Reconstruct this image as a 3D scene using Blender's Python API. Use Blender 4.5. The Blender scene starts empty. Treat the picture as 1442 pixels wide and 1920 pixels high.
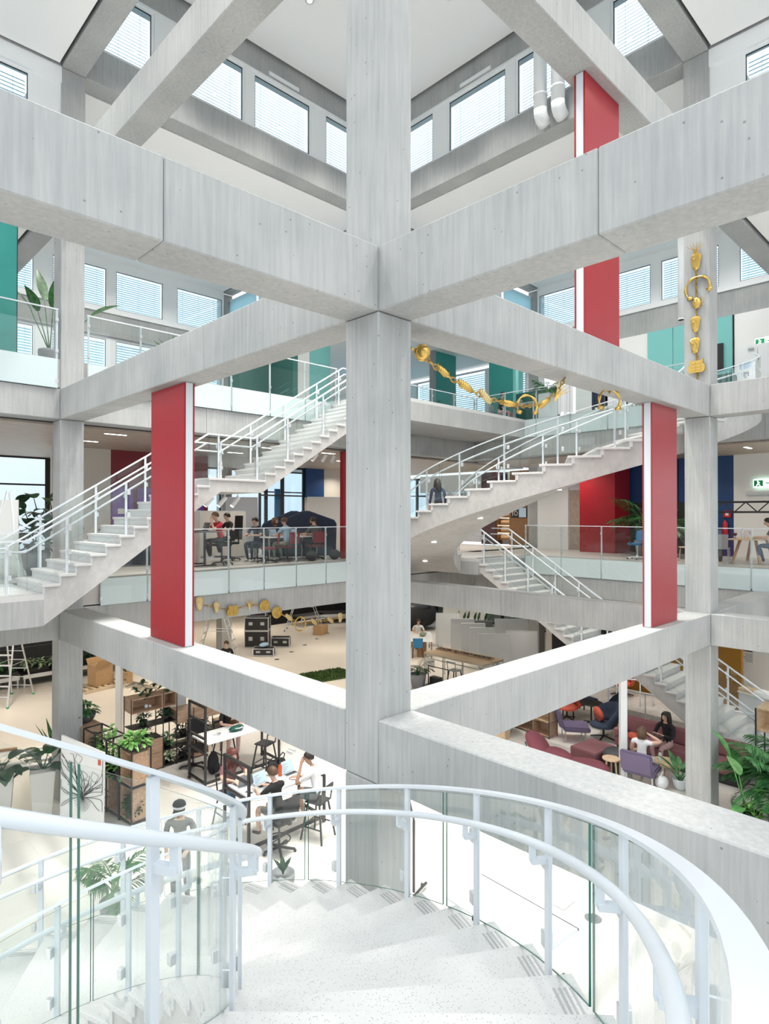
import bpy, bmesh, math, random
from mathutils import Vector, Matrix
random.seed(7)
C = bpy.context.scene.collection
PI = math.pi
sin, cos, R = math.sin, math.cos, math.radians

# ---------------------------------------------------------------- camera (solved from the column grid)
EZ = 6.25                                   # eye height above the ground floor
CAM = Vector((-4.65618, -4.66941, EZ))
YAW, PIT, ROL, FPX, PX, PY = 0.82229, 0.00737, 0.00099, 1155.67, 668.30, 955.49
fw = Vector((cos(YAW)*cos(PIT), sin(YAW)*cos(PIT), sin(PIT)))
rt = Vector((sin(YAW), -cos(YAW), 0)); up = rt.cross(fw)
rt, up = cos(ROL)*rt + sin(ROL)*up, -sin(ROL)*rt + cos(ROL)*up
cd = bpy.data.cameras.new('camera'); cam = bpy.data.objects.new('camera', cd); C.objects.link(cam)
m = Matrix((rt, up, -fw)).transposed().to_4x4(); m.translation = CAM; cam.matrix_world = m
cd.sensor_fit = 'VERTICAL'; cd.sensor_height = 36.0; cd.sensor_width = 27.0375
cd.lens = FPX/1920*36.0
cd.shift_x = (721-PX)/1920; cd.shift_y = (PY-960)/1920
cd.clip_start = 0.05; cd.clip_end = 300
S = bpy.context.scene; S.camera = cam
S.view_settings.view_transform = 'Standard'; S.view_settings.look = 'None'
S.view_settings.gamma = 1.0; S.view_settings.use_curve_mapping = False
S.view_settings.exposure = 0.48

# ---------------------------------------------------------------- overcast daylight
w = bpy.data.worlds.new('sky'); S.world = w; w.use_nodes = True
WN_, WL_ = w.node_tree.nodes, w.node_tree.links; bg = WN_['Background']
tc = WN_.new('ShaderNodeTexCoord'); sx = WN_.new('ShaderNodeSeparateXYZ'); WL_.new(tc.outputs['Generated'], sx.inputs[0])
rm = WN_.new('ShaderNodeMapRange'); rm.inputs[1].default_value = 0.0; rm.inputs[2].default_value = 1.0; rm.inputs[3].default_value = 0.80; rm.inputs[4].default_value = 2.0   # overcast sky: the zenith three times the horizon
WL_.new(sx.outputs[2], rm.inputs[0]); WL_.new(rm.outputs[0], bg.inputs[1]); bg.inputs[0].default_value = (0.90, 0.955, 1.0, 1)
S.cycles.max_bounces = 10; S.cycles.diffuse_bounces = 6; S.cycles.glossy_bounces = 3
S.cycles.transmission_bounces = 6; S.cycles.transparent_max_bounces = 24
S.cycles.caustics_reflective = False; S.cycles.caustics_refractive = False
S.cycles.sample_clamp_indirect = 6.0
# recessed lamps of lantern and mezzanines; side bays and ground hall get added ones
def downlight_or_fill(x, y, z, power, size=0.5, col=(1, 0.96, 0.90), spread=2.4):
    l = bpy.data.lights.new('ceiling_or_fill_lamp', 'AREA'); l.shape = 'DISK'; l.size = size; l.energy = power; l.color = col; l.spread = spread
    o = bpy.data.objects.new('ceiling_or_fill_lamp', l); C.objects.link(o); o.location = (x, y, z); return o
for i in range(1, 4):
    for j in range(1, 4): downlight_or_fill(i*2.45, j*2.45, 19.04, 120, spread=1.5)
for i in range(3):
    for j in range(2):
        downlight_or_fill(1.8+3*i, 12+4.5*j, 15.98, 50); downlight_or_fill(12+4.5*j, 1.8+3*i, 15.98, 50)
        downlight_or_fill(-1.8-3*i, 2.5+4.5*j, 15.98, 50); downlight_or_fill(2.5+4.5*j, -1.8-3*i, 15.98, 50)  # lamps added in the side roof bays to brighten beam tops and floors
for i in range(7):
    downlight_or_fill(-6+4*i, 12.2, 8.28, 26, .3, (1, .90, .77)); downlight_or_fill(-6+4*i, 16.2, 8.28, 26, .3, (1, .90, .77))
    downlight_or_fill(17.2, -9+4*i, 8.28, 26, .3, (1, .90, .77))
for i in range(6):  # lamps added under the ground hall ceilings to brighten the deep floor
    for j in range(2): downlight_or_fill(-4+4.5*i, 12.5+4.5*j, 3.55, 38, .3, (1, .88, .72))
for i in range(4): downlight_or_fill(16.8, -5+4.5*i, 3.55, 20, .3, (1, .88, .72))
for i in range(5): downlight_or_fill(-2+5*i, 24, 3.55, 60, .3, (1, .88, .72)); 

# a pixel of the photograph meets a real plane of the building: used to measure where things stand
def ray(x, y): return fw + rt*((x-PX)/FPX) + up*((PY-y)/FPX)
def onp(ax, x, y, v):
    d = ray(x, y); t = (v-CAM[ax])/d[ax]; return CAM + d*t
def gz(x, y, z=0.0): return onp(2, x, y, z)
def vx(x, y, X): return onp(0, x, y, X)
def vy(x, y, Y): return onp(1, x, y, Y)

# levels
FA, FB = 4.80, 9.63
AT, AB = 4.17, 3.514; BT, BB = 8.977, 8.318; CT, CB = 13.84, 13.18; DT, DB = 16.85, 16.04
LCEIL = 19.1
B1 = 9.814; H = 0.25
NF, NN = B1-H, B1+H

# ---------------------------------------------------------------- materials
M = {}
def newmat(n):
    m = bpy.data.materials.new(n); m.use_nodes = True
    return m, m.node_tree.nodes, m.node_tree.links, m.node_tree.nodes['Principled BSDF']
def plain(n, col, rough=0.5, metal=0.0, spec=0.5, noise=0.0, scale=8.0, emit=0.0):
    m, N, L, b = newmat(n)
    b.inputs['Base Color'].default_value = (*col, 1); b.inputs['Roughness'].default_value = rough
    b.inputs['Metallic'].default_value = metal; b.inputs['Specular IOR Level'].default_value = spec
    if noise:
        tc = N.new('ShaderNodeTexCoord'); t = N.new('ShaderNodeTexNoise'); t.inputs['Scale'].default_value = scale; t.inputs['Detail'].default_value = 5
        L.new(tc.outputs['Object'], t.inputs['Vector'])
        r = N.new('ShaderNodeValToRGB'); L.new(t.outputs['Fac'], r.inputs[0])
        r.color_ramp.elements[0].position = 0.3; r.color_ramp.elements[1].position = 0.7
        r.color_ramp.elements[0].color = (*[c*(1-noise) for c in col], 1); r.color_ramp.elements[1].color = (*[min(1, c*(1+noise)) for c in col], 1)
        L.new(r.outputs[0], b.inputs['Base Color'])
    if emit:
        b.inputs['Emission Color'].default_value = (*col, 1); b.inputs['Emission Strength'].default_value = emit
    M[n] = m; return m
def concrete(n, c0, c1, streak=(9, 9, 0.45)):
    m, N, L, b = newmat(n); b.inputs['Roughness'].default_value = 0.62; b.inputs['Specular IOR Level'].default_value = 0.3
    tc = N.new('ShaderNodeTexCoord'); mp = N.new('ShaderNodeMapping'); mp.inputs['Scale'].default_value = streak
    L.new(tc.outputs['Object'], mp.inputs[0])
    a = N.new('ShaderNodeTexNoise'); a.inputs['Scale'].default_value = 2.2; a.inputs['Detail'].default_value = 8; a.inputs['Roughness'].default_value = 0.65
    L.new(mp.outputs[0], a.inputs['Vector'])
    c = N.new('ShaderNodeTexNoise'); c.inputs['Scale'].default_value = 0.9; c.inputs['Detail'].default_value = 6
    L.new(tc.outputs['Object'], c.inputs['Vector'])
    mx = N.new('ShaderNodeMath'); mx.operation = 'ADD'; L.new(a.outputs['Fac'], mx.inputs[0]); L.new(c.outputs['Fac'], mx.inputs[1])
    r = N.new('ShaderNodeValToRGB'); r.color_ramp.elements[0].position = 0.38; r.color_ramp.elements[1].position = 0.62
    hf = N.new('ShaderNodeMath'); hf.operation = 'MULTIPLY'; hf.inputs[1].default_value = 0.5; L.new(mx.outputs[0], hf.inputs[0]); L.new(hf.outputs[0], r.inputs[0])
    r.color_ramp.elements[0].color = (*c0, 1); r.color_ramp.elements[1].color = (*c1, 1)
    v = N.new('ShaderNodeTexVoronoi'); v.inputs['Scale'].default_value = 7.5; L.new(tc.outputs['Object'], v.inputs['Vector'])
    r2 = N.new('ShaderNodeValToRGB'); r2.color_ramp.elements[0].position = 0.05; r2.color_ramp.elements[1].position = 0.085
    r2.color_ramp.elements[0].color = (0.42, 0.42, 0.41, 1); r2.color_ramp.elements[1].color = (1, 1, 1, 1)
    L.new(v.outputs['Distance'], r2.inputs[0])
    mu = N.new('ShaderNodeMix'); mu.data_type = 'RGBA'; mu.blend_type = 'MULTIPLY'; mu.inputs[0].default_value = 0.75
    L.new(r.outputs[0], mu.inputs[6]); L.new(r2.outputs[0], mu.inputs[7]); L.new(mu.outputs[2], b.inputs['Base Color'])
    bp = N.new('ShaderNodeBump'); bp.inputs['Strength'].default_value = 0.18; bp.inputs['Distance'].default_value = 0.01
    L.new(a.outputs['Fac'], bp.inputs['Height']); L.new(bp.outputs[0], b.inputs['Normal'])
    M[n] = m
concrete('concrete', (0.325, 0.337, 0.338), (0.455, 0.46, 0.452))
concrete('stair_concrete', (0.42, 0.415, 0.405), (0.54, 0.535, 0.52), (3, 3, 2))
def terrazzo(n, base, chip, scale, amt):
    m, N, L, b = newmat(n); b.inputs['Roughness'].default_value = 0.35
    tc = N.new('ShaderNodeTexCoord'); v = N.new('ShaderNodeTexVoronoi'); v.inputs['Scale'].default_value = scale
    L.new(tc.outputs['Object'], v.inputs['Vector'])
    r = N.new('ShaderNodeValToRGB'); r.color_ramp.interpolation = 'LINEAR'
    r.color_ramp.elements[0].position = amt; r.color_ramp.elements[1].position = amt+0.05
    r.color_ramp.elements[0].color = (*chip, 1); r.color_ramp.elements[1].color = (*base, 1)
    L.new(v.outputs['Distance'], r.inputs[0])
    n2 = N.new('ShaderNodeTexNoise'); n2.inputs['Scale'].default_value = 60; L.new(tc.outputs['Object'], n2.inputs['Vector'])
    r3 = N.new('ShaderNodeValToRGB'); r3.color_ramp.elements[0].color = (0.9, 0.9, 0.9, 1); r3.color_ramp.elements[1].color = (1, 1, 1, 1); L.new(n2.outputs['Fac'], r3.inputs[0])
    mu = N.new('ShaderNodeMix'); mu.data_type = 'RGBA'; mu.blend_type = 'MULTIPLY'; mu.inputs[0].default_value = 1
    L.new(r.outputs[0], mu.inputs[6]); L.new(r3.outputs[0], mu.inputs[7]); L.new(mu.outputs[2], b.inputs['Base Color'])
    M[n] = m
terrazzo('terrazzo', (0.64, 0.64, 0.63), (0.28, 0.275, 0.27), 70, 0.16)
terrazzo('riser_stone', (0.62, 0.63, 0.63), (0.45, 0.45, 0.45), 95, 0.12)
def wood(n, c0, c1, axis=(1, 9, 9)):
    m, N, L, b = newmat(n); b.inputs['Roughness'].default_value = 0.5
    tc = N.new('ShaderNodeTexCoord'); mp = N.new('ShaderNodeMapping'); mp.inputs['Scale'].default_value = axis; L.new(tc.outputs['Object'], mp.inputs[0])
    a = N.new('ShaderNodeTexNoise'); a.inputs['Scale'].default_value = 2.5; a.inputs['Detail'].default_value = 8; a.inputs['Distortion'].default_value = 0.6
    L.new(mp.outputs[0], a.inputs['Vector']); r = N.new('ShaderNodeValToRGB'); L.new(a.outputs['Fac'], r.inputs[0])
    r.color_ramp.elements[0].position = 0.3; r.color_ramp.elements[1].position = 0.7
    r.color_ramp.elements[0].color = (*c0, 1); r.color_ramp.elements[1].color = (*c1, 1); L.new(r.outputs[0], b.inputs['Base Color']); M[n] = m
wood('oak', (0.36, 0.23, 0.15), (0.55, 0.38, 0.26)); wood('light_oak', (0.55, 0.40, 0.25), (0.72, 0.55, 0.37))
wood('brown_wood', (0.20, 0.10, 0.045), (0.36, 0.19, 0.08)); wood('pallet_wood', (0.60, 0.47, 0.32), (0.75, 0.62, 0.45))
wood('grey_wood_floor', (0.42, 0.40, 0.38), (0.58, 0.56, 0.54), (1, 6, 6))
wood('tan_board', (0.40, 0.33, 0.27), (0.52, 0.44, 0.37), (1, 3, 3))
def glassmat(n, tint, gl=0.07, rough=0.0, gcol=(1, 1, 1)):
    m = bpy.data.materials.new(n); m.use_nodes = True; N = m.node_tree.nodes; L = m.node_tree.links; N.clear()
    o = N.new('ShaderNodeOutputMaterial'); t = N.new('ShaderNodeBsdfTransparent'); t.inputs[0].default_value = (*tint, 1)
    g = N.new('ShaderNodeBsdfGlossy'); g.inputs['Roughness'].default_value = rough; g.inputs[0].default_value = (*gcol, 1)
    lw = N.new('ShaderNodeLayerWeight'); lw.inputs[0].default_value = 0.5
    pw = N.new('ShaderNodeMath'); pw.operation = 'POWER'; pw.inputs[1].default_value = 5.0; L.new(lw.outputs['Facing'], pw.inputs[0])
    mp = N.new('ShaderNodeMapRange'); mp.inputs[3].default_value = gl; mp.inputs[4].default_value = 1.0; L.new(pw.outputs[0], mp.inputs[0])
    mx = N.new('ShaderNodeMixShader'); L.new(mp.outputs[0], mx.inputs[0]); L.new(t.outputs[0], mx.inputs[1]); L.new(g.outputs[0], mx.inputs[2]); L.new(mx.outputs[0], o.inputs[0])
    M[n] = m
glassmat('glass', (0.955, 0.975, 0.97), 0.035)
glassmat('window_glass', (0.90, 0.96, 0.985), 0.035)
plain('glass_edge', (0.012, 0.15, 0.11), 0.12)
def frosted():
    m, N, L, b = newmat('frosted_glass'); b.inputs['Base Color'].default_value = (0.86, 0.92, 0.95, 1); b.inputs['Roughness'].default_value = 0.18; M['frosted_glass'] = m
frosted()
def blindmat():
    m = bpy.data.materials.new('blind'); m.use_nodes = True; N = m.node_tree.nodes; L = m.node_tree.links; N.clear()
    o = N.new('ShaderNodeOutputMaterial'); d = N.new('ShaderNodeBsdfDiffuse'); d.inputs[0].default_value = (0.60, 0.78, 0.82, 1)
    t = N.new('ShaderNodeBsdfTranslucent'); t.inputs[0].default_value = (0.50, 0.75, 0.82, 1); mx = N.new('ShaderNodeMixShader'); mx.inputs[0].default_value = 0.6
    L.new(d.outputs[0], mx.inputs[1]); L.new(t.outputs[0], mx.inputs[2]); L.new(mx.outputs[0], o.inputs[0]); M['blind'] = m
blindmat()
def foliagemat(n, c0, c1, tr=0.25):
    m = bpy.data.materials.new(n); m.use_nodes = True; N = m.node_tree.nodes; L = m.node_tree.links; b = N['Principled BSDF']
    tc = N.new('ShaderNodeTexCoord'); t = N.new('ShaderNodeTexNoise'); t.inputs['Scale'].default_value = 9; L.new(tc.outputs['Object'], t.inputs['Vector'])
    r = N.new('ShaderNodeValToRGB'); r.color_ramp.elements[0].position = 0.35; r.color_ramp.elements[1].position = 0.65
    r.color_ramp.elements[0].color = (*c0, 1); r.color_ramp.elements[1].color = (*c1, 1); L.new(t.outputs['Fac'], r.inputs[0]); L.new(r.outputs[0], b.inputs['Base Color'])
    b.inputs['Roughness'].default_value = 0.38; M[n] = m
foliagemat('leaf', (0.02, 0.10, 0.03), (0.07, 0.24, 0.07)); foliagemat('leaf_dark', (0.008, 0.04, 0.018), (0.025, 0.095, 0.035))
foliagemat('leaf_light', (0.10, 0.30, 0.06), (0.26, 0.50, 0.14)); foliagemat('leaf_pale', (0.35, 0.55, 0.30), (0.6, 0.75, 0.5))
foliagemat('leaf_banana', (0.05, 0.22, 0.06), (0.14, 0.36, 0.10)); foliagemat('turf', (0.03, 0.075, 0.015), (0.09, 0.16, 0.04))
foliagemat('leaf_purple', (0.012, 0.018, 0.016), (0.04, 0.05, 0.045))
for a in [('white_paint', (0.85, 0.87, 0.88), .35), ('white_wall', (0.84, 0.84, 0.83), .6), ('grey_wall', (0.60, 0.58, 0.54), .6), ('ceiling_white', (0.93, 0.93, 0.93), .8),
          ('rail_white', (0.70, 0.745, 0.79), .3), ('dark_gap', (0.012, 0.012, 0.013), .9), ('black_metal', (0.018, 0.018, 0.02), .4), ('black_plastic', (0.025, 0.025, 0.028), .45), ('black_cloth', (0.018, 0.018, 0.02), .9),
          ('dark_grey', (0.07, 0.075, 0.08), .55), ('mid_grey', (0.28, 0.29, 0.30), .5), ('groove_grey', (0.40, 0.41, 0.41), .6), ('steel', (0.55, 0.57, 0.58), .3, .9), ('alu', (0.72, 0.74, 0.75), .35, .7),
          ('teal', (0.03, 0.27, 0.24), .35), ('teal_light', (0.21, 0.55, 0.53), .35), ('green_dark', (0.015, 0.10, 0.085), .4), ('navy', (0.008, 0.055, 0.19), .4), ('blue_fabric', (0.03, 0.20, 0.42), .8),
          ('purple', (0.17, 0.06, 0.38), .5), ('lilac', (0.135, 0.108, 0.185), .85), ('plum', (0.20, 0.055, 0.075), .9), ('dusty_pink', (0.27, 0.115, 0.125), .85), ('dark_red', (0.20, 0.02, 0.03), .6),
          ('slate_fabric', (0.035, 0.05, 0.085), .9), ('orange_red', (0.55, 0.10, 0.06), .8), ('gold', (0.66, 0.44, 0.12), .25, .9), ('gold_pale', (0.66, 0.52, 0.26), .4, .6), ('brass_dark', (0.45, 0.29, 0.08), .35, .8),
          ('mustard_wall', (0.30, 0.14, 0.008), .6), ('skin', (0.62, 0.40, 0.30), .55), ('skin_tan', (0.42, 0.25, 0.17), .55), ('hair_dark', (0.018, 0.012, 0.01), .6), ('hair_brown', (0.10, 0.055, 0.03), .6), ('hair_auburn', (0.11, 0.03, 0.022), .6),
          ('cloth_white', (0.80, 0.81, 0.83), .9), ('cloth_black', (0.015, 0.015, 0.017), .9), ('cloth_red', (0.42, 0.025, 0.04), .9), ('cloth_grey', (0.13, 0.135, 0.14), .9), ('cloth_navy', (0.02, 0.03, 0.06), .9), ('cloth_blue', (0.35, 0.52, 0.68), .9),
          ('cloth_olive', (0.28, 0.32, 0.24), .9), ('cloth_floral', (0.22, 0.10, 0.10), .9), ('cloth_denim', (0.06, 0.11, 0.17), .9), ('cloth_pink', (0.55, 0.36, 0.36), .9),
          ('cardboard', (0.45, 0.29, 0.15), .8), ('screen', (0.55, 0.75, 0.92), .25), ('paper', (0.86, 0.85, 0.80), .7), ('orange_bottle', (0.50, 0.09, 0.03), .3), ('clear_plastic', (0.75, 0.82, 0.86), .15), ('ink', (0.03, 0.03, 0.03), .7),
          ('exit_green', (0.02, 0.42, 0.16), .4), ('ext_red', (0.55, 0.02, 0.03), .35), ('straw', (0.70, 0.58, 0.38), .8), ('bag_green', (0.01, 0.09, 0.07), .7), ('soil', (0.06, 0.04, 0.03), .95), ('purple_dark', (0.10, 0.05, 0.06), .8), ('rug', (0.34, 0.36, 0.38), .95), ('raffia', (0.35, 0.28, 0.2), .8)]:
    plain(a[0], a[1], a[2], a[3] if len(a) > 3 else 0.0)
plain('red_panel', (0.33, 0.009, 0.018), 0.42, noise=0.04, scale=3)
plain('red_panel_soft', (0.33, 0.032, 0.040), 0.34, spec=0.6, noise=0.04, scale=3)
plain('floor_white', (0.87, 0.825, 0.765), 0.22, noise=0.02, scale=1.2)
plain('floor_mezz', (0.50, 0.48, 0.46), 0.4, noise=0.05, scale=2)
plain('board_grey', (0.55, 0.58, 0.61), 0.35); plain('board_white', (0.80, 0.79, 0.76), 0.4); plain('ramp_white', (0.82, 0.85, 0.86), 0.3)
plain('lamp', (1.0, 0.95, 0.86), 0.3, emit=6.0); plain('warm_lamp', (1.0, 0.75, 0.42), 0.3, emit=5.0); plain('exit_lit', (0.75, 1.0, 0.85), 0.3, emit=1.2)

# ---------------------------------------------------------------- builders
class MB:
    def __init__(s): s.v = []; s.f = []; s.m = []
    def add(s, vs, fs, mi=0):
        o = len(s.v); s.v += [tuple(q) for q in vs]; s.f += [tuple(i+o for i in q) for q in fs]; s.m += [mi]*len(fs); return s
    def box(s, x0, x1, y0, y1, z0, z1, mi=0):
        return s.add([(x0, y0, z0), (x1, y0, z0), (x1, y1, z0), (x0, y1, z0), (x0, y0, z1), (x1, y0, z1), (x1, y1, z1), (x0, y1, z1)],
                     [(0, 3, 2, 1), (4, 5, 6, 7), (0, 1, 5, 4), (1, 2, 6, 5), (2, 3, 7, 6), (3, 0, 4, 7)], mi)
    def obox(s, c, size, rot=None, mi=0):
        hx, hy, hz = size[0]/2, size[1]/2, size[2]/2; c = Vector(c)
        P = [Vector(q) for q in ((-hx, -hy, -hz), (hx, -hy, -hz), (hx, hy, -hz), (-hx, hy, -hz), (-hx, -hy, hz), (hx, -hy, hz), (hx, hy, hz), (-hx, hy, hz))]
        if rot is not None:
            if not isinstance(rot, Matrix): rot = Matrix.Rotation(rot, 3, 'Z')
            P = [rot @ q for q in P]
        return s.add([c+q for q in P], [(0, 3, 2, 1), (4, 5, 6, 7), (0, 1, 5, 4), (1, 2, 6, 5), (2, 3, 7, 6), (3, 0, 4, 7)], mi)
    def bar(s, a, b, w, h, mi=0, upv=(0, 0, 1)):
        a, b = Vector(a), Vector(b); d = (b-a); l = d.length
        if l < 1e-6: return s
        d /= l; u = Vector(upv)
        if abs(d.dot(u)) > 0.98: u = Vector((1, 0, 0)) if abs(d.x) < 0.9 else Vector((0, 1, 0))
        sd = d.cross(u).normalized(); u = sd.cross(d)
        P = [a+sd*(i*w/2)+u*(j*h/2) for i, j in ((-1, -1), (1, -1), (1, 1), (-1, 1))] + [b+sd*(i*w/2)+u*(j*h/2) for i, j in ((-1, -1), (1, -1), (1, 1), (-1, 1))]
        return s.add(P, [(3, 2, 1, 0), (4, 5, 6, 7), (0, 1, 5, 4), (1, 2, 6, 5), (2, 3, 7, 6), (3, 0, 4, 7)], mi)
    def tube(s, pts, r, n=8, mi=0, caps=True, closed=False):
        pts = [Vector(q) for q in pts]; k = len(pts); rs = r if isinstance(r, (list, tuple)) else [r]*k
        V = []; prev = None
        for i, q in enumerate(pts):
            if closed: d = pts[(i+1) % k]-pts[i-1]
            else: d = pts[min(i+1, k-1)]-pts[max(i-1, 0)]
            d = d.normalized() if d.length > 1e-9 else Vector((0, 0, 1))
            if prev is None:
                u = d.cross(Vector((0, 0, 1)))
                if u.length < 0.05: u = d.cross(Vector((1, 0, 0)))
            else: u = prev - d*prev.dot(d)
            u.normalize(); prev = u; v = d.cross(u)
            V += [q+(u*cos(2*PI*j/n)+v*sin(2*PI*j/n))*rs[i] for j in range(n)]
        F = []
        for i in range(k if closed else k-1):
            a, b = i*n, ((i+1) % k)*n
            F += [(a+j, a+(j+1) % n, b+(j+1) % n, b+j) for j in range(n)]
        if caps and not closed: F += [tuple(reversed(range(n))), tuple(range((k-1)*n, k*n))]
        return s.add(V, F, mi)
    def lathe(s, prof, c=(0, 0, 0), n=16, mi=0):
        V = []; F = []; k = len(prof)
        for r, z in prof: V += [(c[0]+r*cos(2*PI*j/n), c[1]+r*sin(2*PI*j/n), c[2]+z) for j in range(n)]
        for i in range(k-1): F += [(i*n+j, i*n+(j+1) % n, (i+1)*n+(j+1) % n, (i+1)*n+j) for j in range(n)]
        if prof[0][0] > 1e-4: F.append(tuple(reversed(range(n))))
        if prof[-1][0] > 1e-4: F.append(tuple(range((k-1)*n, k*n)))
        return s.add(V, F, mi)
    def prism(s, poly, axis, a, b, mi=0):
        """polygon (u,v) pushed along axis from a to b; axis 0: (y,z), 1: (x,z), 2: (x,y)"""
        n = len(poly)
        def P(q, t): return (t, q[0], q[1]) if axis == 0 else (q[0], t, q[1]) if axis == 1 else (q[0], q[1], t)
        V = [P(q, a) for q in poly]+[P(q, b) for q in poly]
        return s.add(V, [tuple(range(n)), tuple(range(2*n-1, n-1, -1))]+[(i, i+n, (i+1) % n+n, (i+1) % n) for i in range(n)], mi)
    def ball(s, c, r, n=10, mi=0, k=7):
        r = (r, r, r) if not isinstance(r, (tuple, list)) else r
        V = [(c[0], c[1], c[2]-r[2])]; F = []
        for i in range(1, k):
            t = PI*i/k
            V += [(c[0]+r[0]*sin(t)*cos(2*PI*j/n), c[1]+r[1]*sin(t)*sin(2*PI*j/n), c[2]-r[2]*cos(t)) for j in range(n)]
        V.append((c[0], c[1], c[2]+r[2])); e = len(V)-1
        F += [(0, 1+(j+1) % n, 1+j) for j in range(n)]
        for i in range(k-2): F += [(1+i*n+j, 1+i*n+(j+1) % n, 1+(i+1)*n+(j+1) % n, 1+(i+1)*n+j) for j in range(n)]
        F += [(e, 1+(k-2)*n+j, 1+(k-2)*n+(j+1) % n) for j in range(n)]
        return s.add(V, F, mi)
    def xf(s, mat, start=0):
        for i in range(start, len(s.v)): s.v[i] = tuple(mat @ Vector(s.v[i]))
        return s
    def build(s, name, mat, parent=None, smooth=False, bevel=0.0, loc=None, fix=True, seg=1):
        me = bpy.data.meshes.new(name); me.from_pydata(s.v, [], s.f)
        ml = mat if isinstance(mat, (list, tuple)) else [mat]
        for q in ml: me.materials.append(M[q])
        if len(ml) > 1: me.polygons.foreach_set('material_index', s.m)
        if bevel or fix:
            bm = bmesh.new(); bm.from_mesh(me)
            if fix: bmesh.ops.recalc_face_normals(bm, faces=bm.faces)
            if bevel:
                ed = [e for e in bm.edges if len(e.link_faces) == 2 and e.calc_face_angle() > 0.6]
                bmesh.ops.bevel(bm, geom=ed, offset=bevel, segments=seg, affect='EDGES', clamp_overlap=True)
            bm.to_mesh(me); bm.free()
        if smooth: me.polygons.foreach_set('use_smooth', [True]*len(me.polygons))
        o = bpy.data.objects.new(name, me); C.objects.link(o)
        if parent is not None: o.parent = parent
        if loc is not None: o.location = loc
        return o
def tag(o, label=None, cat=None, group=None, kind=None):
    if label: o['label'] = label
    if cat: o['category'] = cat
    if group: o['group'] = group
    if kind: o['kind'] = kind
    return o
def thing(name, label, cat, loc=(0, 0, 0), rz=0.0, group=None):
    o = bpy.data.objects.new(name, None); C.objects.link(o); o.location = loc; o.rotation_euler = (0, 0, rz)
    o.empty_display_size = 0.2
    return tag(o, label, cat, group)
def struct(name, label=None, parent=None):
    o = bpy.data.objects.new(name, None); C.objects.link(o); o['kind'] = 'structure'
    if label: o['label'] = label
    return o
def sbox(name, mat, x0, x1, y0, y1, z0, z1, label=None, bevel=0.0, parent=None):
    o = MB().box(x0, x1, y0, y1, z0, z1).build(name, mat, parent, bevel=bevel)
    if parent is None: o['kind'] = 'structure'
    if label: o['label'] = label
    return o
def kids(o): return [c for c in o.children]
def dup(root, loc, rz=0.0, label=None, group=None, scale=None):
    """copy of a thing with copies of its parts and sub-parts (mesh data shared)"""
    r = root.copy(); C.objects.link(r); r.location = loc; r.rotation_euler = (0, 0, rz)
    if scale: r.scale = (scale,)*3
    if label: r['label'] = label
    if group: r['group'] = group
    for ch in kids(root):
        c = ch.copy(); C.objects.link(c); c.parent = r
        for g in kids(ch):
            d = g.copy(); C.objects.link(d); d.parent = c
    return r
# ================================================================ structure
# ground floor with large tiles near the camera
gf = sbox('floor', 'floor_white', -16, 30, -16, 30, -0.3, -0.004, 'pale cast ground floor with large square tiles')
tb = MB().box(0.004, 1.196, 0.004, 1.196, -0.02, 0.0); tile0 = tb.build('tile', 'floor_white', gf, bevel=0.002)
first = True
for i in range(-4, 8):
    for j in range(-5, 8):
        o = tile0 if first else tile0.copy()
        if not first: C.objects.link(o)
        first = False; o.parent = gf; o.location = (i*1.2, j*1.2, 0)
# columns, each cast in lifts between the beams
lifts = [(0, AB), (AB, BB), (BB, CB), (CB, DB), (DB, LCEIL)]
def column(i, j, label, top=DB, cat=True):
    x, y = i*B1, j*B1
    o = struct('column', label); o.location = (x, y, 0)
    for a, b in lifts:
        if a >= top: break
        MB().box(-H, H, -H, H, a+0.003, min(b, top)-0.003).build('column_lift', 'concrete', o, bevel=0.012)
    return o
column(0, 0, 'square concrete column in the middle where the big beams cross', LCEIL)
column(0, 1, 'square concrete column at the left behind the white stair', LCEIL)
column(1, 0, 'square concrete column at the right with the gold chain hanging on it', LCEIL)
column(1, 1, 'square concrete column straight behind the middle one', LCEIL)
column(1, 2, 'square concrete column beside the ladder on the far ground floor')
column(2, 1, 'square concrete column at the far right of the upper floor')
column(0, 2, 'square concrete column outside the left edge', CB); column(2, 0, 'square concrete column outside the right edge', CB); column(-1, 1, 'square concrete column out of view on the near left', DB); column(1, -1, 'square concrete column out of view on the near right', DB)
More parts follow.
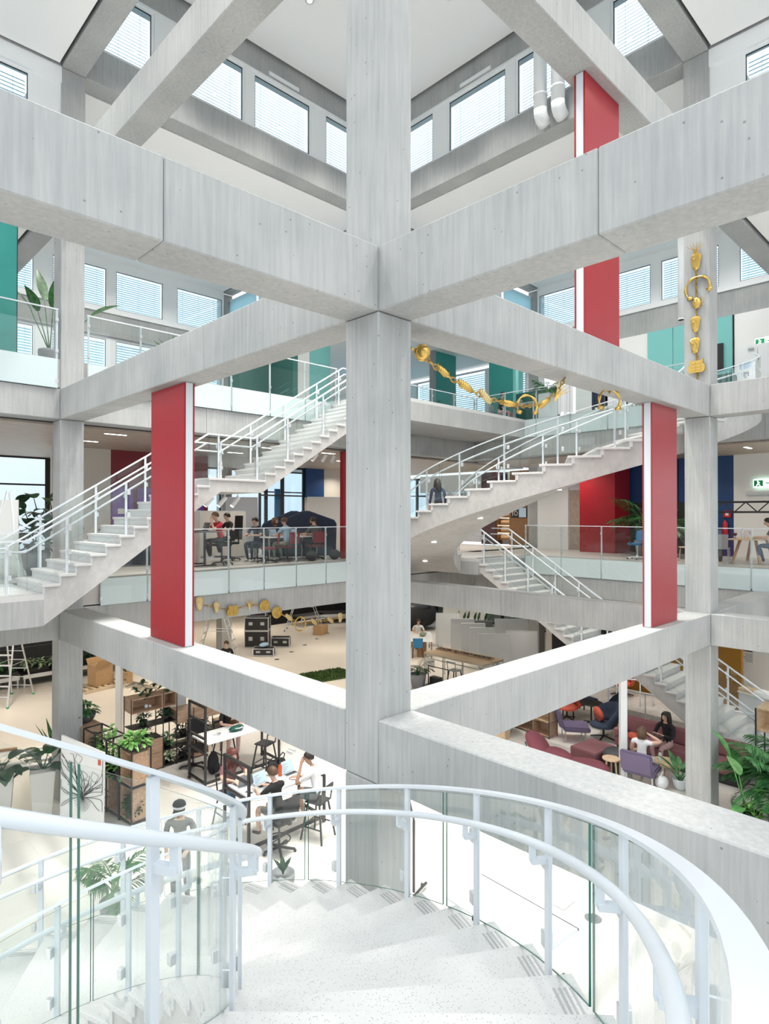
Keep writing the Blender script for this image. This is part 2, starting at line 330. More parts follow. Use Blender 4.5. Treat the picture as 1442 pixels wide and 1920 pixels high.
# beams: (axis, fixed coordinate index, from, to)
def beam(ax, c, a, b, z0, z1, label, joints=(), w=H):
    """a beam along ax between grid lines a and b, on grid line c of the other axis"""
    o = struct('beam', label)
    cuts = [a*B1+H]+[q for q in joints]+[b*B1-H]
    for p, q in zip(cuts, cuts[1:]):
        if ax == 0: MB().box(p+0.002, q-0.002, c*B1-w, c*B1+w, z0, z1).build('beam_segment', 'concrete', o, bevel=0.012)
        else: MB().box(c*B1-w, c*B1+w, p+0.002, q-0.002, z0, z1).build('beam_segment', 'concrete', o, bevel=0.012)
    return o
for nm, z0, z1, runs in [
    ('lowest', AB, AT, [(1, 0, 0, 1), (0, 0, 0, 1), (0, 1, 0, 1), (1, 1, 0, 1), (1, 0, -1, 0), (0, 1, -1, 0), (1, 1, -1, 0), (0, 0, 1, 2)]),
    ('middle', BB, BT, [(1, 0, 0, 1), (0, 0, 0, 1), (0, 1, 0, 1), (1, 0, -1, 0), (0, 0, -1, 0), (0, 1, -1, 0), (1, 1, -1, 0)]),
    ('upper', CB, CT, [(1, 0, 0, 1), (0, 0, 0, 1), (1, 0, 1, 2), (0, 0, 1, 2), (0, 2, 0, 1), (1, 2, 0, 1), (0, 1, -1, 0), (1, 1, -1, 0), (0, 1, 1, 2), (1, 1, 1, 2), (0, 2, -1, 0), (1, 2, -1, 0)]),
    ('roof', DB, DT, [(1, 0, 0, 1), (0, 0, 0, 1), (0, 1, 0, 1), (1, 1, 0, 1), (1, 0, -1, 0), (0, 0, -1, 0), (0, 1, -1, 0), (1, 1, -1, 0), (1, 0, 1, 2), (1, 1, 1, 2), (0, 0, 1, 2), (0, 1, 1, 2), (0, 2, 0, 1), (1, 2, 0, 1)])]:
    for ax, c, a, b in runs:
        j = ()
        if nm == 'middle' and b == 0: j = (-2.55,)
        elif nm == 'middle' and a == 0: j = (3.3, 6.2)
        elif nm == 'lowest': j = (a*B1+B1/2,)
        beam(ax, c, a, b, z0, z1, nm + ' grey concrete beam ' + {(1, 0, 0, 1): 'from middle column back to left column', (0, 0, 0, 1): 'from middle column back to right column', (1, 0, -1, 0): 'from middle column towards the near right', (0, 0, -1, 0): 'from middle column towards the near left', (0, 1, 0, 1): 'behind the left column under the mezzanine', (1, 1, 0, 1): 'behind the right column'}.get((ax, c, a, b), 'at the edge of the hall'), j)
# roof: ceilings (white perforated panels) with a gap to the beams, its shade painted black
def ceiling(x0, x1, y0, y1, z, label, gap=0.07, mat='ceiling_white'):
    o = sbox('ceiling', mat, x0+gap, x1-gap, y0+gap, y1-gap, z, z+0.05, label)
    MB().box(x0, x1, y0, y1, z+0.16, z+0.4).build('gap_shade_slab', 'dark_gap', o)  # near-black slab stands in for the shade above the panel gap
    return o
b = B1
ceiling(-b+H, -H, H, b-H, DB+.02, 'white roof ceiling over the near left bay'); ceiling(H, b-H, -b+H, -H, DB+.02, 'white roof ceiling over the near right bay')
ceiling(NN-.5+H, b-H+.25, NN, 2*b-H, DB+.02, '') if False else None
ceiling(H, b-H, NN, 2*b-H, DB+.02, 'white roof ceiling behind the left clerestory'); ceiling(NN, 2*b-H, H, b-H, DB+.02, 'white roof ceiling behind the right clerestory')
ceiling(-b, -H, NN, 2*b, CB+.06, 'white ceiling over the left corner bay'); ceiling(NN, 2*b, -b, -H, CB+.06, 'white ceiling over the right corner bay'); ceiling(NN, 2*b, NN, 2*b, CB+.06, 'white ceiling over the far corner bay')
lc = ceiling(H, b-H, H, b-H, LCEIL, 'white raised ceiling of the lantern')
for i in range(1, 4):
    for j in range(1, 4):
        t = MB().lathe([(0.0, 0.0), (0.12, 0.0), (0.12, 0.02), (0.0, 0.02)], n=14).build('ceiling_disc', 'alu', lc); t.location = (i*2.45, j*2.45, LCEIL-.022)
        MB().lathe([(0, 0), (.06, 0), (.06, .01), (0, .01)], n=12).build('lens', 'lamp', t, loc=(0, 0, -.012))
# windows
WN = [0]
def window(ax, c, a0, a1, z0, z1, blind=True, frame='white_paint', out=1, bars=(), slat=0.085, inset=0.0):
    """window in the wall plane coordinate[ax]=c, spanning a0..a1 of the other axis; out: +1 when outdoors lies on the + side"""
    WN[0] += 1
    o = struct('window_%d' % WN[0])
    def bx(mb, u0, u1, d0, d1, w0, w1):
        if ax == 0: mb.box(c+min(d0*out, d1*out), c+max(d0*out, d1*out), u0, u1, w0, w1)
        else: mb.box(u0, u1, c+min(d0*out, d1*out), c+max(d0*out, d1*out), w0, w1)
        return mb
    f = MB(); t = 0.07
    bx(f, a0, a0+t, 0, .09, z0, z1); bx(f, a1-t, a1, 0, .09, z0, z1); bx(f, a0+t, a1-t, 0, .09, z0, z0+t); bx(f, a0+t, a1-t, 0, .09, z1-t, z1)
    for q in bars: bx(f, a0+t, a1-t, 0, .09, q-.03, q+.03)
    f.build('frame', frame, o)
    g = MB(); e = .016; bx(g, a0+t, a0+t+e, .005, .03, z0+t, z1-t); bx(g, a1-t-e, a1-t, .005, .03, z0+t, z1-t); bx(g, a0+t, a1-t, .005, .03, z1-t-e, z1-t); bx(g, a0+t, a1-t, .005, .03, z0+t, z0+t+e); g.build('gasket', 'black_plastic', o)
    bx(MB(), a0+t, a1-t, .05, .06, z0+t, z1-t).build('pane', 'window_glass', o)
    if blind:
        s = MB(); n = int((z1-z0-2*t)/slat)
        for i in range(n):
            z = z0+t+(i+.5)*slat; d0, d1 = .16, .22
            if ax == 0: s.add([(c+out*d0, a0+t, z-.034), (c+out*d0, a1-t, z-.034), (c+out*d1, a1-t, z+.03), (c+out*d1, a0+t, z+.03)], [(0, 1, 2, 3)])
            else: s.add([(a0+t, c+out*d0, z-.034), (a1-t, c+out*d0, z-.034), (a1-t, c+out*d1, z+.03), (a0+t, c+out*d1, z+.03)], [(0, 1, 2, 3)])
        for k in (.15, .5, .85):
            u = a0+t+(a1-a0-2*t)*k; bx(s, u-.004, u+.004, .15, .155, z0+t, z1-t)
        sl = s.build('blind', 'blind', o, fix=False); sl['kind'] = 'stuff'
    return o
PANES = [(0.27, 1.89), (2.41, 4.47), (4.73, 6.78), (7.29, 9.54)]
def wbox(ax, c, d0, d1, a0, a1, z0, z1, name, mat, label=None, parent=None, out=1, bevel=0.0):
    x0, x1 = c+min(out*d0, out*d1), c+max(out*d0, out*d1)
    o = (MB().box(x0, x1, a0, a1, z0, z1) if ax == 0 else MB().box(a0, a1, x0, x1, z0, z1)).build(name, mat, parent, bevel=bevel)
    if parent is None: o['kind'] = 'structure'
    if label: o['label'] = label
    return o
def window_row(ax, c, panes, z0, z1, a0, a1, out=1, blind=True, wallmat='white_paint', **k):
    for p, q in panes: window(ax, c, p, q, z0, z1, blind, out=out, **k)
    e = [a0]+[v for pq in panes for v in pq]+[a1]
    for p, q in zip(e[::2], e[1::2]):
        if q-p > .01: wbox(ax, c, -.02, .12, p, q, z0, z1, 'trim_1', wallmat, out=out)
# lantern over the middle bay: concrete upstand, clerestory windows, white head
for ax, c, out in ((1, NF+.08, 1), (0, NF+.08, 1), (1, H-.08, -1), (0, H-.08, -1)):
    far = out == 1
    window_row(ax, c, PANES, 16.86, 18.44, H, NF, out)
    wbox(ax, c, -.03, .3, H, NF, 18.44, 18.52, 'trim_2', 'white_paint', out=out)
    wbox(ax, c, -.05, .35, H, NF, 18.52, LCEIL+.2, 'wall_lantern', 'concrete', 'pale concrete head above the lantern windows', out=out)
    for p, q in PANES[1:3]: wbox(ax, c, -.075, -.05, p+.5, q-.5, 18.56, 18.66, 'trim_3', 'white_paint', out=out)
# clerestory of the near side bays, from the upper beam to the roof beam
window_row(1, NF+.08, [(-9.3, -7.3), (-7.0, -5.0), (-4.5, -2.9), (-2.65, -.84)], CT+.05, DB-.35, -b+H, -H, 1, frame='white_paint')
window_row(0, NF+.08, [(-9.3, -7.3), (-7.0, -5.0), (-4.5, -2.9), (-2.65, -.84)], CT+.05, DB-.35, -b+H, -H, 1)
wbox(1, NF, 0, .3, -b+H, -H, DB-.35, DB, 'wall_clerestory', 'white_paint'); wbox(0, NF, 0, .3, -b+H, -H, DB-.35, DB, 'wall_clerestory', 'white_paint')
# outer walls of the upper floor (left side = +Y, right side = +X)
OW = 19.3
window_row(1, OW, PANES, 14.17, 15.78, H, NF); wbox(1, OW, -.02, .3, H, NF, 15.78, DB+.1, 'wall_left', 'white_paint')
wbox(1, OW, -.16, .3, H, NF, 13.98, 14.17, 'trim_4', 'white_paint'); wbox(1, OW, -.10, .3, H, NF, 13.10, 13.98, 'wall_left', 'concrete')
window_row(1, OW, PANES, 10.25, 13.05, H, NF, slat=.1); wbox(1, OW, -.1, .3, H, NF, FB, 10.25, 'wall_left', 'white_wall')
window_row(1, OW, [(-9.3, -7.3), (-7.0, -5.0), (-4.5, -2.7), (-2.45, -.5)], 10.25, 13.05, -b, -H, slat=.1); wbox(1, OW, -.1, .3, -b, -H, FB, 10.25, 'wall_left', 'white_wall')
window_row(1, OW, [(q[0]+b, q[1]+b) for q in PANES], 10.25, 13.05, NN, 2*b, slat=.1); wbox(1, OW, -.1, .3, NN, 2*b, FB, 10.25, 'wall_left', 'white_wall')
window_row(0, OW, PANES, 14.17, 15.78, H, NF); wbox(0, OW, -.02, .3, H, NF, 15.78, DB+.1, 'wall_right', 'white_paint')
wbox(0, OW, -.16, .3, -b, NF, 13.98, 14.17, 'trim_5', 'white_paint'); wbox(0, OW, -.10, .3, -b, NF, 13.10, 13.98, 'wall_right', 'concrete')
window_row(0, OW, [(-9.5, -7.3), (-7.0, -5.0), (-4.5, -2.6), (-2.4, -.35)], 14.17, 15.78, -b, -H)
window_row(0, OW, [(q[0]+b, q[1]+b) for q in PANES], 10.25, 13.05, NN, 2*b, slat=.1); wbox(0, OW, -.1, .3, NN, 2*b, FB, 10.25, 'wall_right', 'white_wall')
# clerestory over the far left corner and far right corner (seen past the columns)
window_row(1, NN, [(q[0]+b, q[1]+b) for q in PANES], CT+.05, DB-.2, NN, 2*b-H, -1); window_row(0, NN, [(q[0]+b, q[1]+b) for q in PANES], CT+.05, DB-.2, NN, 2*b-H, -1)
# mezzanine slabs
EX = 14.72
def slab(name, x0, x1, y0, y1, z0, z1, label, mat='floor_mezz', under=None):
    o = sbox(name, mat, x0, x1, y0, y1, z1-.1, z1, label)
    MB().box(x0, x1, y0, y1, z0, z1-.1).build('slab', 'concrete', o)
    return o
slab('floor_mezzanine', -16, 2*b, NN+.0, 2*b, AT-.55, FA, 'grey mezzanine floor on the left'); slab('floor_mezzanine', EX+.26, 2*b+3, -14, NN, AT-.55, FA, 'grey mezzanine floor on the right')
sbox('floor_mezzanine', 'floor_mezz', -16, 2*b, NF+.03, NN, AT+.03, FA, 'edge of the left mezzanine floor'); sbox('floor_mezzanine', 'floor_mezz', EX+.03, EX+.26, -14, NN, AT+.03, FA, 'edge of the right mezzanine floor')
slab('floor_mezzanine', -14, -1.2, 7.35, NF+.03, AT+.05, FA, 'white stair landing on the left', 'terrazzo'); slab('floor_mezzanine', 11.9, EX+.03, 7.35, NF+.03, AT+.1, FA, 'white landing between the curved stair and the lower flight', 'terrazzo')
slab('floor_upper', -16, 2*b, NN, 2*b, BB+.05, FB, 'upper floor on the left'); slab('floor_upper', EX+.26, 2*b+3, -14, NN, BB+.05, FB, 'upper floor on the right')
sbox('floor_upper', 'floor_mezz', -16, 2*b, NF+.03, NN, BT+.03, FB); sbox('floor_upper', 'floor_mezz', EX+.03, EX+.26, -14, NN, BT+.03, FB)
slab('floor_upper', 7.45, EX, 7.35, NF+.03, BT, FB, 'upper landing of the straight white stair', 'terrazzo')
for z0, z1, lv in ((AB, AT, 'lower'), (BB, BT, 'upper')):
    o = struct('beam', lv + ' concrete edge beam along the right mezzanine')
    for p, q in zip([-12, -8, -4, 0, 3.2, 6.4, 9.56], [-8, -4, 0, 3.2, 6.4, 9.56, 9.57]):
        if q-p > .1: MB().box(EX, EX+.5, p+.002, q-.002, z0, z1).build('beam_segment', 'concrete', o, bevel=.01)
    o = struct('beam', lv + ' concrete edge beam beyond the column behind')
    MB().box(NN, EX+.5, NF, NN, z0, z1).build('beam_segment', 'concrete', o, bevel=.01)
# mezzanine ceilings seen from below (gap along the edge beam, its shade painted)
sbox('ceiling', 'tan_board', -16, 2*b, NN+.42, 2*b, BB-.02, BB+.04, 'brownish ceiling over the left mezzanine'); sbox('ceiling', 'tan_board', EX+.92, 2*b+3, -14, NN, BB-.02, BB+.04, 'grey ceiling over the right mezzanine')
sbox('gap_shade', 'dark_gap', -16, 2*b, NN, NN+.42, BB+.03, BB+.05); sbox('gap_shade', 'dark_gap', EX+.5, EX+.92, -14, NN, BB+.03, BB+.05)  # near-black sheets in place of the shade inside the gap
# outer facade below: dark framed glazing
for ax in (0, 1):
    for lo, hi, lab in ((FA, BB, 'mezz'), (0, AT-.6, 'ground')):
        rng = [-9.6+2.4*i for i in range(16)] if lab == 'mezz' else []
        for q in rng:
            if ax == 0 and q < 8: continue
            window(ax, OW+.2 if ax else 22.3, q, q+2.4, lo, hi, False, frame='black_metal', bars=(lo+2.5,))
sbox('wall_far_left', 'grey_wall', -16, 30, 29.5, 29.8, 0, AB+.3, 'far wall of the ground hall')
sbox('wall_far_right', 'grey_wall', 29.5, 29.8, -16, 30, 0, AB+.3, 'right far wall of the ground hall')
for (x0, x1, y0, y1) in ((-16, 30, 2*b, 30), (2*b+3, 30, -16, 2*b)): sbox('ceiling', 'white_wall', x0, x1, y0, y1, AT-.55, AT, 'ground hall ceiling at the far edge')
# coloured panels hung between the beams
def hung_panel(x0, x1, y0, y1, z0, z1, label, mat, edge_ax):
    t = thing('hanging_board', label, 'panel', ((x0+x1)/2, (y0+y1)/2, z0), group='tall red panels between the beams')
    hx, hy, h = (x1-x0)/2, (y1-y0)/2, z1-z0
    e = .006
    if edge_ax == 1:
        MB().box(-hx+e, hx-e, -hy+e, hy-e, 0.004, h-.004).build('core', 'alu', t)
        for s in (-1, 1): MB().box(min(s*hx, s*(hx-.03)), max(s*hx, s*(hx-.03)), -hy, hy, .01, h-.01).build('face_sheet', mat, t)
        for s in (-1, 1): MB().box(-hx+.031, hx-.031, min(s*hy, s*(hy-.01)), max(s*hy, s*(hy-.01)), .01, h-.01).build('end_strip', 'rail_white', t)
    else:
        MB().box(-hx+e, hx-e, -hy+e, hy-e, 0.004, h-.004).build('core', 'alu', t)
        for s in (-1, 1): MB().box(-hx, hx, min(s*hy, s*(hy-.03)), max(s*hy, s*(hy-.03)), .01, h-.01).build('face_sheet', mat, t)
        for s in (-1, 1): MB().box(min(s*hx, s*(hx-.01)), max(s*hx, s*(hx-.01)), -hy+.031, hy-.031, .01, h-.01).build('end_strip', 'rail_white', t)
hung_panel(-.09, .09, 4.2, 5.37, AT, BB, 'tall red panel between the two beams on the left of the middle column', 'red_panel', 1)
hung_panel(7.0, 8.18, -.09, .09, AT, BB, 'tall faded red panel between the two beams on the right, standing on the lowest beam', 'red_panel_soft', 0)
hung_panel(4.45, 5.64, -.09, .09, BT, CB, 'highest red panel hung under the upper beam right of the middle column', 'red_panel', 0)
# white rain pipes in front of the right lantern windows
for px, lab in ((1013, 'white drain pipe with elbow end, nearer to the middle column'), (1046, 'white drain pipe with elbow end, further from the middle column')):
    q = vx(px, 200, 9.2); y = q.y; zb = vx(px, 205 if px < 1030 else 190, 9.2).z
    t = thing('drain_pipe', lab, 'pipe', (9.2, y, zb), group='white pipes under the lantern')
    MB().tube([(0, 0, 0.0), (0, 0, LCEIL-zb)], .165, 18).build('pipe', 'white_paint', t, smooth=True)
    MB().tube([(0, 0, .32), (0, 0, .36)], .18, 18).build('collar', 'white_paint', t, smooth=False)
    MB().tube([(0, 0, .0), (.02, 0, -.12), (.09, 0, -.22), (.22, 0, -.28)], .165, 18).build('elbow', 'white_paint', t, smooth=True)
q = vx(1277, 540, 14.9)
t = thing('drain_pipe', 'slim white pipe ending beside the column with the gold chain', 'pipe', (q.x, q.y, vx(1277, 600, 14.9).z)); MB().tube([(0, 0, 0), (0, 0, DB-t.location.z)], .085, 14).build('pipe', 'white_paint', t, smooth=True); MB().tube([(0, 0, 0), (0, 0, .05)], .09, 14).build('end_cap', 'white_paint', t)
# ================================================================ stairs
def helix(name, label, c, ri, ro, t0, dt, n, rise, z0, thick, sub=2, over=0.03, strip=False):
    """spiral-shaped stair climbing from z0; t0 the angle of the first riser, dt the turn per step (either sign)"""
    o = thing(name, label, 'staircase', (c[0], c[1], z0))
    P = lambda r, t, z: (r*cos(t), r*sin(t), z)
    mb = MB()
    for k in range(n):
        zt = (k+1)*rise-.05
        for s in range(sub):
            a0, a1 = t0+dt*(k+s/sub), t0+dt*(k+(s+1)/sub)
            b0, b1 = rise*(k+s/sub)-thick+rise*.5, rise*(k+(s+1)/sub)-thick+rise*.5
            b0, b1 = max(b0, -.65), max(b1, -.65)
            mb.add([P(ri, a0, b0), P(ro, a0, b0), P(ro, a1, b1), P(ri, a1, b1), P(ri, a0, zt), P(ro, a0, zt), P(ro, a1, zt), P(ri, a1, zt)],
                   [(0, 3, 2, 1), (4, 5, 6, 7), (1, 2, 6, 5), (3, 0, 4, 7)] + ([(0, 1, 5, 4)] if s == 0 else []) + ([(2, 3, 7, 6)] if (s == sub-1 and k == n-1) else []))
    mb.build('stair_body', 'stair_concrete', o, fix=False)
    q = MB(); tb = .05; ang = -.06/ro*(1 if dt > 0 else -1)
    for s in range(sub+1):
        a = ang*(1 if s == 0 else 0)*1.6+dt*s/sub
        q.v += [P(ri-over, a, -tb), P(ro+over, a, -tb), P(ro+over, a, 0), P(ri-over, a, 0)]
    for s in range(sub):
        A = s*4; q.f += [(A+i, A+(i+1) % 4, A+4+(i+1) % 4, A+4+i) for i in range(4)]
    q.f += [(0, 3, 2, 1), (sub*4, sub*4+1, sub*4+2, sub*4+3)]; q.m = [0]*len(q.f)
    tr = q.build('tread', 'terrazzo', o, bevel=.004)
    rs = MB().add([P(ri-over*.6, -dt*.03, .001), P(ro+over*.6, -dt*.03, .001), P(ro+over*.6, -dt*.03, rise-.05), P(ri-over*.6, -dt*.03, rise-.05), P(ri-over*.6, dt*.09, .001), P(ro+over*.6, dt*.09, .001), P(ro+over*.6, dt*.09, rise-.05), P(ri-over*.6, dt*.09, rise-.05)],
                  [(0, 1, 2, 3), (7, 6, 5, 4), (0, 4, 5, 1), (1, 5, 6, 2), (2, 6, 7, 3), (3, 7, 4, 0)]).build('riser', 'riser_stone', o)
    gs = MB()
    for q_ in range(4):
        r0, r1 = ro-.015-.03*q_-.014, ro-.015-.03*q_
        for s in range(sub):
            a0, a1 = dt*s/sub, dt*(s+1)/sub; gs.add([P(r0, a0, 0), P(r1, a0, 0), P(r1, a1, 0), P(r0, a1, 0), P(r0, a0, .0015), P(r1, a0, .0015), P(r1, a1, .0015), P(r0, a1, .0015)], [(4, 5, 6, 7), (0, 1, 5, 4), (1, 2, 6, 5), (2, 3, 7, 6), (3, 0, 4, 7)])
    gs = gs.build('edge_strip', 'groove_grey', o) if strip else None
    for k in range(n):
        for src in (tr, rs)+((gs,) if gs else ()):
            e = src if k == 0 else src.copy()
            if k: C.objects.link(e)
            e.parent = o; e.location = (0, 0, k*rise if src is rs else (k+1)*rise); e.rotation_euler = (0, 0, t0+dt*k)
    return o
def rail_helix(name, label, c, r, t_at, z_at, ks, k0, k1, bracket, hand_r, w=.065, tz=None, top=1.07, hand=.86, both=True):
    """railing along a curved stair. t_at(k), z_at(k): angle and nosing height at step k; ks: steps that carry a post; bracket: +1 handrail on the outer side, -1 on the inner"""
    o = thing(name, label, 'railing', (c[0], c[1], 0))
    P = lambda rr, k, dz: Vector((rr*cos(t_at(k)), rr*sin(t_at(k)), z_at(k)+dz))
    N = int(abs(k1-k0)*3)+1; kk = [k0+(k1-k0)*i/N for i in range(N+1)]
    m = MB()
    for i in range(N):
        a, b = kk[i], kk[i+1]
        V = [P(rr, k, dz) for k in (a, b) for rr, dz in ((r-w/2, top-.018), (r+w/2, top-.018), (r+w/2, top), (r-w/2, top))]
        m.add(V, [(0, 1, 5, 4), (1, 2, 6, 5), (2, 3, 7, 6), (3, 0, 4, 7)] + ([(3, 2, 1, 0)] if i == 0 else []) + ([(4, 5, 6, 7)] if i == N-1 else []))
    m.build('top_rail', 'rail_white', o, smooth=False)
    hr = r+bracket*.09
    pts = [P(hr, k, hand) for k in kk]
    if both: MB().tube(pts, hand_r, 10).build('handrail', 'rail_white', o, smooth=True)
    for k in ks:
        u = Vector((cos(t_at(k)), sin(t_at(k)), 0)); v = Vector((-u.y, u.x, 0))
        rot = Matrix((u, v, Vector((0, 0, 1)))).transposed()
        z0 = tz(k)+.002; z1 = z_at(k)+top-.018
        MB().obox(P(r, k, 0)+Vector((0, 0, (z0+z1)/2-z_at(k))), (.022, w*.85, z1-z0), rot).build('post', 'rail_white', o, bevel=.003)
        if both:
            b = MB(); p0 = P(r, k, hand-.10); p1 = P(hr, k, hand-.10); b.bar(p0, p1+u*bracket*.008, .035, .03); b.bar(p1, P(hr, k, hand-hand_r*.4), .02, .035, upv=u)
            b.build('bracket', 'rail_white', o)
        for hz in (.30, .74):
            MB().obox(P(r-bracket*.03, k+.18, 0)+Vector((0, 0, hz)), (.05, .05, .09), rot).build('glass_clamp', 'alu', o, bevel=.004)
    jt = [k0+.3]+[(ks[i]+ks[i+1])/2 for i in range(0, len(ks)-1, 2)]+[k1-.3]
    for a, b in zip(jt, jt[1:]):
        a2, b2 = a+.05, b-.05; n = max(2, int((b-a)*2)); V = []; m = MB(); rp = r-bracket*.03; cut = (a2+b2)/2
        for i in range(n+1):
            k = a2+(b2-a2)*i/n
            for rr, dz in ((rp-.006, .155), (rp+.006, .155), (rp+.006, top-.05), (rp-.006, top-.05)): V.append(P(rr, k, dz))
        F = []; mi = []
        for i in range(n):
            A = i*4; F += [(A, A+1, A+5, A+4), (A+1, A+2, A+6, A+5), (A+2, A+3, A+7, A+6), (A+3, A, A+4, A+7)]; mi += [1, 0, 1, 0]
        F += [(0, 3, 2, 1), (n*4, n*4+1, n*4+2, n*4+3)]; mi += [1, 1]
        m.v, m.f, m.m = [tuple(q) for q in V], F, mi
        m.build('pane', ['glass', 'glass_edge'], o, fix=False)
    return o
rA = (FB-FA)/28; rG = FA/28
# --- the stair in front: from the mezzanine down to the ground, the camera stands at its top
fc = (-5.009, -.375); ft = lambda k: R(14.83)+R(6.4043)*k; fz_ = lambda k: EZ-4.015-.173*k   # k counts steps down from the post at the middle
K0 = -15.3; NS = 28
tB = ft(K0+NS)
fs = helix('curved_staircase', 'wide white terrazzo staircase curving down in front of the viewer', fc, 2.50, 4.34, tB, -R(6.4043), NS, FA/NS, 0.0, .34, sub=3, strip=True)
zf = lambda k: FA - (k-K0-.3)*(FA/NS)
tf = lambda k: FA - math.floor(k-K0)*(FA/NS)     # the tread under step k
rail_helix('stair_railing', 'outer white railing with glass panes sweeping round the near staircase', fc, 4.26, ft, zf, [q for q in range(-14, 14, 2)], -15.4, 12.6, -1, .024, tz=tf)
rail_helix('stair_railing', 'inner white railing with glass panes on the near staircase, at the left', fc, 2.595, ft, zf, [-13.9, -11.7, -8.9, -6.8, -4.6, -1.9, .4, 3.1, 5.2, 7.4, 10.1], -15.4, 12.4, 1, .024, tz=tf, top=1.13, hand=.90)
sl = slab('floor_mezzanine', -9.5, fc[0]+.42, fc[1]-4.45, fc[1]-2.2, AT+.1, FA, 'white landing at the top of the near staircase', 'terrazzo')
# --- curved stair behind the right of the middle column: mezzanine to upper floor
hc = (12.562, 4.728); ht0 = R(161.34); hd = R(6.9555); zk = lambda k: EZ-.0887+.173*k
k_lo = (FA-(EZ-.0887))/.173
hs = helix('curved_staircase', 'sculptural curved concrete staircase with white treads behind the middle column', hc, 3.25, 5.04, ht0+hd*k_lo, hd, 28, rA, FA, .55, sub=3)
zh = lambda k: FA+(k-k_lo+.5)*rA; t2 = lambda k: FA+math.floor(k-k_lo+1)*rA; th = lambda k: ht0+hd*k
rail_helix('stair_railing', 'outer white railing along the curved concrete staircase', hc, 4.98, th, zh, [k_lo+.5+i for i in (0, 2, 4, 6, 8, 10, 12, 14, 16, 18, 20, 22, 24, 26)], k_lo-.3, k_lo+27, -1, .02, .05, t2)
rail_helix('stair_railing', 'inner white railing along the curved concrete staircase', hc, 3.31, th, zh, [k_lo+.5+i for i in (0, 3, 5, 8, 10, 13, 15, 18, 20, 23, 25)], k_lo-.3, k_lo+27, 1, .02, .05, t2)
# --- straight flights
def flight(name, label, base, ax, sgn, n1, land, n2, rise, going, width, thick=.30, group=None, low0=[(0, -.57)]):
    """two straight flights with a landing; local x runs up the stair, y across; built level at base"""
    ang = {(0, 1): 0, (0, -1): PI, (1, 1): PI/2, (1, -1): -PI/2}[(ax, sgn)]
    o = thing(name, label, 'staircase', base, ang)
    top = []; x = 0; z = 0; T = []
    for k in range(n1+n2):
        g = going if k != n1-1 else land
        T.append((x, x+g, (k+1)*rise)); x += g
    pts = [(0, 0)]
    for a, b_, z in T: pts += [(a, z-.05), (b_, z-.05)]
    L1 = T[n1-1]; zl = L1[2]; dz = rise/going
    xe, ze = T[-1][1], T[-1][2]
    low = [(xe, ze-thick-.1), (xe-.2, ze-thick-.1), (L1[1]-.10, zl-thick), (L1[0]+.28, zl-thick)] + low0
    MB().prism(pts+low, 1, 0.0, width).build('stair_body', 'stair_concrete', o, fix=True)
    def tread(l): return MB().box(-.035, l, -.03, width+.03, -.05, 0).build('tread', 'terrazzo', o, bevel=.004)
    tr, tl = tread(going), tread(land)
    rs = MB().box(-.012, .012, -.012, width+.012, -(rise)+.001, -.05).build('riser', 'riser_stone', o)
    for k, (a, b_, z) in enumerate(T):
        if k == n1-1: e = tl
        else:
            e = tr if k == 0 else tr.copy()
            if k: C.objects.link(e)
        e.parent = o; e.location = (a, 0, z)
        r_ = rs if k == 0 else rs.copy()
        if k: C.objects.link(r_)
        r_.parent = o; r_.location = (a, 0, z)
    return o, T
def rail_line(o_name, label, base, ang, path, posts, side, T, top=.97, hand=.76, w=.05, floor_drop=.06, pane_low=.07):
    """railing along a polyline of (x, z) floor points in the local xz plane, y=0; posts: list of x"""
    o = thing(o_name, label, 'railing', base, ang)
    def zx(x):
        for (a, za), (b_, zb) in zip(path, path[1:]):
            if x <= b_: return za+(zb-za)*(x-a)/(b_-a) if b_ > a else za
        return path[-1][1]
    def tz(x):
        if x < 0: return 0
        for a, b_, z in T:
            if x < b_: return z
        return T[-1][2]
    m = MB()
    for (a, za), (b_, zb) in zip(path, path[1:]): m.bar((a, 0, za+top-.01), (b_, 0, zb+top-.01), w, .03)
    m.build('top_rail', 'rail_white', o)
    MB().tube([(a, side*.085, za+hand) for a, za in path], .02, 8).build('handrail', 'rail_white', o, smooth=True)
    for x in posts:
        z = zx(x); MB().box(x-.022, x+.022, -.011, .011, tz(x)+.001, z+top-.02).build('post', 'rail_white', o)
        b_ = MB().bar((x, 0, z+hand-.09), (x, side*.09, z+hand-.09), .03, .025); b_.bar((x, side*.085, z+hand-.1), (x, side*.085, z+hand), .025, .02); b_.build('bracket', 'rail_white', o)
        for hz in (.28, .72): MB().box(x+.01, x+.07, -side*.045, -side*.012, z+hz, z+hz+.09).build('glass_clamp', 'alu', o)
    for a, b_ in zip(posts, posts[1:]):
        a2, b2 = a+.05, b_-.05; y = -side*.03
        xs = [a2]+[q[0] for q in path if a2 < q[0] < b2]+[b2]
        mm = MB()
        for p, q in zip(xs, xs[1:]):
            V = [(p, y-.005, zx(p)+pane_low), (q, y-.005, zx(q)+pane_low), (q, y-.005, zx(q)+top-.05), (p, y-.005, zx(p)+top-.05)]
            V += [(v[0], y+.005, v[2]) for v in V]
            mm.add(V, [(0, 1, 2, 3), (7, 6, 5, 4)]); mm.add(V, [(0, 4, 5, 1), (1, 5, 6, 2), (2, 6, 7, 3), (3, 7, 4, 0)], 1)
        mm.build('pane', ['glass', 'glass_edge'], o, fix=False)
    return o
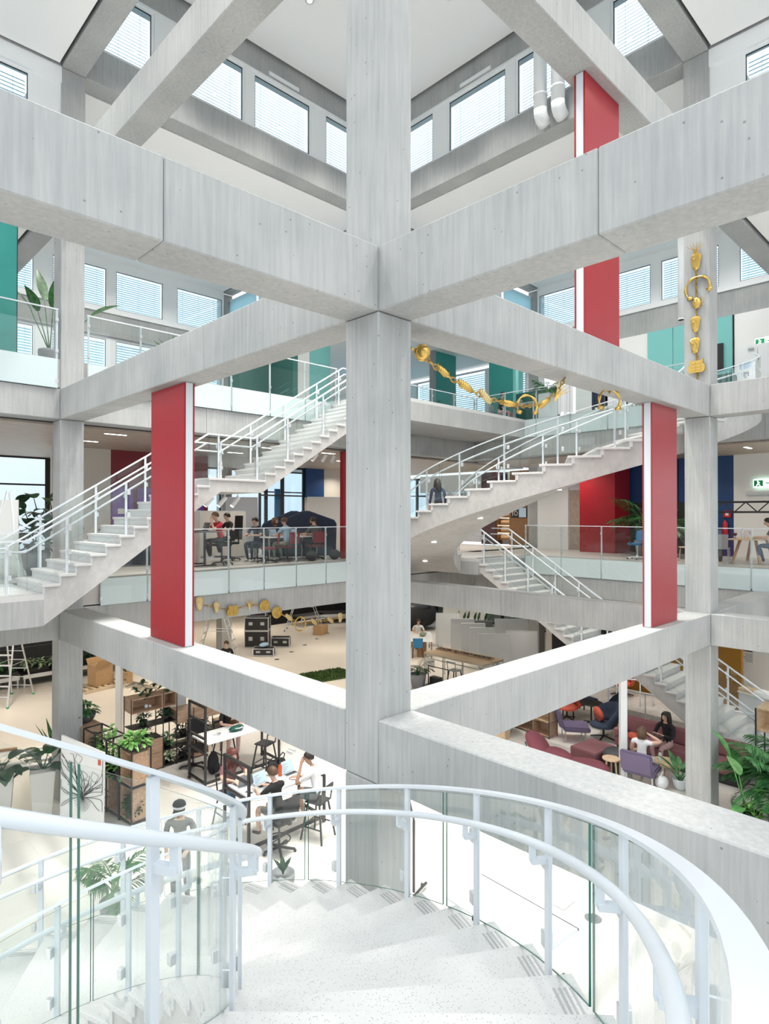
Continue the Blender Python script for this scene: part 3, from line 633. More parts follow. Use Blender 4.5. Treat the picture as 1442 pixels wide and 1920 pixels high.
# left: mezzanine to upper floor, along +X at Y 7.35
o, T = flight('straight_staircase', 'straight white staircase with a middle landing rising behind the left red panel', (-1.2, 7.35, FA), 0, 1, 13, 1.46, 15, rA, .278, 1.72)
nos = [(-1.6, 0), (-.278, 0.0)] + [(T[12][0], T[12][2]), (T[12][1]-.278, T[12][2]), (T[-1][0], T[-1][2]), (T[-1][1]+.4, T[-1][2])]
tp = lambda i, f=.45: T[i][0]+.278*f
ps = [-1.5, -.6, tp(1), tp(5), tp(9), T[12][0]+.25, T[12][1]-.2, tp(15), tp(19), tp(23), tp(26)]
rail_line('stair_railing', 'near white railing of the straight staircase on the left', (-1.2, 7.40, FA), 0, nos, ps, 1, T)
rail_line('stair_railing', 'far white railing of the straight staircase on the left', (-1.2, 9.02, FA), 0, nos, ps, -1, T)
# right: ground to mezzanine, climbing along +Y at X 12
nR = 28; run1 = 15*.27; run = 12*.27
yb = 7.35-(13*.27-.27+1.2+15*.27)
o, T = flight('straight_staircase', 'straight white staircase going down behind the right column', (13.72, yb, 0), 1, 1, 15, 1.2+.27, 13, rG, .27, 1.72, low0=[(.8, 0)])
nos = [(-.5, 0), (-.27, 0.0)] + [(T[14][0], T[14][2]), (T[14][1]-.27, T[14][2]), (T[-1][0], T[-1][2]), (T[-1][1]+.4, T[-1][2])]
ps = [-.3, tp(2), tp(6), tp(10), T[14][0]+.3, T[14][1]-.25, tp(17), tp(20), tp(23), tp(26)]
rail_line('stair_railing', 'near white railing of the flight going down behind the right column', (12.05, yb, 0), PI/2, nos, ps, -1, T)
rail_line('stair_railing', 'far white railing of the flight going down behind the right column', (13.66, yb, 0), PI/2, nos, ps, 1, T)
# ---------------------------------------------------------------- mezzanine railings: glass panes, slim posts, frosted panels over the slab edge
def mezz_rail(label, p0, p1, zf_, zb, n, grp=None, frost=True):
    p0, p1 = Vector((*p0, 0)), Vector((*p1, 0)); d = (p1-p0); L = d.length
    o = thing('balcony_railing', label, 'railing', (p0.x, p0.y, zf_), math.atan2(d.y, d.x), grp)
    MB().box(0, L, -.02, .02, 1.05, 1.075).build('top_rail', 'rail_white', o)
    for i in range(n+1):
        x = min(max(L*i/n, .03), L-.03)
        MB().box(x-.02, x+.02, -.012, .012, zb-zf_+.05, 1.05).build('post', 'rail_white', o)
        if zb < zf_-.2:
            for hz in (.8, .12, zb-zf_+.12): MB().box(x-.03, x+.03, -.03, -.01, hz, hz+.07).build('glass_clamp', 'alu', o)
    for i in range(n):
        a, b_ = L*i/n+.012, L*(i+1)/n-.012
        V = [(a, -.035, zb-zf_), (b_, -.035, zb-zf_), (b_, -.035, 1.02), (a, -.035, 1.02)]; V += [(v[0], -.025, v[2]) for v in V]
        MB().add(V, [(0, 1, 2, 3), (7, 6, 5, 4)]).add(V, [(0, 4, 5, 1), (1, 5, 6, 2), (2, 6, 7, 3), (3, 7, 4, 0)], 1).build('pane', ['glass', 'glass_edge'], o, fix=False)
        if frost: MB().box(a, b_, -.022, -.014, zb-zf_, -.02).build('frosted_panel', 'frosted_glass', o)
    return o
mezz_rail('glass railing of the left mezzanine, between the left column and the middle column', (H+.35, NF-.02), (EX-4.1, NF-.02), FA, AT, 9)
mezz_rail('glass railing of the upper floor above the straight white staircase', (H+.05, NF-.02), (EX-7.0, NF-.02), FB, BT, 6)
mezz_rail('glass railing of the upper floor at the far corner', (EX-5, NF-.02), (EX, NF-.02), FB, BT, 4)
mezz_rail('glass railing of the upper floor at the left edge, with a leafy plant behind', (-9.5, NF-.02), (-H-.06, NF-.02), FB, BT, 6)
mezz_rail('glass railing of the left mezzanine left of the left column', (-9.5, NF-.02), (-H-.4, NF-.02), FA, AT, 6)
mezz_rail('glass railing of the upper floor above the curved staircase', (EX, NF-.1), (EX, 1.75), FB, BT, 6)
mezz_rail('glass railing of the upper floor at the right edge', (EX, -1.2), (EX, -9.5), FB, BT, 6)
mezz_rail('glass railing of the right mezzanine, in front of the red wall', (EX, 7.35), (EX, -9.5), FA, AT, 12)
# ================================================================ kit: people, plants, furniture
import numpy as np
def skin_mesh(name, joints, edges, root, mats, labels, parent):
    """grow one continuous body from a joint graph; labels: per edge (label at start, label at end)"""
    names = list(joints); idx = {n: i for i, n in enumerate(names)}
    me = bpy.data.meshes.new(name); me.from_pydata([joints[n][0] for n in names], [(idx[a], idx[b]) for a, b in edges], [])
    o = bpy.data.objects.new(name, me); C.objects.link(o)
    sk = o.modifiers.new('skin', 'SKIN'); sk.use_smooth_shade = True; sk.branch_smoothing = 0.4
    ss = o.modifiers.new('sub', 'SUBSURF'); ss.levels = 1; ss.render_levels = 1
    lay = me.skin_vertices[0].data
    for n in names:
        r = joints[n][1]; lay[idx[n]].radius = r if isinstance(r, tuple) else (r, r); lay[idx[n]].use_root = (n == root)
    dg = bpy.context.evaluated_depsgraph_get(); nm = bpy.data.meshes.new_from_object(o.evaluated_get(dg))
    bpy.data.objects.remove(o); bpy.data.meshes.remove(me)
    pts = []; lab = []
    for (a, b), (la, lb, sp) in zip(edges, labels):
        pa, pb = np.array(joints[a][0]), np.array(joints[b][0])
        for t in (0, .2, .4, .6, .8, 1): pts.append(pa+(pb-pa)*t); lab.append(la if t < sp else lb)
    pts = np.array(pts); lab = np.array(lab)
    if len(nm.polygons):
        cen = np.array([p.center[:] for p in nm.polygons])
        near = np.argmin(((cen[:, None, :]-pts[None])**2).sum(-1), axis=1)
        for q in mats: nm.materials.append(M[q])
        nm.polygons.foreach_set('material_index', lab[near].astype(int).tolist()); nm.polygons.foreach_set('use_smooth', [True]*len(nm.polygons))
    nm.name = name; o = bpy.data.objects.new(name, nm); C.objects.link(o); o.parent = parent
    return o
def person(label, loc, rz=0.0, pose='sit', seat=.46, lean=.06, table=None, top='cloth_white', bottom='cloth_denim', shoes='cloth_white', skin='skin', hair='hair_dark', style='short', sleeve='short', legs='long', arms='table', turn=0.0, nod=.05, s=1.0, foot=None, cap=None, group=None):
    """faces local +Y. joints are measured in metres on a 1.72 m figure"""
    t = thing('person', label, 'person', loc, rz, group); t.scale = (s,)*3
    J = {}; E = []; Lb = []
    def j(n, p, r): J[n] = (tuple(p), r)
    def e(a, b, la, lb=None, sp=.5): E.append((a, b)); Lb.append((la, la if lb is None else lb, sp))
    SK, TP, BT, SH = 0, 1, 2, 3
    if pose == 'sit':
        h = seat+.10; hip = Vector((0, 0, h)); fz = foot if foot is not None else 0.0
    else:
        h = .93; hip = Vector((0, 0, h)); fz = 0.0
    j('pelvis', hip, (.135, .10)); j('waist', hip+Vector((0, lean*.35, .17)), (.118, .088)); j('chest', hip+Vector((0, lean*.8, .36)), (.142, .098))
    j('collar', hip+Vector((0, lean*1.05, .47)), (.10, .07)); j('neck', hip+Vector((0, lean*1.2+.01, .54)), .047)
    hc_ = hip+Vector((0, lean*1.5+.04, .665)); fx = Vector((sin(turn), cos(turn), -nod)); fx.normalize()
    j('jaw', hc_+Vector((0, 0, -.055))+fx*.012, (.058, .066)); j('brow', hc_+Vector((0, 0, .02)), (.074, .092)); j('crown', hc_+Vector((0, 0, .085))-fx*.01, (.058, .07))
    j('nose', hc_+fx*.108+Vector((0, 0, -.012)), .012)
    e('pelvis', 'waist', BT, TP, .4); e('waist', 'chest', TP); e('chest', 'collar', TP); e('collar', 'neck', TP, SK, .5); e('neck', 'jaw', SK); e('jaw', 'brow', SK); e('brow', 'crown', SK); e('brow', 'nose', SK)
    for sd, q in ((-1, 'l'), (1, 'r')):
        sh = hip+Vector((sd*.185, lean*.95, .445)); j('sh'+q, sh, .062)
        a = arms if isinstance(arms, str) else arms[0 if sd < 0 else 1]
        tz_ = (table if table is not None else seat+.27)+.03
        if a == 'table': el, wr, ha = Vector((sd*.27, .13+lean, tz_+.02)), Vector((sd*.13, .36+lean, tz_+.03)), Vector((-sd*.25, .9, -.05))
        elif a == 'chin': el, wr, ha = Vector((sd*.20, .26+lean, tz_+.01)), hc_+Vector((sd*.05, .13, -.13)), Vector((-sd*.3, -.1, .6))
        elif a == 'book': el, wr, ha = Vector((sd*.25, .12+lean, h+.20)), Vector((sd*.10, .32+lean, h+.27)), Vector((-sd*.3, .6, .4))
        elif a == 'head': el, wr, ha = Vector((sd*.40, .08+lean, h+.50)), hc_+Vector((sd*.12, -.02, -.02)), Vector((-sd*.5, -.2, .3))
        elif a == 'hang': el, wr, ha = sh+Vector((sd*.06, -.02, -.29)), sh+Vector((sd*.07, .06, -.53)), Vector((0, .25, -.9))
        else: el, wr, ha = sh+Vector((sd*.05, -.04, -.28)), sh+Vector((-sd*.02, .22, -.34)), Vector((-sd*.3, .9, .1))      # 'bent'
        j('el'+q, el, .043); j('wr'+q, wr, .029); ha.normalize(); pm = wr+ha*.07; j('pm'+q, pm, (.038, .02))
        e('collar', 'sh'+q, TP); ss_ = TP if sleeve != 'none' else SK; e('sh'+q, 'el'+q, ss_, TP if sleeve == 'long' else SK, .7); e('el'+q, 'wr'+q, TP if sleeve == 'long' else SK, SK, .9); e('wr'+q, 'pm'+q, SK)
        sidev = ha.cross(Vector((0, 0, 1))); sidev = sidev.normalized() if sidev.length > .1 else Vector((1, 0, 0)); dn = Vector((0, 0, -1)) if abs(ha.z) < .8 else Vector((0, -1, 0))
        for fi, (off, ln) in enumerate(((-.028, .066), (-.009, .078), (.010, .074), (.028, .058))):
            b0 = pm+sidev*off+ha*.035; b1 = b0+ha*ln*.55+dn*.012; b2 = b1+ha*ln*.35+dn*.03
            j('f%d0' % fi+q, b0, .0095); j('f%d1' % fi+q, b1, .0085); j('f%d2' % fi+q, b2, .007)
            e('pm'+q, 'f%d0' % fi+q, SK); e('f%d0' % fi+q, 'f%d1' % fi+q, SK); e('f%d1' % fi+q, 'f%d2' % fi+q, SK)
        ts = sidev*(.042 if (sidev.x*sd) < 0 else -.042); b0 = wr+ha*.035+ts*.8; b1 = b0+ha*.035+ts*.35
        j('t0'+q, b0, .010); j('t1'+q, b1, .008); e('wr'+q, 't0'+q, SK); e('t0'+q, 't1'+q, SK)
        hp = hip+Vector((sd*.095, .02 if pose == 'sit' else 0, -.03)); j('hip'+q, hp, .092)
        if pose == 'sit':
            kn = Vector((sd*.125, .44, h-.015)); an = Vector((sd*.12, .42-.10*(sd > 0), max(fz+.08, h-.52)))
        else: kn = Vector((sd*.10, .03, .50)); an = Vector((sd*.11, -.02, .085))
        j('kn'+q, kn, .062); j('an'+q, an, .038); j('he'+q, an+Vector((0, -.03, -.045)), .035); j('to'+q, an+Vector((sd*.02, .16, -.055)), (.036, .024))
        e('pelvis', 'hip'+q, BT); e('hip'+q, 'kn'+q, BT, BT if legs == 'long' else SK, .75); e('kn'+q, 'an'+q, BT if legs == 'long' else SK, SK if legs != 'long' else BT, .9); e('an'+q, 'he'+q, SH); e('he'+q, 'to'+q, SH)
    skin_mesh('body', J, E, 'pelvis', [skin, top, bottom, shoes], Lb, t)
    # head details
    sdv = Vector((fx.y, -fx.x, 0)).normalized()
    m = MB()
    for sd in (-1, 1): m.ball(hc_+fx*.083+sdv*sd*.032+Vector((0, 0, .018)), .010, 6, k=5)
    m.build('eyes', 'ink', t, smooth=True)
    MB().obox(hc_+fx*.082+Vector((0, 0, -.055)), (.042, .012, .008), -turn).build('mouth', 'dark_red', t, bevel=.002)
    m = MB()
    for sd in (-1, 1): m.ball(hc_+sdv*sd*.077-fx*.005+Vector((0, 0, -.005)), (.012, .018, .030), 6, k=5)
    m.build('ears', skin, t, smooth=True)
    hm = MB(); n = 14; k = 9; V = []; cx = hc_-fx*.012+Vector((0, 0, .022)); rr = (.092, .108, .108)
    for i in range(k+1):
        th_ = PI*.62*i/k
        for q in range(n):
            a = 2*PI*q/n; d = sdv*cos(a)+Vector((fx.x, fx.y, 0)).normalized()*sin(a); front = max(0, sin(a))
            tt = th_*(1-.36*front**1.5) if style != 'bald' else th_*.6
            V.append(cx+d*sin(tt)*(rr[0] if abs(cos(a)) > .7 else rr[1])*1.0+Vector((0, 0, cos(tt)*rr[2])))
    F = [(i*n+q, i*n+(q+1) % n, (i+1)*n+(q+1) % n, (i+1)*n+q) for i in range(k) for q in range(n)]
    hm.add(V, F)
    if style == 'long':
        bk = cx-fx*.055
        hm.tube([bk+Vector((0, 0, .05)), bk+Vector((0, -.02, -.08)), bk+Vector((0, -.035, -.22)), bk+Vector((0, -.03, -.36))], [.085, .10, .10, .055], 10)
        for sd in (-1, 1): hm.tube([cx+sdv*sd*.07+Vector((0, 0, .03)), cx+sdv*sd*.085+Vector((0, 0, -.09)), cx+sdv*sd*.10+fx*.02+Vector((0, 0, -.26))], [.03, .035, .02], 7)
    if style == 'bun': hm.ball(cx-fx*.10+Vector((0, 0, .06)), .05, 9)
    if style == 'bob': hm.tube([cx-fx*.03+Vector((0, 0, .05)), cx-fx*.045+Vector((0, 0, -.06)), cx-fx*.05+Vector((0, 0, -.17))], [.10, .115, .10], 10)
    hm.build('hair', hair, t, smooth=True)
    if cap:
        c_ = MB(); c_.lathe([(.104, .02), (.106, .06), (.09, .10), (.05, .125), (.001, .13)], cx, 14); c_.obox(cx+fx*.13+Vector((0, 0, .03)), (.15, .11, .014), -turn); c_.build('cap', cap, t, smooth=False)
        MB().lathe([(.107, .02), (.109, .05), (.105, .052)], cx, 14).build('headband', 'cloth_white', t)
    return t
# ------------------------------------------------ plants
def blade(mb, base, az, el, length, width, droop=.5, n=4, fold=.15, mi=0, tip=1.0):
    d = Vector((cos(az)*cos(el), sin(az)*cos(el), sin(el))); p = Vector(base); sd = Vector((-sin(az), cos(az), 0)); V = []
    for i in range(n+1):
        t = i/n; wd = width*math.sin(PI*min(1, (t*.92+.06))**(.8))*.5 if i < n else width*.03
        u = sd.cross(d).normalized()*-1
        V += [p-sd*wd+u*abs(wd)*fold, p.copy(), p+sd*wd+u*abs(wd)*fold]
        d = (d+Vector((0, 0, -droop/n))).normalized(); p = p+d*(length/n)
    F = []
    for i in range(n): A = i*3; F += [(A, A+1, A+4, A+3), (A+1, A+2, A+5, A+4)]
    mb.add(V, F, mi); return p
def bush(r, h, n, ls, seed, z0=0.0, up_=.2, spill=0.0):
    rnd = random.Random(seed); m = MB()
    for i in range(n):
        a = rnd.uniform(0, 2*PI); q = rnd.random()**.6; z = z0+h*rnd.random()*(1-.5*q*q)-spill*q*q*h
        p = (r*q*.75*cos(a), r*q*.75*sin(a), z)
        blade(m, p, a+rnd.uniform(-.9, .9), rnd.uniform(-.3, .9)+up_*(1-q), ls*rnd.uniform(.7, 1.3), ls*rnd.uniform(.4, .62), rnd.uniform(.4, 1.1), 3)
    for i in range(6):
        a = i*1.05; m.tube([(0, 0, z0-.05), (r*.3*cos(a), r*.3*sin(a), z0+h*.5), (r*.5*cos(a), r*.5*sin(a), z0+h*.8)], .006, 4)
    return m
def bowl(name, r, h, mat, parent, n=18):
    MB().lathe([(r*.55, 0), (r*.85, h*.35), (r, h*.85), (r*.98, h), (r*.9, h), (r*.86, h*.85), (.001, h*.82)], n=n).build(name, mat, parent, smooth=True)
def potted(label, loc, r, h, leaf, seed, pot='dark_grey', n=70, ls=.12, pr=None, ph=None, name='potted_plant', group=None, spill=.25):
    t = thing(name, label, 'plant', loc, 0, group); pr = pr or r*.5; ph = ph or pr*1.3
    bowl('pot', pr, ph, pot, t); f = bush(r, h, n, ls, seed, ph, spill=spill).build('foliage', leaf, t, fix=False); f['kind'] = 'stuff'
    return t
def frond_mesh(length, n, ll, lw, el, droop, seed, leafmat, parent, az, base):
    rnd = random.Random(seed); m = MB(); d = Vector((cos(el), 0, sin(el))); p = Vector((0, 0, 0)); pts = [p.copy()]; K = 14
    for i in range(K): d = (d+Vector((0, 0, -droop/K))).normalized(); p = p+d*(length/K); pts.append(p.copy())
    m.tube(pts, [.012*(1-.85*i/K) for i in range(K+1)], 5)
    for i in range(n):
        t = .22+.78*i/(n-1); q = t*K; a = min(int(q), K-1); c = pts[a].lerp(pts[a+1], q-a); env = math.sin(PI*(.12+.85*t))**.7
        tg = (pts[a+1]-pts[a]).normalized()
        for sd in (-1, 1):
            az_ = math.atan2(sd*1.0, tg.x*.9); blade(m, c, az_, tg.z*.3+rnd.uniform(-.1, .25), ll*env*rnd.uniform(.85, 1.1), lw, rnd.uniform(.5, .9), 3, .1)
    o = m.build('frond', leafmat, parent, fix=False); o.rotation_euler = (0, 0, az); o.location = base; return o
def palm(label, loc, nf, length, seed, leaf='leaf_dark', pot=None, pr=.2, ph=.35, ll=.3, lw=.028, nl=20, el=(.5, 1.3), stem=.25, group=None, droop=(1.0, 1.9)):
    t = thing('potted_palm', label, 'plant', loc, 0, group); rnd = random.Random(seed)
    if pot: MB().lathe([(pr*.75, 0), (pr, ph*.9), (pr*1.03, ph), (pr*.9, ph), (pr*.86, ph*.88), (.001, ph*.86)], n=20).build('pot', pot, t, smooth=True)
    m = MB()
    for i in range(5): a = i*1.26; m.tube([(.03*cos(a), .03*sin(a), ph*.8), (.05*cos(a), .05*sin(a), ph+stem)], [.018, .012], 6)
    m.build('stems', 'leaf_light' if leaf != 'leaf_dark' else 'leaf', t)
    for i in range(nf):
        a = 2*PI*i/nf+rnd.uniform(-.3, .3); frond_mesh(length*rnd.uniform(.75, 1.1), nl, ll, lw, rnd.uniform(*el), rnd.uniform(*droop), seed*50+i, leaf, t, a, (.05*cos(a), .05*sin(a), ph+stem*rnd.uniform(.3, 1)))
    return t
def bigleaf(parent, base, az, el, stem, length, width, mat, droop=.7, fold=.18):
    m = MB(); d = Vector((cos(az)*cos(el), sin(az)*cos(el), sin(el))); p = Vector(base); q = p+d*stem*.5; e_ = p+d*stem
    m.tube([p, q, e_], [.016, .012, .009], 6); blade(m, e_, az, el-.12, length, width, droop, 7, fold)
    return m.build('leaf', mat, parent, fix=False, smooth=True)
# ------------------------------------------------ furniture
def star_base(t, r, h, mat='black_plastic', z=.06):
    m = MB()
    for i in range(5): a = 2*PI*i/5+.3; m.bar((0, 0, z+.03), (r*cos(a), r*sin(a), z), .045, .03)
    m.lathe([(.03, z), (.035, z+.08), (.02, z+.1)], n=10); m.build('base', mat, t)
    MB().tube([(0, 0, z+.06), (0, 0, h)], .022, 8).build('gas_column', mat if mat == 'black_plastic' else 'steel', t)
    c0 = MB(); c0.tube([(0, -.012, .028), (0, .012, .028)], .028, 10); c0.box(-.012, .012, -.016, .016, .03, .06)
    cas = c0.build('caster', 'black_plastic', t)
    for i in range(5):
        o = cas if i == 0 else cas.copy()
        if i: C.objects.link(o)
        o.parent = t; a = 2*PI*i/5+.3; o.location = (r*cos(a), r*sin(a), 0); o.rotation_euler = (0, 0, a)
def cushion(x0, x1, y0, y1, z0, z1, b=.03): return MB().box(x0, x1, y0, y1, z0, z1)
def office_chair(label, loc, rz, fab='black_cloth', seat=.48, group=None, ring=False, base='black_plastic', arms=False, back=.5):
    t = thing('office_chair', label, 'chair', loc, rz, group)
    star_base(t, .30, seat-.03, base)
    MB().box(-.23, .23, -.22, .23, seat-.04, seat+.03).build('seat', fab, t, bevel=.025, seg=2)
    m = MB(); n = 6; V = []
    for i in range(n+1):
        a = -0.55+1.1*i/n; x, y = .30*sin(a)/.55*.8, -.24-.05+.10*(1-cos(a))*2.2
        V += [(x, y, seat+.10), (x, y-.03-.02, seat+.10+back), (x, y-.07, seat+.10+back), (x, y-.035, seat+.10)]
    F = []
    for i in range(n): A = i*4; F += [(A+k, A+(k+1) % 4, A+4+(k+1) % 4, A+4+k) for k in range(4)]
    F += [(3, 2, 1, 0), (n*4, n*4+1, n*4+2, n*4+3)]
    m.add(V, F).build('backrest', fab, t, bevel=.012)
    MB().bar((0, -.1, seat-.03), (0, -.30, seat-.01), .05, .02).bar((0, -.30, seat-.01), (0, -.31, seat+.2), .05, .02, upv=(0, 1, 0)).build('back_bracket', 'black_plastic', t)
    if arms:
        for s in (-1, 1): MB().bar((s*.25, -.02, seat), (s*.28, -.02, seat+.2), .03, .03).bar((s*.28, -.14, seat+.21), (s*.28, .14, seat+.21), .06, .025).build('armrest', 'black_plastic', t)
    if ring: MB().tube([(.21*cos(2*PI*i/20), .21*sin(2*PI*i/20), .24) for i in range(20)], .012, 6, closed=True).bar((-.21, 0, .24), (.21, 0, .24), .02, .012).build('foot_ring', 'black_metal', t)
    return t
def bar_stool(label, loc, rz, seat=.76, mat='black_plastic', group=None, back=.30):
    t = thing('bar_stool', label, 'stool', loc, rz, group)
    for sx in (-1, 1):
        for sy in (-1, 1): MB().bar((sx*.24, sy*.24, 0), (sx*.15, sy*.13, seat-.02), .028, .028).build('leg', 'black_metal', t)
    f = MB()
    for s in (-1, 1): f.bar((s*.215, -.21, .26), (s*.215, .21, .26), .02, .02)
    f.bar((-.21, .215, .26), (.21, .215, .26), .02, .02).build('footrest', 'black_metal', t)
    MB().box(-.19, .19, -.18, .19, seat-.02, seat+.015).build('seat', mat, t, bevel=.015)
    m = MB()
    for s in (-1, 1): m.bar((s*.17, -.17, seat), (s*.18, -.22, seat+back), .022, .022)
    m.bar((-.19, -.22, seat+back), (.19, -.22, seat+back), .025, .06).build('backrest', mat, t)
    return t
def side_chair(label, loc, rz, mat, legmat='steel', seat=.45, group=None, open_back=False):
    t = thing('side_chair', label, 'chair', loc, rz, group)
    for sx in (-1, 1):
        MB().bar((sx*.22, .20, 0), (sx*.19, .17, seat-.02), .028, .028).build('leg', legmat, t); MB().bar((sx*.22, -.24, 0), (sx*.19, -.17, seat-.02), .028, .028).build('leg', legmat, t)
    MB().box(-.22, .22, -.21, .22, seat-.02, seat+.015).build('seat', mat, t, bevel=.012)
    m = MB()
    if open_back:
        m.bar((-.2, -.2, seat), (-.2, -.27, seat+.40), .025, .03).bar((.2, -.2, seat), (.2, -.27, seat+.40), .025, .03)
        for i in range(5): m.bar((-.14+.07*i, -.21, seat+.02), (-.14+.07*i, -.265, seat+.38), .022, .012)
        m.bar((-.21, -.27, seat+.40), (.21, -.27, seat+.40), .03, .06)
    else:
        m.add([(-.2, -.20, seat), (.2, -.20, seat), (.22, -.27, seat+.42), (-.22, -.27, seat+.42), (-.2, -.215, seat), (.2, -.215, seat), (.22, -.285, seat+.42), (-.22, -.285, seat+.42)], [(0, 1, 2, 3), (7, 6, 5, 4), (0, 4, 5, 1), (1, 5, 6, 2), (2, 6, 7, 3), (3, 7, 4, 0)])
    m.build('backrest', mat, t, bevel=.006)
    return t
def laptop(label, loc, rz, group=None, screen='screen', body='alu', open_=1.9):
    t = thing('laptop', label, 'laptop', loc, rz, group)
    MB().box(-.165, .165, -.115, .115, 0, .014).build('keyboard_base', body, t, bevel=.003)
    MB().box(-.14, .14, -.02, .08, .0142, .0152).build('keys', 'black_plastic', t)
    l = MB().box(-.165, .165, -.006, 0, 0, .225).build('lid', body, t, bevel=.002); s = MB().box(-.155, .155, -.0075, -.0065, .012, .215)
    d = s.build('display', screen, l); l.location = (0, .115, .014); l.rotation_euler = (open_-PI/2, 0, 0); l.rotation_euler = (-(open_-PI/2), 0, 0)
    q = MB()
    for i in range(5): q.box(-.13, -.13+.04*(2+i % 3), -.0082, -.0077, .04+.03*i, .05+.03*i)
    q.build('text_lines', 'mid_grey', l)
    return t
def bottle(label, loc, mat, h=.25, r=.036, name='bottle'):
    t = thing(name, label, 'bottle', loc); MB().lathe([(r*.9, 0), (r, .01), (r, h*.72), (r*.45, h*.84), (r*.4, h*.9)], n=14).build('body', mat, t, smooth=True); MB().lathe([(r*.5, h*.9), (r*.5, h), (.001, h)], n=12).build('cap', 'black_plastic', t); return t
def board(label, loc, rz, w, h, mat, tilt=0.12, thick=.03, feet=True, name='whiteboard', group=None, frame='alu', z0=.05, cut=0.0):
    """free-standing or leaning panel; local x along the width, front faces -y"""
    t = thing(name, label, 'whiteboard', loc, rz, group); y = math.tan(tilt)*h
    P = [(-w/2, 0, z0), (w/2, 0, z0), (w/2-cut, y, z0+h), (-w/2+cut, y, z0+h)]
    MB().add(P+[(p[0], p[1]+thick, p[2]) for p in P], [(0, 1, 2, 3), (7, 6, 5, 4), (0, 4, 5, 1), (1, 5, 6, 2), (2, 6, 7, 3), (3, 7, 4, 0)]).build('panel', mat, t)
    m = MB()
    for a, b_ in zip(P, P[1:]+P[:1]): m.bar((a[0], a[1]+thick/2, a[2]), (b_[0], b_[1]+thick/2, b_[2]), thick*1.25, .016)
    m.build('edge_frame', frame, t)
    if feet:
        for s in (-1, 1): MB().bar((s*(w/2-.12), -.18, .03), (s*(w/2-.12), .3, .03), .05, .04).build('foot', 'mid_grey', t)
    return t
def table(label, loc, rz, w, d, h, top='white_paint', leg='black_metal', name='table', group=None, th=.03, casters=False):
    t = thing(name, label, 'table', loc, rz, group)
    MB().box(-w/2, w/2, -d/2, d/2, h-th, h).build('tabletop', top, t, bevel=.006)
    for sx in (-1, 1):
        for sy in (-1, 1):
            MB().box(sx*(w/2-.06)-.02, sx*(w/2-.06)+.02, sy*(d/2-.06)-.02, sy*(d/2-.06)+.02, .0 if not casters else .07, h-th).build('leg', leg, t)
            if casters: MB().tube([(sx*(w/2-.06), sy*(d/2-.06)-.015, .035), (sx*(w/2-.06), sy*(d/2-.06)+.015, .035)], .035, 10).build('caster', 'black_plastic', t)
    return t
def a_ladder(label, loc, rz, h, w0=.55, w1=.34, spread=.55, feetmat='exit_green', group=None):
    t = thing('stepladder', label, 'ladder', loc, rz, group)
    for sy in (-1, 1):
        l = None
        for sx in (-1, 1):
            o = MB().bar((sx*w0/2, sy*spread, .03), (sx*w1/2, sy*.06, h), .05, .028).build('stile', 'alu', t); MB().bar((sx*w0/2, sy*spread, 0), (sx*w0/2, sy*spread*.985, .05), .06, .05).build('foot_cap', feetmat, o)
        n = int(h/.29)
        m0 = None
        for i in range(1, n):
            f = i/n; ww = w0+(w1-w0)*f; MB().bar((-ww/2, sy*(spread+(.06-spread)*f), .03+(h-.03)*f), (ww/2, sy*(spread+(.06-spread)*f), .03+(h-.03)*f), .03, .05 if sy < 0 else .025).build('rung', 'alu', t)
    MB().box(-w1/2-.03, w1/2+.03, -.1, .1, h, h+.03).build('top_cap', 'alu', t)
    m = MB()
    for sx in (-1, 1): m.bar((sx*(w0+w1)/4, -spread*.55, h*.5), (sx*(w0+w1)/4, spread*.55, h*.5), .012, .02)
    m.build('spreader', 'alu', t)
    return t
def carton(label, loc, rz, s, mat='cardboard', group=None, open_=False):
    t = thing('cardboard_box', label, 'box', loc, rz, group); x, y, z = s
    MB().box(-x/2, x/2, -y/2, y/2, 0, z).build('carton', mat, t, bevel=.004); MB().box(-.03, .03, -y/2-.001, y/2+.001, z, z+.002).build('tape', 'pallet_wood', t)
    if open_:
        for s_ in (-1, 1): MB().bar((0, s_*y/2, z), (0, s_*(y/2+.12), z+.2), x*.95, .005).build('flap', mat, t)
    return t
# ================================================================ ground floor, left: study tables, shelves, plants
def ladder_table(label, x0, x1, y0, y1, h, fh, frame_at):
    t = thing('work_table', label, 'table', ((x0+x1)/2, (y0+y1)/2, 0)); hx, hy = (x1-x0)/2, (y1-y0)/2; w_ = .05
    MB().box(-hx+.06, hx+.02, -hy, hy, h-.035, h).build('tabletop', 'white_paint', t, bevel=.004)
    for s in (-1, 1):                                       # end frames; the one on the left is a tall ladder
        top = fh if s == frame_at else h-.04; f = MB(); x = s*hx
        for sy in (-1, 1): f.box(x-w_/2, x+w_/2, sy*hy-w_/2, sy*hy+w_/2, .08, top)
        f.box(x-w_/2, x+w_/2, -hy+w_/2, hy-w_/2, .09, .14); f.box(x-w_/2, x+w_/2, -hy+w_/2, hy-w_/2, top-w_, top)
        f.build('tall_frame' if s == frame_at else 'leg_frame', 'black_metal', t, bevel=.004)
        if s == frame_at:
            for k in (.42, .6, .8): MB().box(x-w_/2, x+w_/2, -hy+w_/2, hy-w_/2, fh*k-.02, fh*k+.02).build('rung', 'black_metal', t)
        for sy in (-1, 1): MB().tube([(x, sy*hy-.02, .04), (x, sy*hy+.02, .04)], .04, 12).build('caster', 'black_plastic', t)
    MB().box(-hx+w_/2, hx-w_/2, -hy-w_/2, -hy+w_/2, .09, .14).build('floor_bar', 'black_metal', t)
    MB().box(-hx+w_/2, hx-w_/2, hy-.02, hy+.02, h-.09, h-.04).build('rail_bar', 'black_metal', t)
    return t
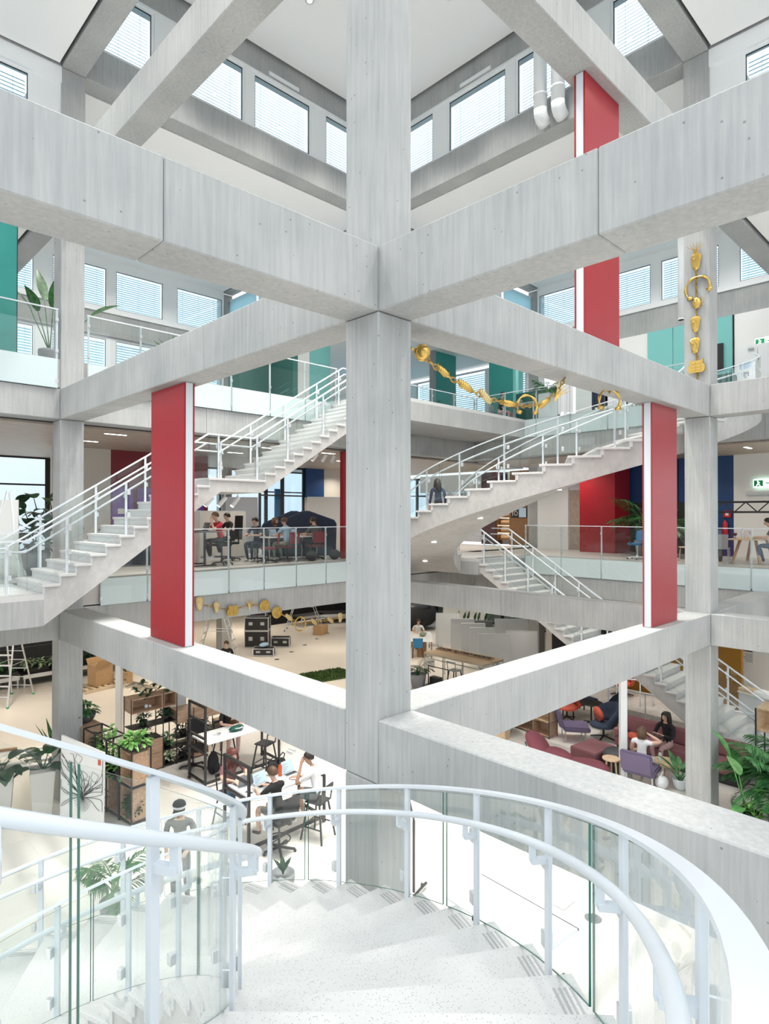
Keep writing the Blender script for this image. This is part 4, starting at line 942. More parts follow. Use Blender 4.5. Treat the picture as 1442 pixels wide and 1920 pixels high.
ladder_table('bar-height white work table with tall black ladder frame, in front of the wooden shelves', 2.40, 4.45, 7.97, 8.72, 1.0, 1.86, -1)
ladder_table('bar-height white work table with tall black ladder frame where three people study', 1.62, 3.42, 4.98, 5.82, 1.0, 1.62, -1)
bar_stool('black bar stool at the empty side of the rear work table', (3.86, 7.72, 0), .3, .74)
office_chair('black office chair beside the backpack behind the rear work table', (2.75, 9.2, 0), 2.4, 'black_cloth', .5)
t = thing('backpack', 'black backpack standing on the floor under the rear work table', 'backpack', (2.93, 8.55, 0), .4)
MB().ball((0, 0, .27), (.17, .12, .27), 12).build('body', 'black_cloth', t, smooth=True); MB().ball((0, -.11, .18), (.12, .05, .12), 10).build('front_pocket', 'black_cloth', t, smooth=True); MB().tube([(-.08, .1, .5), (-.1, .16, .36), (-.08, .12, .12)], .018, 6).tube([(.08, .1, .5), (.1, .16, .36), (.08, .12, .12)], .018, 6).build('shoulder_strap', 'black_cloth', t)
person('woman with long dark hair in black reading at the rear work table', (3.55, 9.05, 0), PI, seat=.68, foot=.22, table=1.0, top='cloth_black', bottom='cloth_pink', hair='hair_brown', style='long', arms='table', nod=.5, lean=.14)
bar_stool('black bar stool under the woman reading at the rear work table', (3.55, 9.06, 0), PI, .66)
t = thing('sunglasses', 'black sunglasses lying on the rear white work table', 'sunglasses', (2.95, 8.30, 1.0), .5); MB().tube([(.03*cos(a)-.035, 0, .025+.022*sin(a)) for a in [i*PI/5 for i in range(10)]], .004, 5, closed=True).tube([(.03*cos(a)+.035, 0, .025+.022*sin(a)) for a in [i*PI/5 for i in range(10)]], .004, 5, closed=True).build('rims', 'black_plastic', t); MB().bar((-.066, 0, .03), (-.06, .13, .006), .005, .008).bar((.066, 0, .03), (.06, .13, .006), .005, .008).build('temples', 'black_plastic', t)
t = thing('bag', 'dark green bag lying on the rear white work table', 'bag', (3.42, 8.30, 1.0), .2); MB().ball((0, 0, .06), (.22, .12, .06), 12).build('body', 'bag_green', t, smooth=True); MB().tube([(-.12, -.05, .08), (-.05, -.16, .10), (.05, -.16, .10), (.12, -.05, .08)], .012, 6).build('strap', 'white_wall', t)
t = thing('straw_hat', 'pale straw hat on the end of the rear work table', 'hat', (4.32, 8.2, 1.0)); MB().lathe([(.19, 0), (.20, .012), (.11, .022), (.10, .10), (.06, .125), (.001, .13)], n=20).build('crown_and_brim', 'straw', t, smooth=True); MB().lathe([(.113, .02), (.112, .05), (.105, .05)], n=20).build('ribbon', 'paper', t)
for i, (dx, r) in enumerate(((0, .2), (.14, .5))):
    t = thing('sneaker', ('white sneaker on the floor behind the rear work table, the one nearer the column', 'white sneaker on the floor behind the rear work table, the one further from the column')[i], 'shoe', (5.05+dx, 8.35+dx*.6, 0), r, 'white sneakers')
    MB().box(-.045, .045, -.13, .13, 0, .025).build('sole', 'white_paint', t, bevel=.01); MB().ball((0, -.02, .045), (.042, .12, .045), 10).build('upper', 'cloth_white', t, smooth=True); MB().bar((-.02, .03, .085), (.02, .05, .08), .01, .006).build('laces', 'paper', t)
# front table
person('boy with brown hair in black shirt, seen from behind at his laptop', (2.10, 4.70, 0), .15, seat=.64, foot=.22, table=1.0, top='cloth_black', bottom='cloth_grey', hair='hair_brown', legs='short', shoes='black_plastic', arms='table', lean=.10)
office_chair('black drafting chair with foot ring under the boy at the laptop', (2.10, 4.70, 0), .15, 'black_cloth', .60, ring=True, back=.42)
person('man in white T-shirt and dark shorts holding his chin at the front work table', (2.95, 4.62, 0), .55, seat=.74, foot=.28, table=1.0, top='cloth_white', bottom='cloth_grey', hair='hair_dark', skin='skin_tan', legs='short', arms=('chin', 'table'), lean=.10, turn=-.7, shoes='cloth_white')
bar_stool('black bar stool under the man in the white T-shirt', (2.95, 4.60, 0), .3, .72)
person('woman with long auburn hair in a floral blouse typing behind the black ladder frame', (1.95, 6.2, 0), PI-.1, seat=.68, foot=.22, table=1.0, top='cloth_floral', bottom='cloth_denim', hair='hair_auburn', style='long', arms='table', lean=.1, nod=.35)
bar_stool('black bar stool under the woman in the floral blouse', (1.95, 6.2, 0), PI, .66)
laptop('open laptop in front of the woman in the floral blouse', (1.93, 5.66, 1.0), PI-.1, body='mid_grey'); laptop('open laptop with blue screen in front of the boy', (2.18, 5.28, 1.0), .15); laptop('open silver laptop in front of the man in the white T-shirt', (2.88, 5.35, 1.0), .1)
bottle('orange water bottle standing on the front work table', (2.66, 5.45, 1.0), 'orange_bottle', .28, .04)
for i, (x, y, lab) in enumerate(((2.60, 5.62, 'black handbag on the front work table left of the orange bottle'), (2.86, 5.70, 'black rucksack on the front work table behind the silver laptop'))):
    t = thing('handbag', lab, 'bag', (x, y, 1.0), .4*i); MB().ball((0, 0, .12), (.15, .09, .12), 12).build('body', 'black_cloth', t, smooth=True); MB().tube([(-.1, 0, .18), (-.13, -.03, .30), (0, -.05, .36), (.12, -.02, .28), (.1, 0, .18)], .012, 6).build('handle', 'black_cloth', t)
t = thing('phone', 'black phone on the front work table near the boy', 'phone', (1.80, 5.25, 1.0), .3); MB().box(-.036, .036, -.075, .075, 0, .008).build('case', 'black_plastic', t, bevel=.002); MB().box(-.032, .032, -.068, .068, .008, .009).build('display', 'dark_grey', t)
person('person in a dark T-shirt and white banded cap standing behind the stair railing', (.0, 4.45, 0), 2.5, 'stand', top='cloth_grey', bottom='cloth_navy', hair='hair_dark', cap='cloth_black', arms='bent', nod=.3)
# fan palm by the stair
t = palm('fan palm in a grey pot behind the glass of the lower stair', (-1.0, 4.55, 0), 9, .75, 5, 'leaf', 'mid_grey', .22, .48, .34, .03, 16, (.5, 1.2), .35)
# big whiteboard with a line drawing, leaning in front of the low rack
bd = thing('drawing_board', 'tall pale board with black line drawing of a plant behind the stair railing', 'board', (-.30, 8.05, 0), math.atan2(7.70-8.63, .50)+.0)
w2 = .53
MB().add([(-w2, 0, .02), (w2, 0, .02), (w2, .03, 1.55), (-w2, .03, 1.78)]+[(-w2, .04, .02), (w2, .04, .02), (w2, .07, 1.55), (-w2, .07, 1.78)], [(0, 1, 2, 3), (7, 6, 5, 4), (0, 4, 5, 1), (1, 5, 6, 2), (2, 6, 7, 3), (3, 7, 4, 0)]).build('panel', 'board_white', bd)
m = MB(); rnd = random.Random(4)
for k in range(34):
    a = R(10+k*5.2); L_ = rnd.uniform(.35, 1.25); pts = []; x, z = .03, .62
    for i in range(7): pts.append((x, -.004+.02*z/1.6, z)); a += rnd.uniform(-.35, .35); x += cos(a)*L_/7; z += sin(a)*L_/7; x = max(-w2+.02, min(w2-.02, x)); z = max(.1, min(1.45, z))
    m.tube(pts, .005, 3)
for k in range(5):
    cx_, cz_ = rnd.uniform(-.4, .4), rnd.uniform(.85, 1.4); m.tube([(cx_+.09*cos(q*.7)*(1+.3*sin(q*3)), -.002+.02*cz_/1.6, min(1.5, cz_+.09*sin(q*.7)*(1+.3*cos(q*2)))) for q in range(9)], .0035, 3, closed=True)
for k in range(14): a = R(200+k*11); m.tube([(.03, 0.002, .62), (.03+.22*cos(a), 0.0, .62+.28*sin(a))], .003, 3)
o = m.build('line_drawing', 'ink', bd); o['kind'] = 'stuff'
MB().box(w2-.14, w2-.07, .021, .026, 1.30, 1.45).build('orange_sticker', 'orange_red', bd)
# grey planters with monstera behind the railing
for (x, y, h, lab) in ((-.72, 9.05, 1.0, 'grey box planter with monstera leaves next to the drawing board'), (-1.42, 9.35, 1.05, 'grey box planter with monstera at the left edge')):
    t = thing('box_planter', lab, 'planter', (x, y, 0), -.3, 'grey box planters'); MB().add([(-.17, -.17, 0), (.17, -.17, 0), (.17, .17, 0), (-.17, .17, 0), (-.24, -.24, h), (.24, -.24, h), (.24, .24, h), (-.24, .24, h)], [(0, 3, 2, 1), (4, 5, 6, 7), (0, 1, 5, 4), (1, 2, 6, 5), (2, 3, 7, 6), (3, 0, 4, 7)]).build('box', 'grey_wall', t, bevel=.01)
    rnd = random.Random(int(x*100))
    for i in range(9): bigleaf(t, (0, 0, h-.02), i*.7+rnd.random(), rnd.uniform(.2, 1.2), rnd.uniform(.15, .4), rnd.uniform(.35, .5), rnd.uniform(.28, .36), 'leaf_dark', 1.3)
# low rack of black frames with plants and wooden boxes, behind the board
rk = thing('plant_rack', 'low black frame rack full of plants behind the drawing board', 'rack', (0, 0, 0))
def rods(mb, x0, x1, y0, y1, zs, r=.012):
    for x in (x0, x1):
        for y in (y0, y1): mb.box(x-r, x+r, y-r, y+r, 0, max(zs))
    for z in zs:
        for y in (y0, y1): mb.box(x0+r, x1-r, y-r, y+r, z-2*r, z)
        for x in (x0, x1): mb.box(x-r, x+r, y0+r, y1-r, z-2*r, z)
qa, qb = gz(157, 1365, 1.52), gz(248, 1410, 1.52); ex = Vector((qb.x-qa.x, qb.y-qa.y, 0)); RL = ex.length; ex.normalize(); ang = math.atan2(ex.y, ex.x); rk.location = (qa.x, qa.y, 0); RC = RL/4; rk.rotation_euler = (0, 0, ang)
for i in range(4): m = MB(); rods(m, i*RC+.002, i*RC+RC-.02, 0, .42, [.08, .78, 1.52]); m.build('frame', 'black_metal', rk)
for i, (x0, z0) in enumerate(((2*RC, .1), (3*RC, .1), (3*RC, .80))):
    bx_ = MB(); xa, xb = x0+.02, x0+RC-.04; bx_.box(xa, xb, .02, .40, z0, z0+.02).box(xa, xb, .02, .40, z0+.62, z0+.64).box(xa, xa+.02, .02, .40, z0+.02, z0+.62).box(xb-.02, xb, .02, .40, z0+.02, z0+.62).box(xa+.02, xb-.02, .38, .40, z0+.02, z0+.62); bx_.build('wooden_box', 'oak', rk)
for i in range(4): MB().box(i*RC+.02, i*RC+RC-.04, .015, .405, .757, .777).build('shelf_plate', 'black_metal', rk)
wc = thing('wooden_cabinet', 'tall wooden box cabinet at the end of the plant rack, green plant on top', 'cabinet', (qa.x-ex.x*.42-ex.y*.2, qa.y-ex.y*.42+ex.x*.2, 0), ang)
m = MB(); m.box(-.4, .4, -.22, .22, 1.48, 1.52).box(-.4, .4, -.22, .22, .04, .08).box(-.4, -.37, -.22, .22, .08, 1.48).box(.37, .4, -.22, .22, .08, 1.48).box(-.37, .37, .19, .22, .08, 1.48); m.build('body', 'oak', wc); MB().box(-.37, .37, -.2, .19, .6, .62).build('shelf', 'oak', wc)
potted('lush green plant in a dark bowl on top of the wooden cabinet', (wc.location.x, wc.location.y, 1.52), .34, .28, 'leaf', 11, 'dark_grey', 110, .15, .26, .20)
dx = lambda s, y=.2: (rk.location.x+ex.x*s-ex.y*y*1, rk.location.y+ex.y*s+ex.x*y)
for i, (s, z, r, h, lf, lab) in enumerate(((RC*.5, .78, .30, .5, 'leaf_dark', 'dark leafy plant in the rack next to the wooden cabinet'), (RC*1.5, .78, .34, .85, 'leaf_light', 'tall light green plant standing up out of the rack'), (RC*2.5, .78, .34, .55, 'leaf_light', 'bushy light green plant in the rack near the stair railing'), (RC*3.5, 1.44, .32, .2, 'leaf_light', 'light green plant hanging over the last wooden box of the rack'), (RC*3.5, .12, .22, .3, 'leaf_dark', 'dark plant low in the last wooden box of the rack'))):
    x, y = dx(s); potted(lab, (x, y, z), r, h, lf, 30+i, 'dark_grey', 90, .16, .16, .16)
# high wooden shelf unit
su = thing('shelf_unit', 'tall open shelf unit of oak boxes on black rods behind the rear work table', 'shelf', (1.42, 9.72, 0))
def cell(name, x0, x1, z0, z1, mat='oak', closed=False, d=.42):
    m = MB(); th = .02
    if closed: m.box(x0, x1, 0, d, z0, z1)
    else: m.box(x0, x1, 0, d, z0, z0+th).box(x0, x1, 0, d, z1-th, z1).box(x0, x0+th, 0, d, z0+th, z1-th).box(x1-th, x1, 0, d, z0+th, z1-th).box(x0+th, x1-th, d-th, d, z0+th, z1-th)
    return m.build(name, mat, su)
for x in (-.006, .80, 1.16, 1.62, 2.40, 2.94):
    m = MB()
    for y in (0, .42): m.box(x-.01, x+.01, y-.01, y+.01, 0, 1.83 if x < 1.3 else 1.3)
    m.build('post', 'black_metal', su)
cell('wooden_box', .01, .79, 1.47, 1.82); cell('wooden_box', .81, 1.15, 1.47, 1.82); cell('drawer_box', .01, .79, .40, .76, closed=True); cell('drawer_box', .01, .79, .03, .39, closed=True)
cell('wooden_box', 1.17, 1.61, .98, 1.30, closed=True); cell('wooden_box', 1.63, 2.39, .98, 1.30, closed=True); cell('wooden_box', 1.63, 2.05, .05, .42); cell('wooden_box', 2.41, 2.93, .40, .75)
for x0, x1, z in ((.01, 1.15, 1.10), (.01, .79, .77), (.81, 1.61, .42), (.81, 1.61, .05), (1.17, 2.39, .62)): MB().box(x0, x1, .01, .41, z-.02, z).build('shelf_plate', 'black_metal', su)
MB().box(1.0, 1.15, .38, .42, 1.10, 1.46).build('back_plate', 'dark_grey', su); MB().box(1.17, 1.62, .40, .43, 1.31, 1.82).build('white_back_panel', 'board_grey', su)
X0, Y0 = 1.42, 9.72
for i, (x, z, r, h, lf, lab) in enumerate(((.38, 1.10, .20, .22, 'leaf_dark', 'small plant in a black bowl on the upper black shelf plate'), (.95, 1.10, .24, .20, 'leaf_dark', 'second plant on the upper black shelf plate, right of the bowl plant'), (.40, .77, .24, .18, 'leaf_dark', 'trailing plant on top of the wooden drawers'), (1.0, .42, .26, .22, 'leaf', 'bright green plant right of the wooden drawers'), (1.42, .62, .26, .24, 'leaf_purple', 'dark purple leaved plant in the middle of the shelf unit'), (1.02, .05, .18, .26, 'leaf_pale', 'pale small plant low beside the wooden drawers'), (1.40, .05, .22, .12, 'leaf_purple', 'flat dark plant on the lowest shelf plate'), (2.0, .62, .26, .2, 'leaf_dark', 'dark plant behind the tall ladder frame of the rear table'), (2.65, 1.3, .3, .3, 'leaf', 'green plant at the end of the shelf unit above the reading woman'))):
    potted(lab, (X0+x, Y0+.2, z), r, h, lf, 60+i, 'black_plastic', 60, .11, .10, .12)
t = thing('glass_ornament', 'small clear glass ornament in the topmost oak box', 'ornament', (X0+.5, Y0+.2, 1.49)); MB().ball((-.05, 0, .05), .05, 10).build('ball', 'clear_plastic', t, smooth=True); MB().ball((.05, 0, .035), .035, 10).build('small_ball', 'clear_plastic', t, smooth=True)
# heap of driftwood and dry leaves on top
t = thing('driftwood', 'heap of driftwood and dry leaves on top of the oak shelf unit', 'decoration', (X0+.55, Y0+.2, 1.82)); rnd = random.Random(9)
for i in range(12): a = rnd.uniform(0, PI); x = rnd.uniform(-.4, .4); MB().tube([(x-.22*cos(a), -.2*sin(a)*.8, .05+.02*i), (x, rnd.uniform(-.1, .1), .12+.02*i), (x+.22*cos(a), .2*sin(a)*.8, .06+.02*i)], [.02, .04, .012], 6).build('branch', rnd.choice(['straw', 'raffia', 'oak', 'pallet_wood']), t)
m = MB()
for i in range(26): blade(m, (rnd.uniform(-.5, .4), rnd.uniform(-.2, .2), rnd.uniform(.03, .35)), rnd.uniform(0, 6.3), rnd.uniform(-.2, .8), .24, .11, .8, 3)
o = m.build('leaves', 'leaf_dark', t, fix=False); o['kind'] = 'stuff'
# slim white posts under the lowest beams
for (x, y, lab) in ((1.92, 11.7, 'slim white steel post between the plants and the carton pallet'), (9.93, 1.75, 'slim white steel post in front of the lounge')):
    t = thing('steel_post', lab, 'post', (x, y, 0), .75, 'slim white posts'); MB().box(-.075, .075, -.075, .075, .012, 4.16 if y > 9.8 else 3.5).build('shaft', 'white_paint', t, bevel=.006); MB().box(-.11, .11, -.11, .11, 0, .012).build('base_plate', 'white_paint', t)
# pallet with cartons
t = thing('pallet', 'wooden pallet carrying cardboard boxes behind the left column', 'pallet', (3.75, 17.9, 0), .2)
for y in (-.36, 0, .36): MB().box(-.75, .75, y-.05, y+.05, 0, .1).build('bearer', 'pallet_wood', t)
for i in range(7): MB().box(-.75+i*.232, -.75+i*.232+.11, -.4, .4, .101, .13).build('slat', 'pallet_wood', t)
carton('lower cardboard box on the pallet', (3.75, 17.9, .13), .2, (.72, .5, .36)); carton('upper cardboard box on the pallet with lid flaps open', (3.72, 17.9, .495), .25, (.70, .48, .36), open_=True); carton('cardboard box at the back of the pallet beside hanging ivy', (4.65, 17.95, .0), .1, (.36, .45, .72))
potted('ivy hanging down from the cardboard boxes', (4.42, 17.45, .6), .25, .7, 'leaf_dark', 77, 'black_plastic', 60, .12, .12, .1, spill=.9)
# far ground floor, left: ladder, low staging with plants
a_ladder('aluminium stepladder with green feet at the left edge of the ground floor', (.9, 18.3, 0), -.75, 2.55, .75, .4, .8)
def stage(label, x, y, rz, n, w=1.0, d=1.0, h=.45, grp='low black stage decks'):
    t = thing('stage_deck', label, 'stage', (x, y, 0), rz, grp)
    MB().box(-w/2, w/2, -d/2, d/2, h-.06, h).build('deck', 'black_plastic', t); MB().box(-w/2, w/2, -d/2-.012, -d/2, h-.14, h).build('front_rail', 'alu', t)
    for sx in (-1, 1):
        for sy in (-1, 1): MB().box(sx*(w/2-.05)-.025, sx*(w/2-.05)+.025, sy*(d/2-.05)-.025, sy*(d/2-.05)+.025, 0, h-.06).build('leg', 'alu', t)
    return t
stage('low black stage deck at the left edge with a bed of leafy plants', .55, 20.3, 0, 0, 2.0, 1.2); stage('low black stage deck with pale green plant trays', 2.62, 20.3, 0, 1, 1.9, 1.2); stage('low black stage deck behind the carton pallet', 4.6, 20.3, 0, 2, 1.9, 1.2)
for i, (x, y, lf, lab) in enumerate(((.1, 20.6, 'leaf_light', 'leafy seedling tray at the left edge of the stage decks'), (1.1, 20.1, 'leaf', 'leafy seedling tray near the stepladder'), (2.15, 20.25, 'leaf_pale', 'pale green stacked plant tray, left one of the pair'), (3.1, 20.25, 'leaf_pale', 'pale green stacked plant tray, right one of the pair'), (4.2, 20.3, 'leaf_dark', 'dark green plant tray on the deck behind the pallet'), (5.2, 20.3, 'leaf_dark', 'dark green plant tray behind the upright carton'))):
    t = thing('plant_tray', lab, 'plant', (x, y, .45), .1*i); MB().box(-.38, .38, -.4, .4, 0, .16).build('tray', 'black_plastic', t, bevel=.01)
    f = bush(.5, .35, 90, .17, 90+i, .16).build('foliage', lf, t, fix=False); f['kind'] = 'stuff'
sbox('stage_backdrop_wall', 'dark_grey', -6, 5.6, 22.0, 22.2, 0, 3.3, 'dark grey folding wall behind the stage decks')
for i in range(6): sbox('trim_7', 'mid_grey', -6, 5.6, 21.97, 22.0, .5+i*.5, .515+i*.5)
# lattice truss on the floor behind the left railing
t = thing('lattice_truss', 'aluminium lattice truss lying on the floor left of the left column', 'truss', (-.75, 12.4, 0), -.35)
for y in (-.15, .15):
    for z in (.03, .33): MB().tube([(-1.6, y, z), (1.6, y, z)], .022, 8).build('chord', 'alu', t)
m = MB()
for i in range(10):
    x = -1.6+.32*i
    for y in (-.15, .15): m.tube([(x, y, .03), (x+.32, y, .33)] if i % 2 else [(x, y, .33), (x+.32, y, .03)], .011, 5)
    m.tube([(x, -.15, .33), (x+.32, .15, .33)], .011, 5)
m.build('lacing', 'alu', t)
t = thing('wooden_beam', 'brown timber lying on the lattice truss', 'timber', (-1.1, 12.7, .355), -.35); MB().box(-.8, .8, -.05, .05, 0, .05).build('timber', 'brown_wood', t); MB().box(-.8, -.79, -.05, .05, .0, .051).build('end_grain', 'pallet_wood', t)
t = thing('snake_plant', 'pot with tall upright pointed leaves next to the left column', 'plant', (.15, 10.95, 0)); bowl('pot', .2, .45, 'dark_grey', t)
for i in range(7): bigleaf(t, (.05*cos(i), .05*sin(i), .4), i*.9, 1.25, .1, .9, .12, 'leaf', .1, .3)
# far ground floor between the left red panel and the middle column
a_ladder('aluminium stepladder straddling the far column, man in black in front', (8.75, 18.35, 0), .78, 2.75, .8, .42, .95, 'black_plastic'); a_ladder('aluminium stepladder with red strap on the open white floor', (15.9, 21.6, 0), .75, 2.6, .8, .42, 1.0, 'black_plastic')
person('man in black T-shirt standing in front of the stepladder', tuple(gz(424, 1290)), 2.6, 'stand', top='cloth_black', bottom='cloth_navy', hair='hair_brown', arms='hang', turn=.3)
def flight_case(label, loc, rz, s, n=2):
    t = thing('flight_case', label, 'case', loc, rz, 'black flight cases'); x, y, z = s
    MB().box(-x/2, x/2, -y/2, y/2, 0, z).build('shell', 'black_plastic', t, bevel=.004)
    m = MB()
    for sx in (-1, 1):
        for sy in (-1, 1): m.box(sx*x/2-.018, sx*x/2+.018, sy*y/2-.018, sy*y/2+.018, 0, z)
    for sy in (-1, 1):
        for zz in (.012, z): m.box(-x/2, x/2, sy*y/2-.018, sy*y/2+.018, zz-.018, zz+.012)
    for sx in (-1, 1):
        for zz in (.012, z): m.box(sx*x/2-.018, sx*x/2+.018, -y/2, y/2, zz-.018, zz+.012)
    m.build('metal_edging', 'alu', t)
    for i in range(n): MB().box(-x/2+x*(i+.5)/n-.09, -x/2+x*(i+.5)/n+.09, -y/2-.008, -y/2, z*.42, z*.66).build('recessed_handle', 'steel', t)
    return t
CZ = -.75
cx_, cy_ = 11.8, 19.9
flight_case('lower large black flight case in the stack', (cx_, cy_, .02), CZ, (1.1, .75, .75)); flight_case('middle black flight case in the stack', (cx_, cy_, .80), CZ, (1.1, .75, .60)); flight_case('topmost black case of the stack', (cx_+.1, cy_+.1, 1.43), CZ, (.75, .5, .42), 1)
flight_case('small black flight case on the floor beside the stack', (12.6, 19.15, .02), CZ, (.85, .5, .42)); flight_case('open grey crate on the floor in front of the stack, cloth inside', (11.0, 18.2, .02), CZ, (.9, .55, .30))
t = thing('cloth', 'crumpled blue cloth lying on the open crate', 'cloth', (11.0, 18.2, .345), .3); MB().ball((0, 0, .10), (.28, .18, .10), 10).build('bundle', 'cloth_blue', t, smooth=True); MB().ball((.2, .1, .06), (.14, .12, .07), 8).build('fold', 'board_grey', t, smooth=True)
carton('small cardboard box by the feet of the stepladder with red strap', (15.9, 20.2, 0), .4, (.75, .5, .45))
t = thing('red_strap', 'red strap stretched across the stepladder', 'strap', (15.9, 21.6, 1.7), .75); MB().bar((-.3, -.4, .3), (.9, .3, -.6), .04, .01).build('strap', 'ext_red', t); MB().box(.86, .94, .26, .34, -.65, -.56).build('hook', 'steel', t)
sbox('stage_curtain_wall', 'black_cloth', 15.0, 26, 24.0, 24.2, 0, 3.4, 'black stage curtain at the back of the white floor')
stage('black stage deck along the back of the white floor', 19.5, 22.4, -.55, 3, 3.0, 1.4, .5, 'black stage decks at the back')
stage('black stage deck beside the red strap ladder', 17.4, 23.1, 0, 4, 1.8, 1.0, .5, 'black stage decks at the back')
sbox('stage_stairs_wall', 'mid_grey', 5.9, 9.0, 24.0, 24.2, 0, 3.4, 'grey wall behind the equipment heap')
t = thing('equipment_heap', 'heap of black stage equipment and cables behind the left red panel', 'equipment', (7.0, 20.4, 0)); rnd = random.Random(3)
for i in range(14): MB().obox((rnd.uniform(-1.3, 1.1), rnd.uniform(-.7, .7), .22+.3*(i % 3)), (rnd.uniform(.3, .7), rnd.uniform(.3, .5), .3), rnd.uniform(0, 3)).build('equipment_box', rnd.choice(['black_plastic', 'dark_grey', 'black_plastic', 'mid_grey']), t, bevel=.02)
carton('brown paper bundle in front of the equipment heap', (8.3, 17.9, 0), .5, (.8, .5, .35)); carton('second brown paper bundle in front of the equipment heap', (7.7, 17.6, 0), -.3, (.7, .4, .3))
for i in range(7):
    t = thing('floor_socket', 'small dark round floor socket in the white floor, %s from the man in black' % ('first', 'second', 'third', 'fourth', 'fifth', 'sixth', 'seventh')[i], 'floor socket', (8.2+1.35*i, 15.6+.75*i, 0), 0, 'floor sockets in the far white floor'); MB().lathe([(.10, 0), (.10, .006), (.085, .008), (.001, .008)], n=12).build('lid', 'dark_grey', t); MB().lathe([(.115, 0), (.115, .005), (.10, .006)], n=12).build('ring', 'steel', t)
# square of artificial turf
t = thing('turf_mat', 'square mat of green turf on the white floor left of the middle column', 'mat', (10.85, 13.6, 0), -.16)
MB().box(-.95, .95, -.72, .72, 0, .02).build('backing', 'turf', t); m = MB(); rnd = random.Random(2)
for i in range(2600):
    x, y, a = rnd.uniform(-.94, .94), rnd.uniform(-.71, .71), rnd.uniform(0, 6.3); m.add([(x-.018*cos(a), y-.018*sin(a), .02), (x+.018*cos(a), y+.018*sin(a), .02), (x+rnd.uniform(-.03, .03), y+rnd.uniform(-.03, .03), rnd.uniform(.05, .09))], [(0, 1, 2)])
o = m.build('grass_blades', 'turf', t, fix=False); o['kind'] = 'stuff'
# mobile flip board seen through the near glass
t = thing('flip_table', 'white flip-top table with black edge on castors beyond the near glass', 'table', (2.70, .15, 0), math.atan2(-1.53, -.08))
MB().box(-.79, .79, -.42, .42, .74, .765).build('tabletop', 'ramp_white', t, bevel=.004); MB().box(-.80, .80, .421, .432, .735, .768).build('edge_strip', 'black_plastic', t)
for s in (-1, 1):
    MB().bar((s*.62, 0, .74), (s*.62, 0, .10), .05, .03).bar((s*.62, -.38, .08), (s*.62, .38, .08), .04, .04).build('leg_frame', 'black_metal', t)
    for y in (-.36, .36): MB().tube([(s*.62-.015, y, .032), (s*.62+.015, y, .032)], .032, 10).build('caster', 'black_plastic', t)
t = thing('board_stand', 'black tubular stand on castors next to the foot of the middle column', 'stand', (gz(776, 1682).x, gz(776, 1682).y, 0), .4)
MB().bar((0, 0, .08), (0, 0, 1.25), .035, .035).bar((0, 0, 1.25), (.5, .25, 1.3), .03, .03).build('upright', 'black_metal', t); MB().bar((-.3, .0, .07), (.35, -.1, .07), .035, .03).build('foot_bar', 'black_metal', t)
for x in (-.28, .33): MB().tube([(x, -.015-.03*(x > 0), .03), (x, .015-.03*(x > 0), .03)], .03, 10).build('caster', 'black_plastic', t)
for px, py, lab in ((1050, 1690, 'square floor box lid in the white tiles beyond the near glass'), (1112, 1722, 'round floor socket in the white tiles beyond the near glass')):
    q = gz(px, py); t = thing('floor_box', lab, 'floor socket', (q.x, q.y, 0.002)); 
    if px < 1100: MB().box(-.16, .16, -.16, .16, 0, .004).build('lid', 'floor_white', t); MB().box(-.17, .17, -.17, .17, 0, .002).build('frame', 'mid_grey', t)
    else: MB().lathe([(.12, 0), (.12, .004), (.001, .004)], n=16).build('lid', 'steel', t); MB().lathe([(.13, 0), (.13, .002), (.001, .002)], n=16).build('ring', 'mid_grey', t)
t = thing('potted_plant', 'dark leafy plant in a black tub at the foot of the near stair', 'plant', (2.2, 1.05, 0)); bowl('pot', .18, .3, 'black_plastic', t)
for i in range(8): bigleaf(t, (0, 0, .28), i*.8, .7, .15, .35, .13, 'leaf_dark', .9)
t = thing('potted_plant', 'tall pointed green leaf plant just beyond the stair edge', 'plant', (1.35, 3.55, 0)); bowl('pot', .2, .4, 'mid_grey', t)
for i in range(6): bigleaf(t, (0, 0, .38), i*1.05, 1.1+.1*(i % 2), .05, .22, .09, 'leaf_dark', .4)
# ================================================================ ground floor, right: lounge under the stair
def pad(mb, *a): return mb.box(*a)
t = thing('ottoman', 'low square dusty pink ottoman in the lounge', 'ottoman', (10.48, 2.75, 0), -.12); MB().box(-.47, .47, -.36, .36, .04, .36).build('cushion', 'dusty_pink', t, bevel=.02, seg=2); MB().box(-.44, .44, -.33, .33, 0, .04).build('plinth', 'black_plastic', t)
t = thing('floor_lounger', 'slouching plum coloured lounger next to the pink ottoman', 'lounger', (9.38, 3.05, 0), 1.78)
for k, (c, s, r) in enumerate((((-.55, 0, .18), (.62, .42, .16), -.1), ((.05, 0, .24), (.45, .42, .20), .25), ((.55, 0, .46), (.42, .40, .17), .8))):
    m = MB().ball((0, 0, 0), s, 14, k=9); m.xf(Matrix.Translation(c) @ Matrix.Rotation(-r, 4, 'Y')); m.build(('seat_cushion', 'middle_cushion', 'back_cushion')[k], 'plum', t, smooth=True)
MB().tube([(.85, -.38, .02), (.6, -.38, .25), (.75, -.4, .62)], .016, 6).tube([(.85, .38, .02), (.6, .38, .25), (.75, .4, .62)], .016, 6).build('frame', 'black_metal', t)
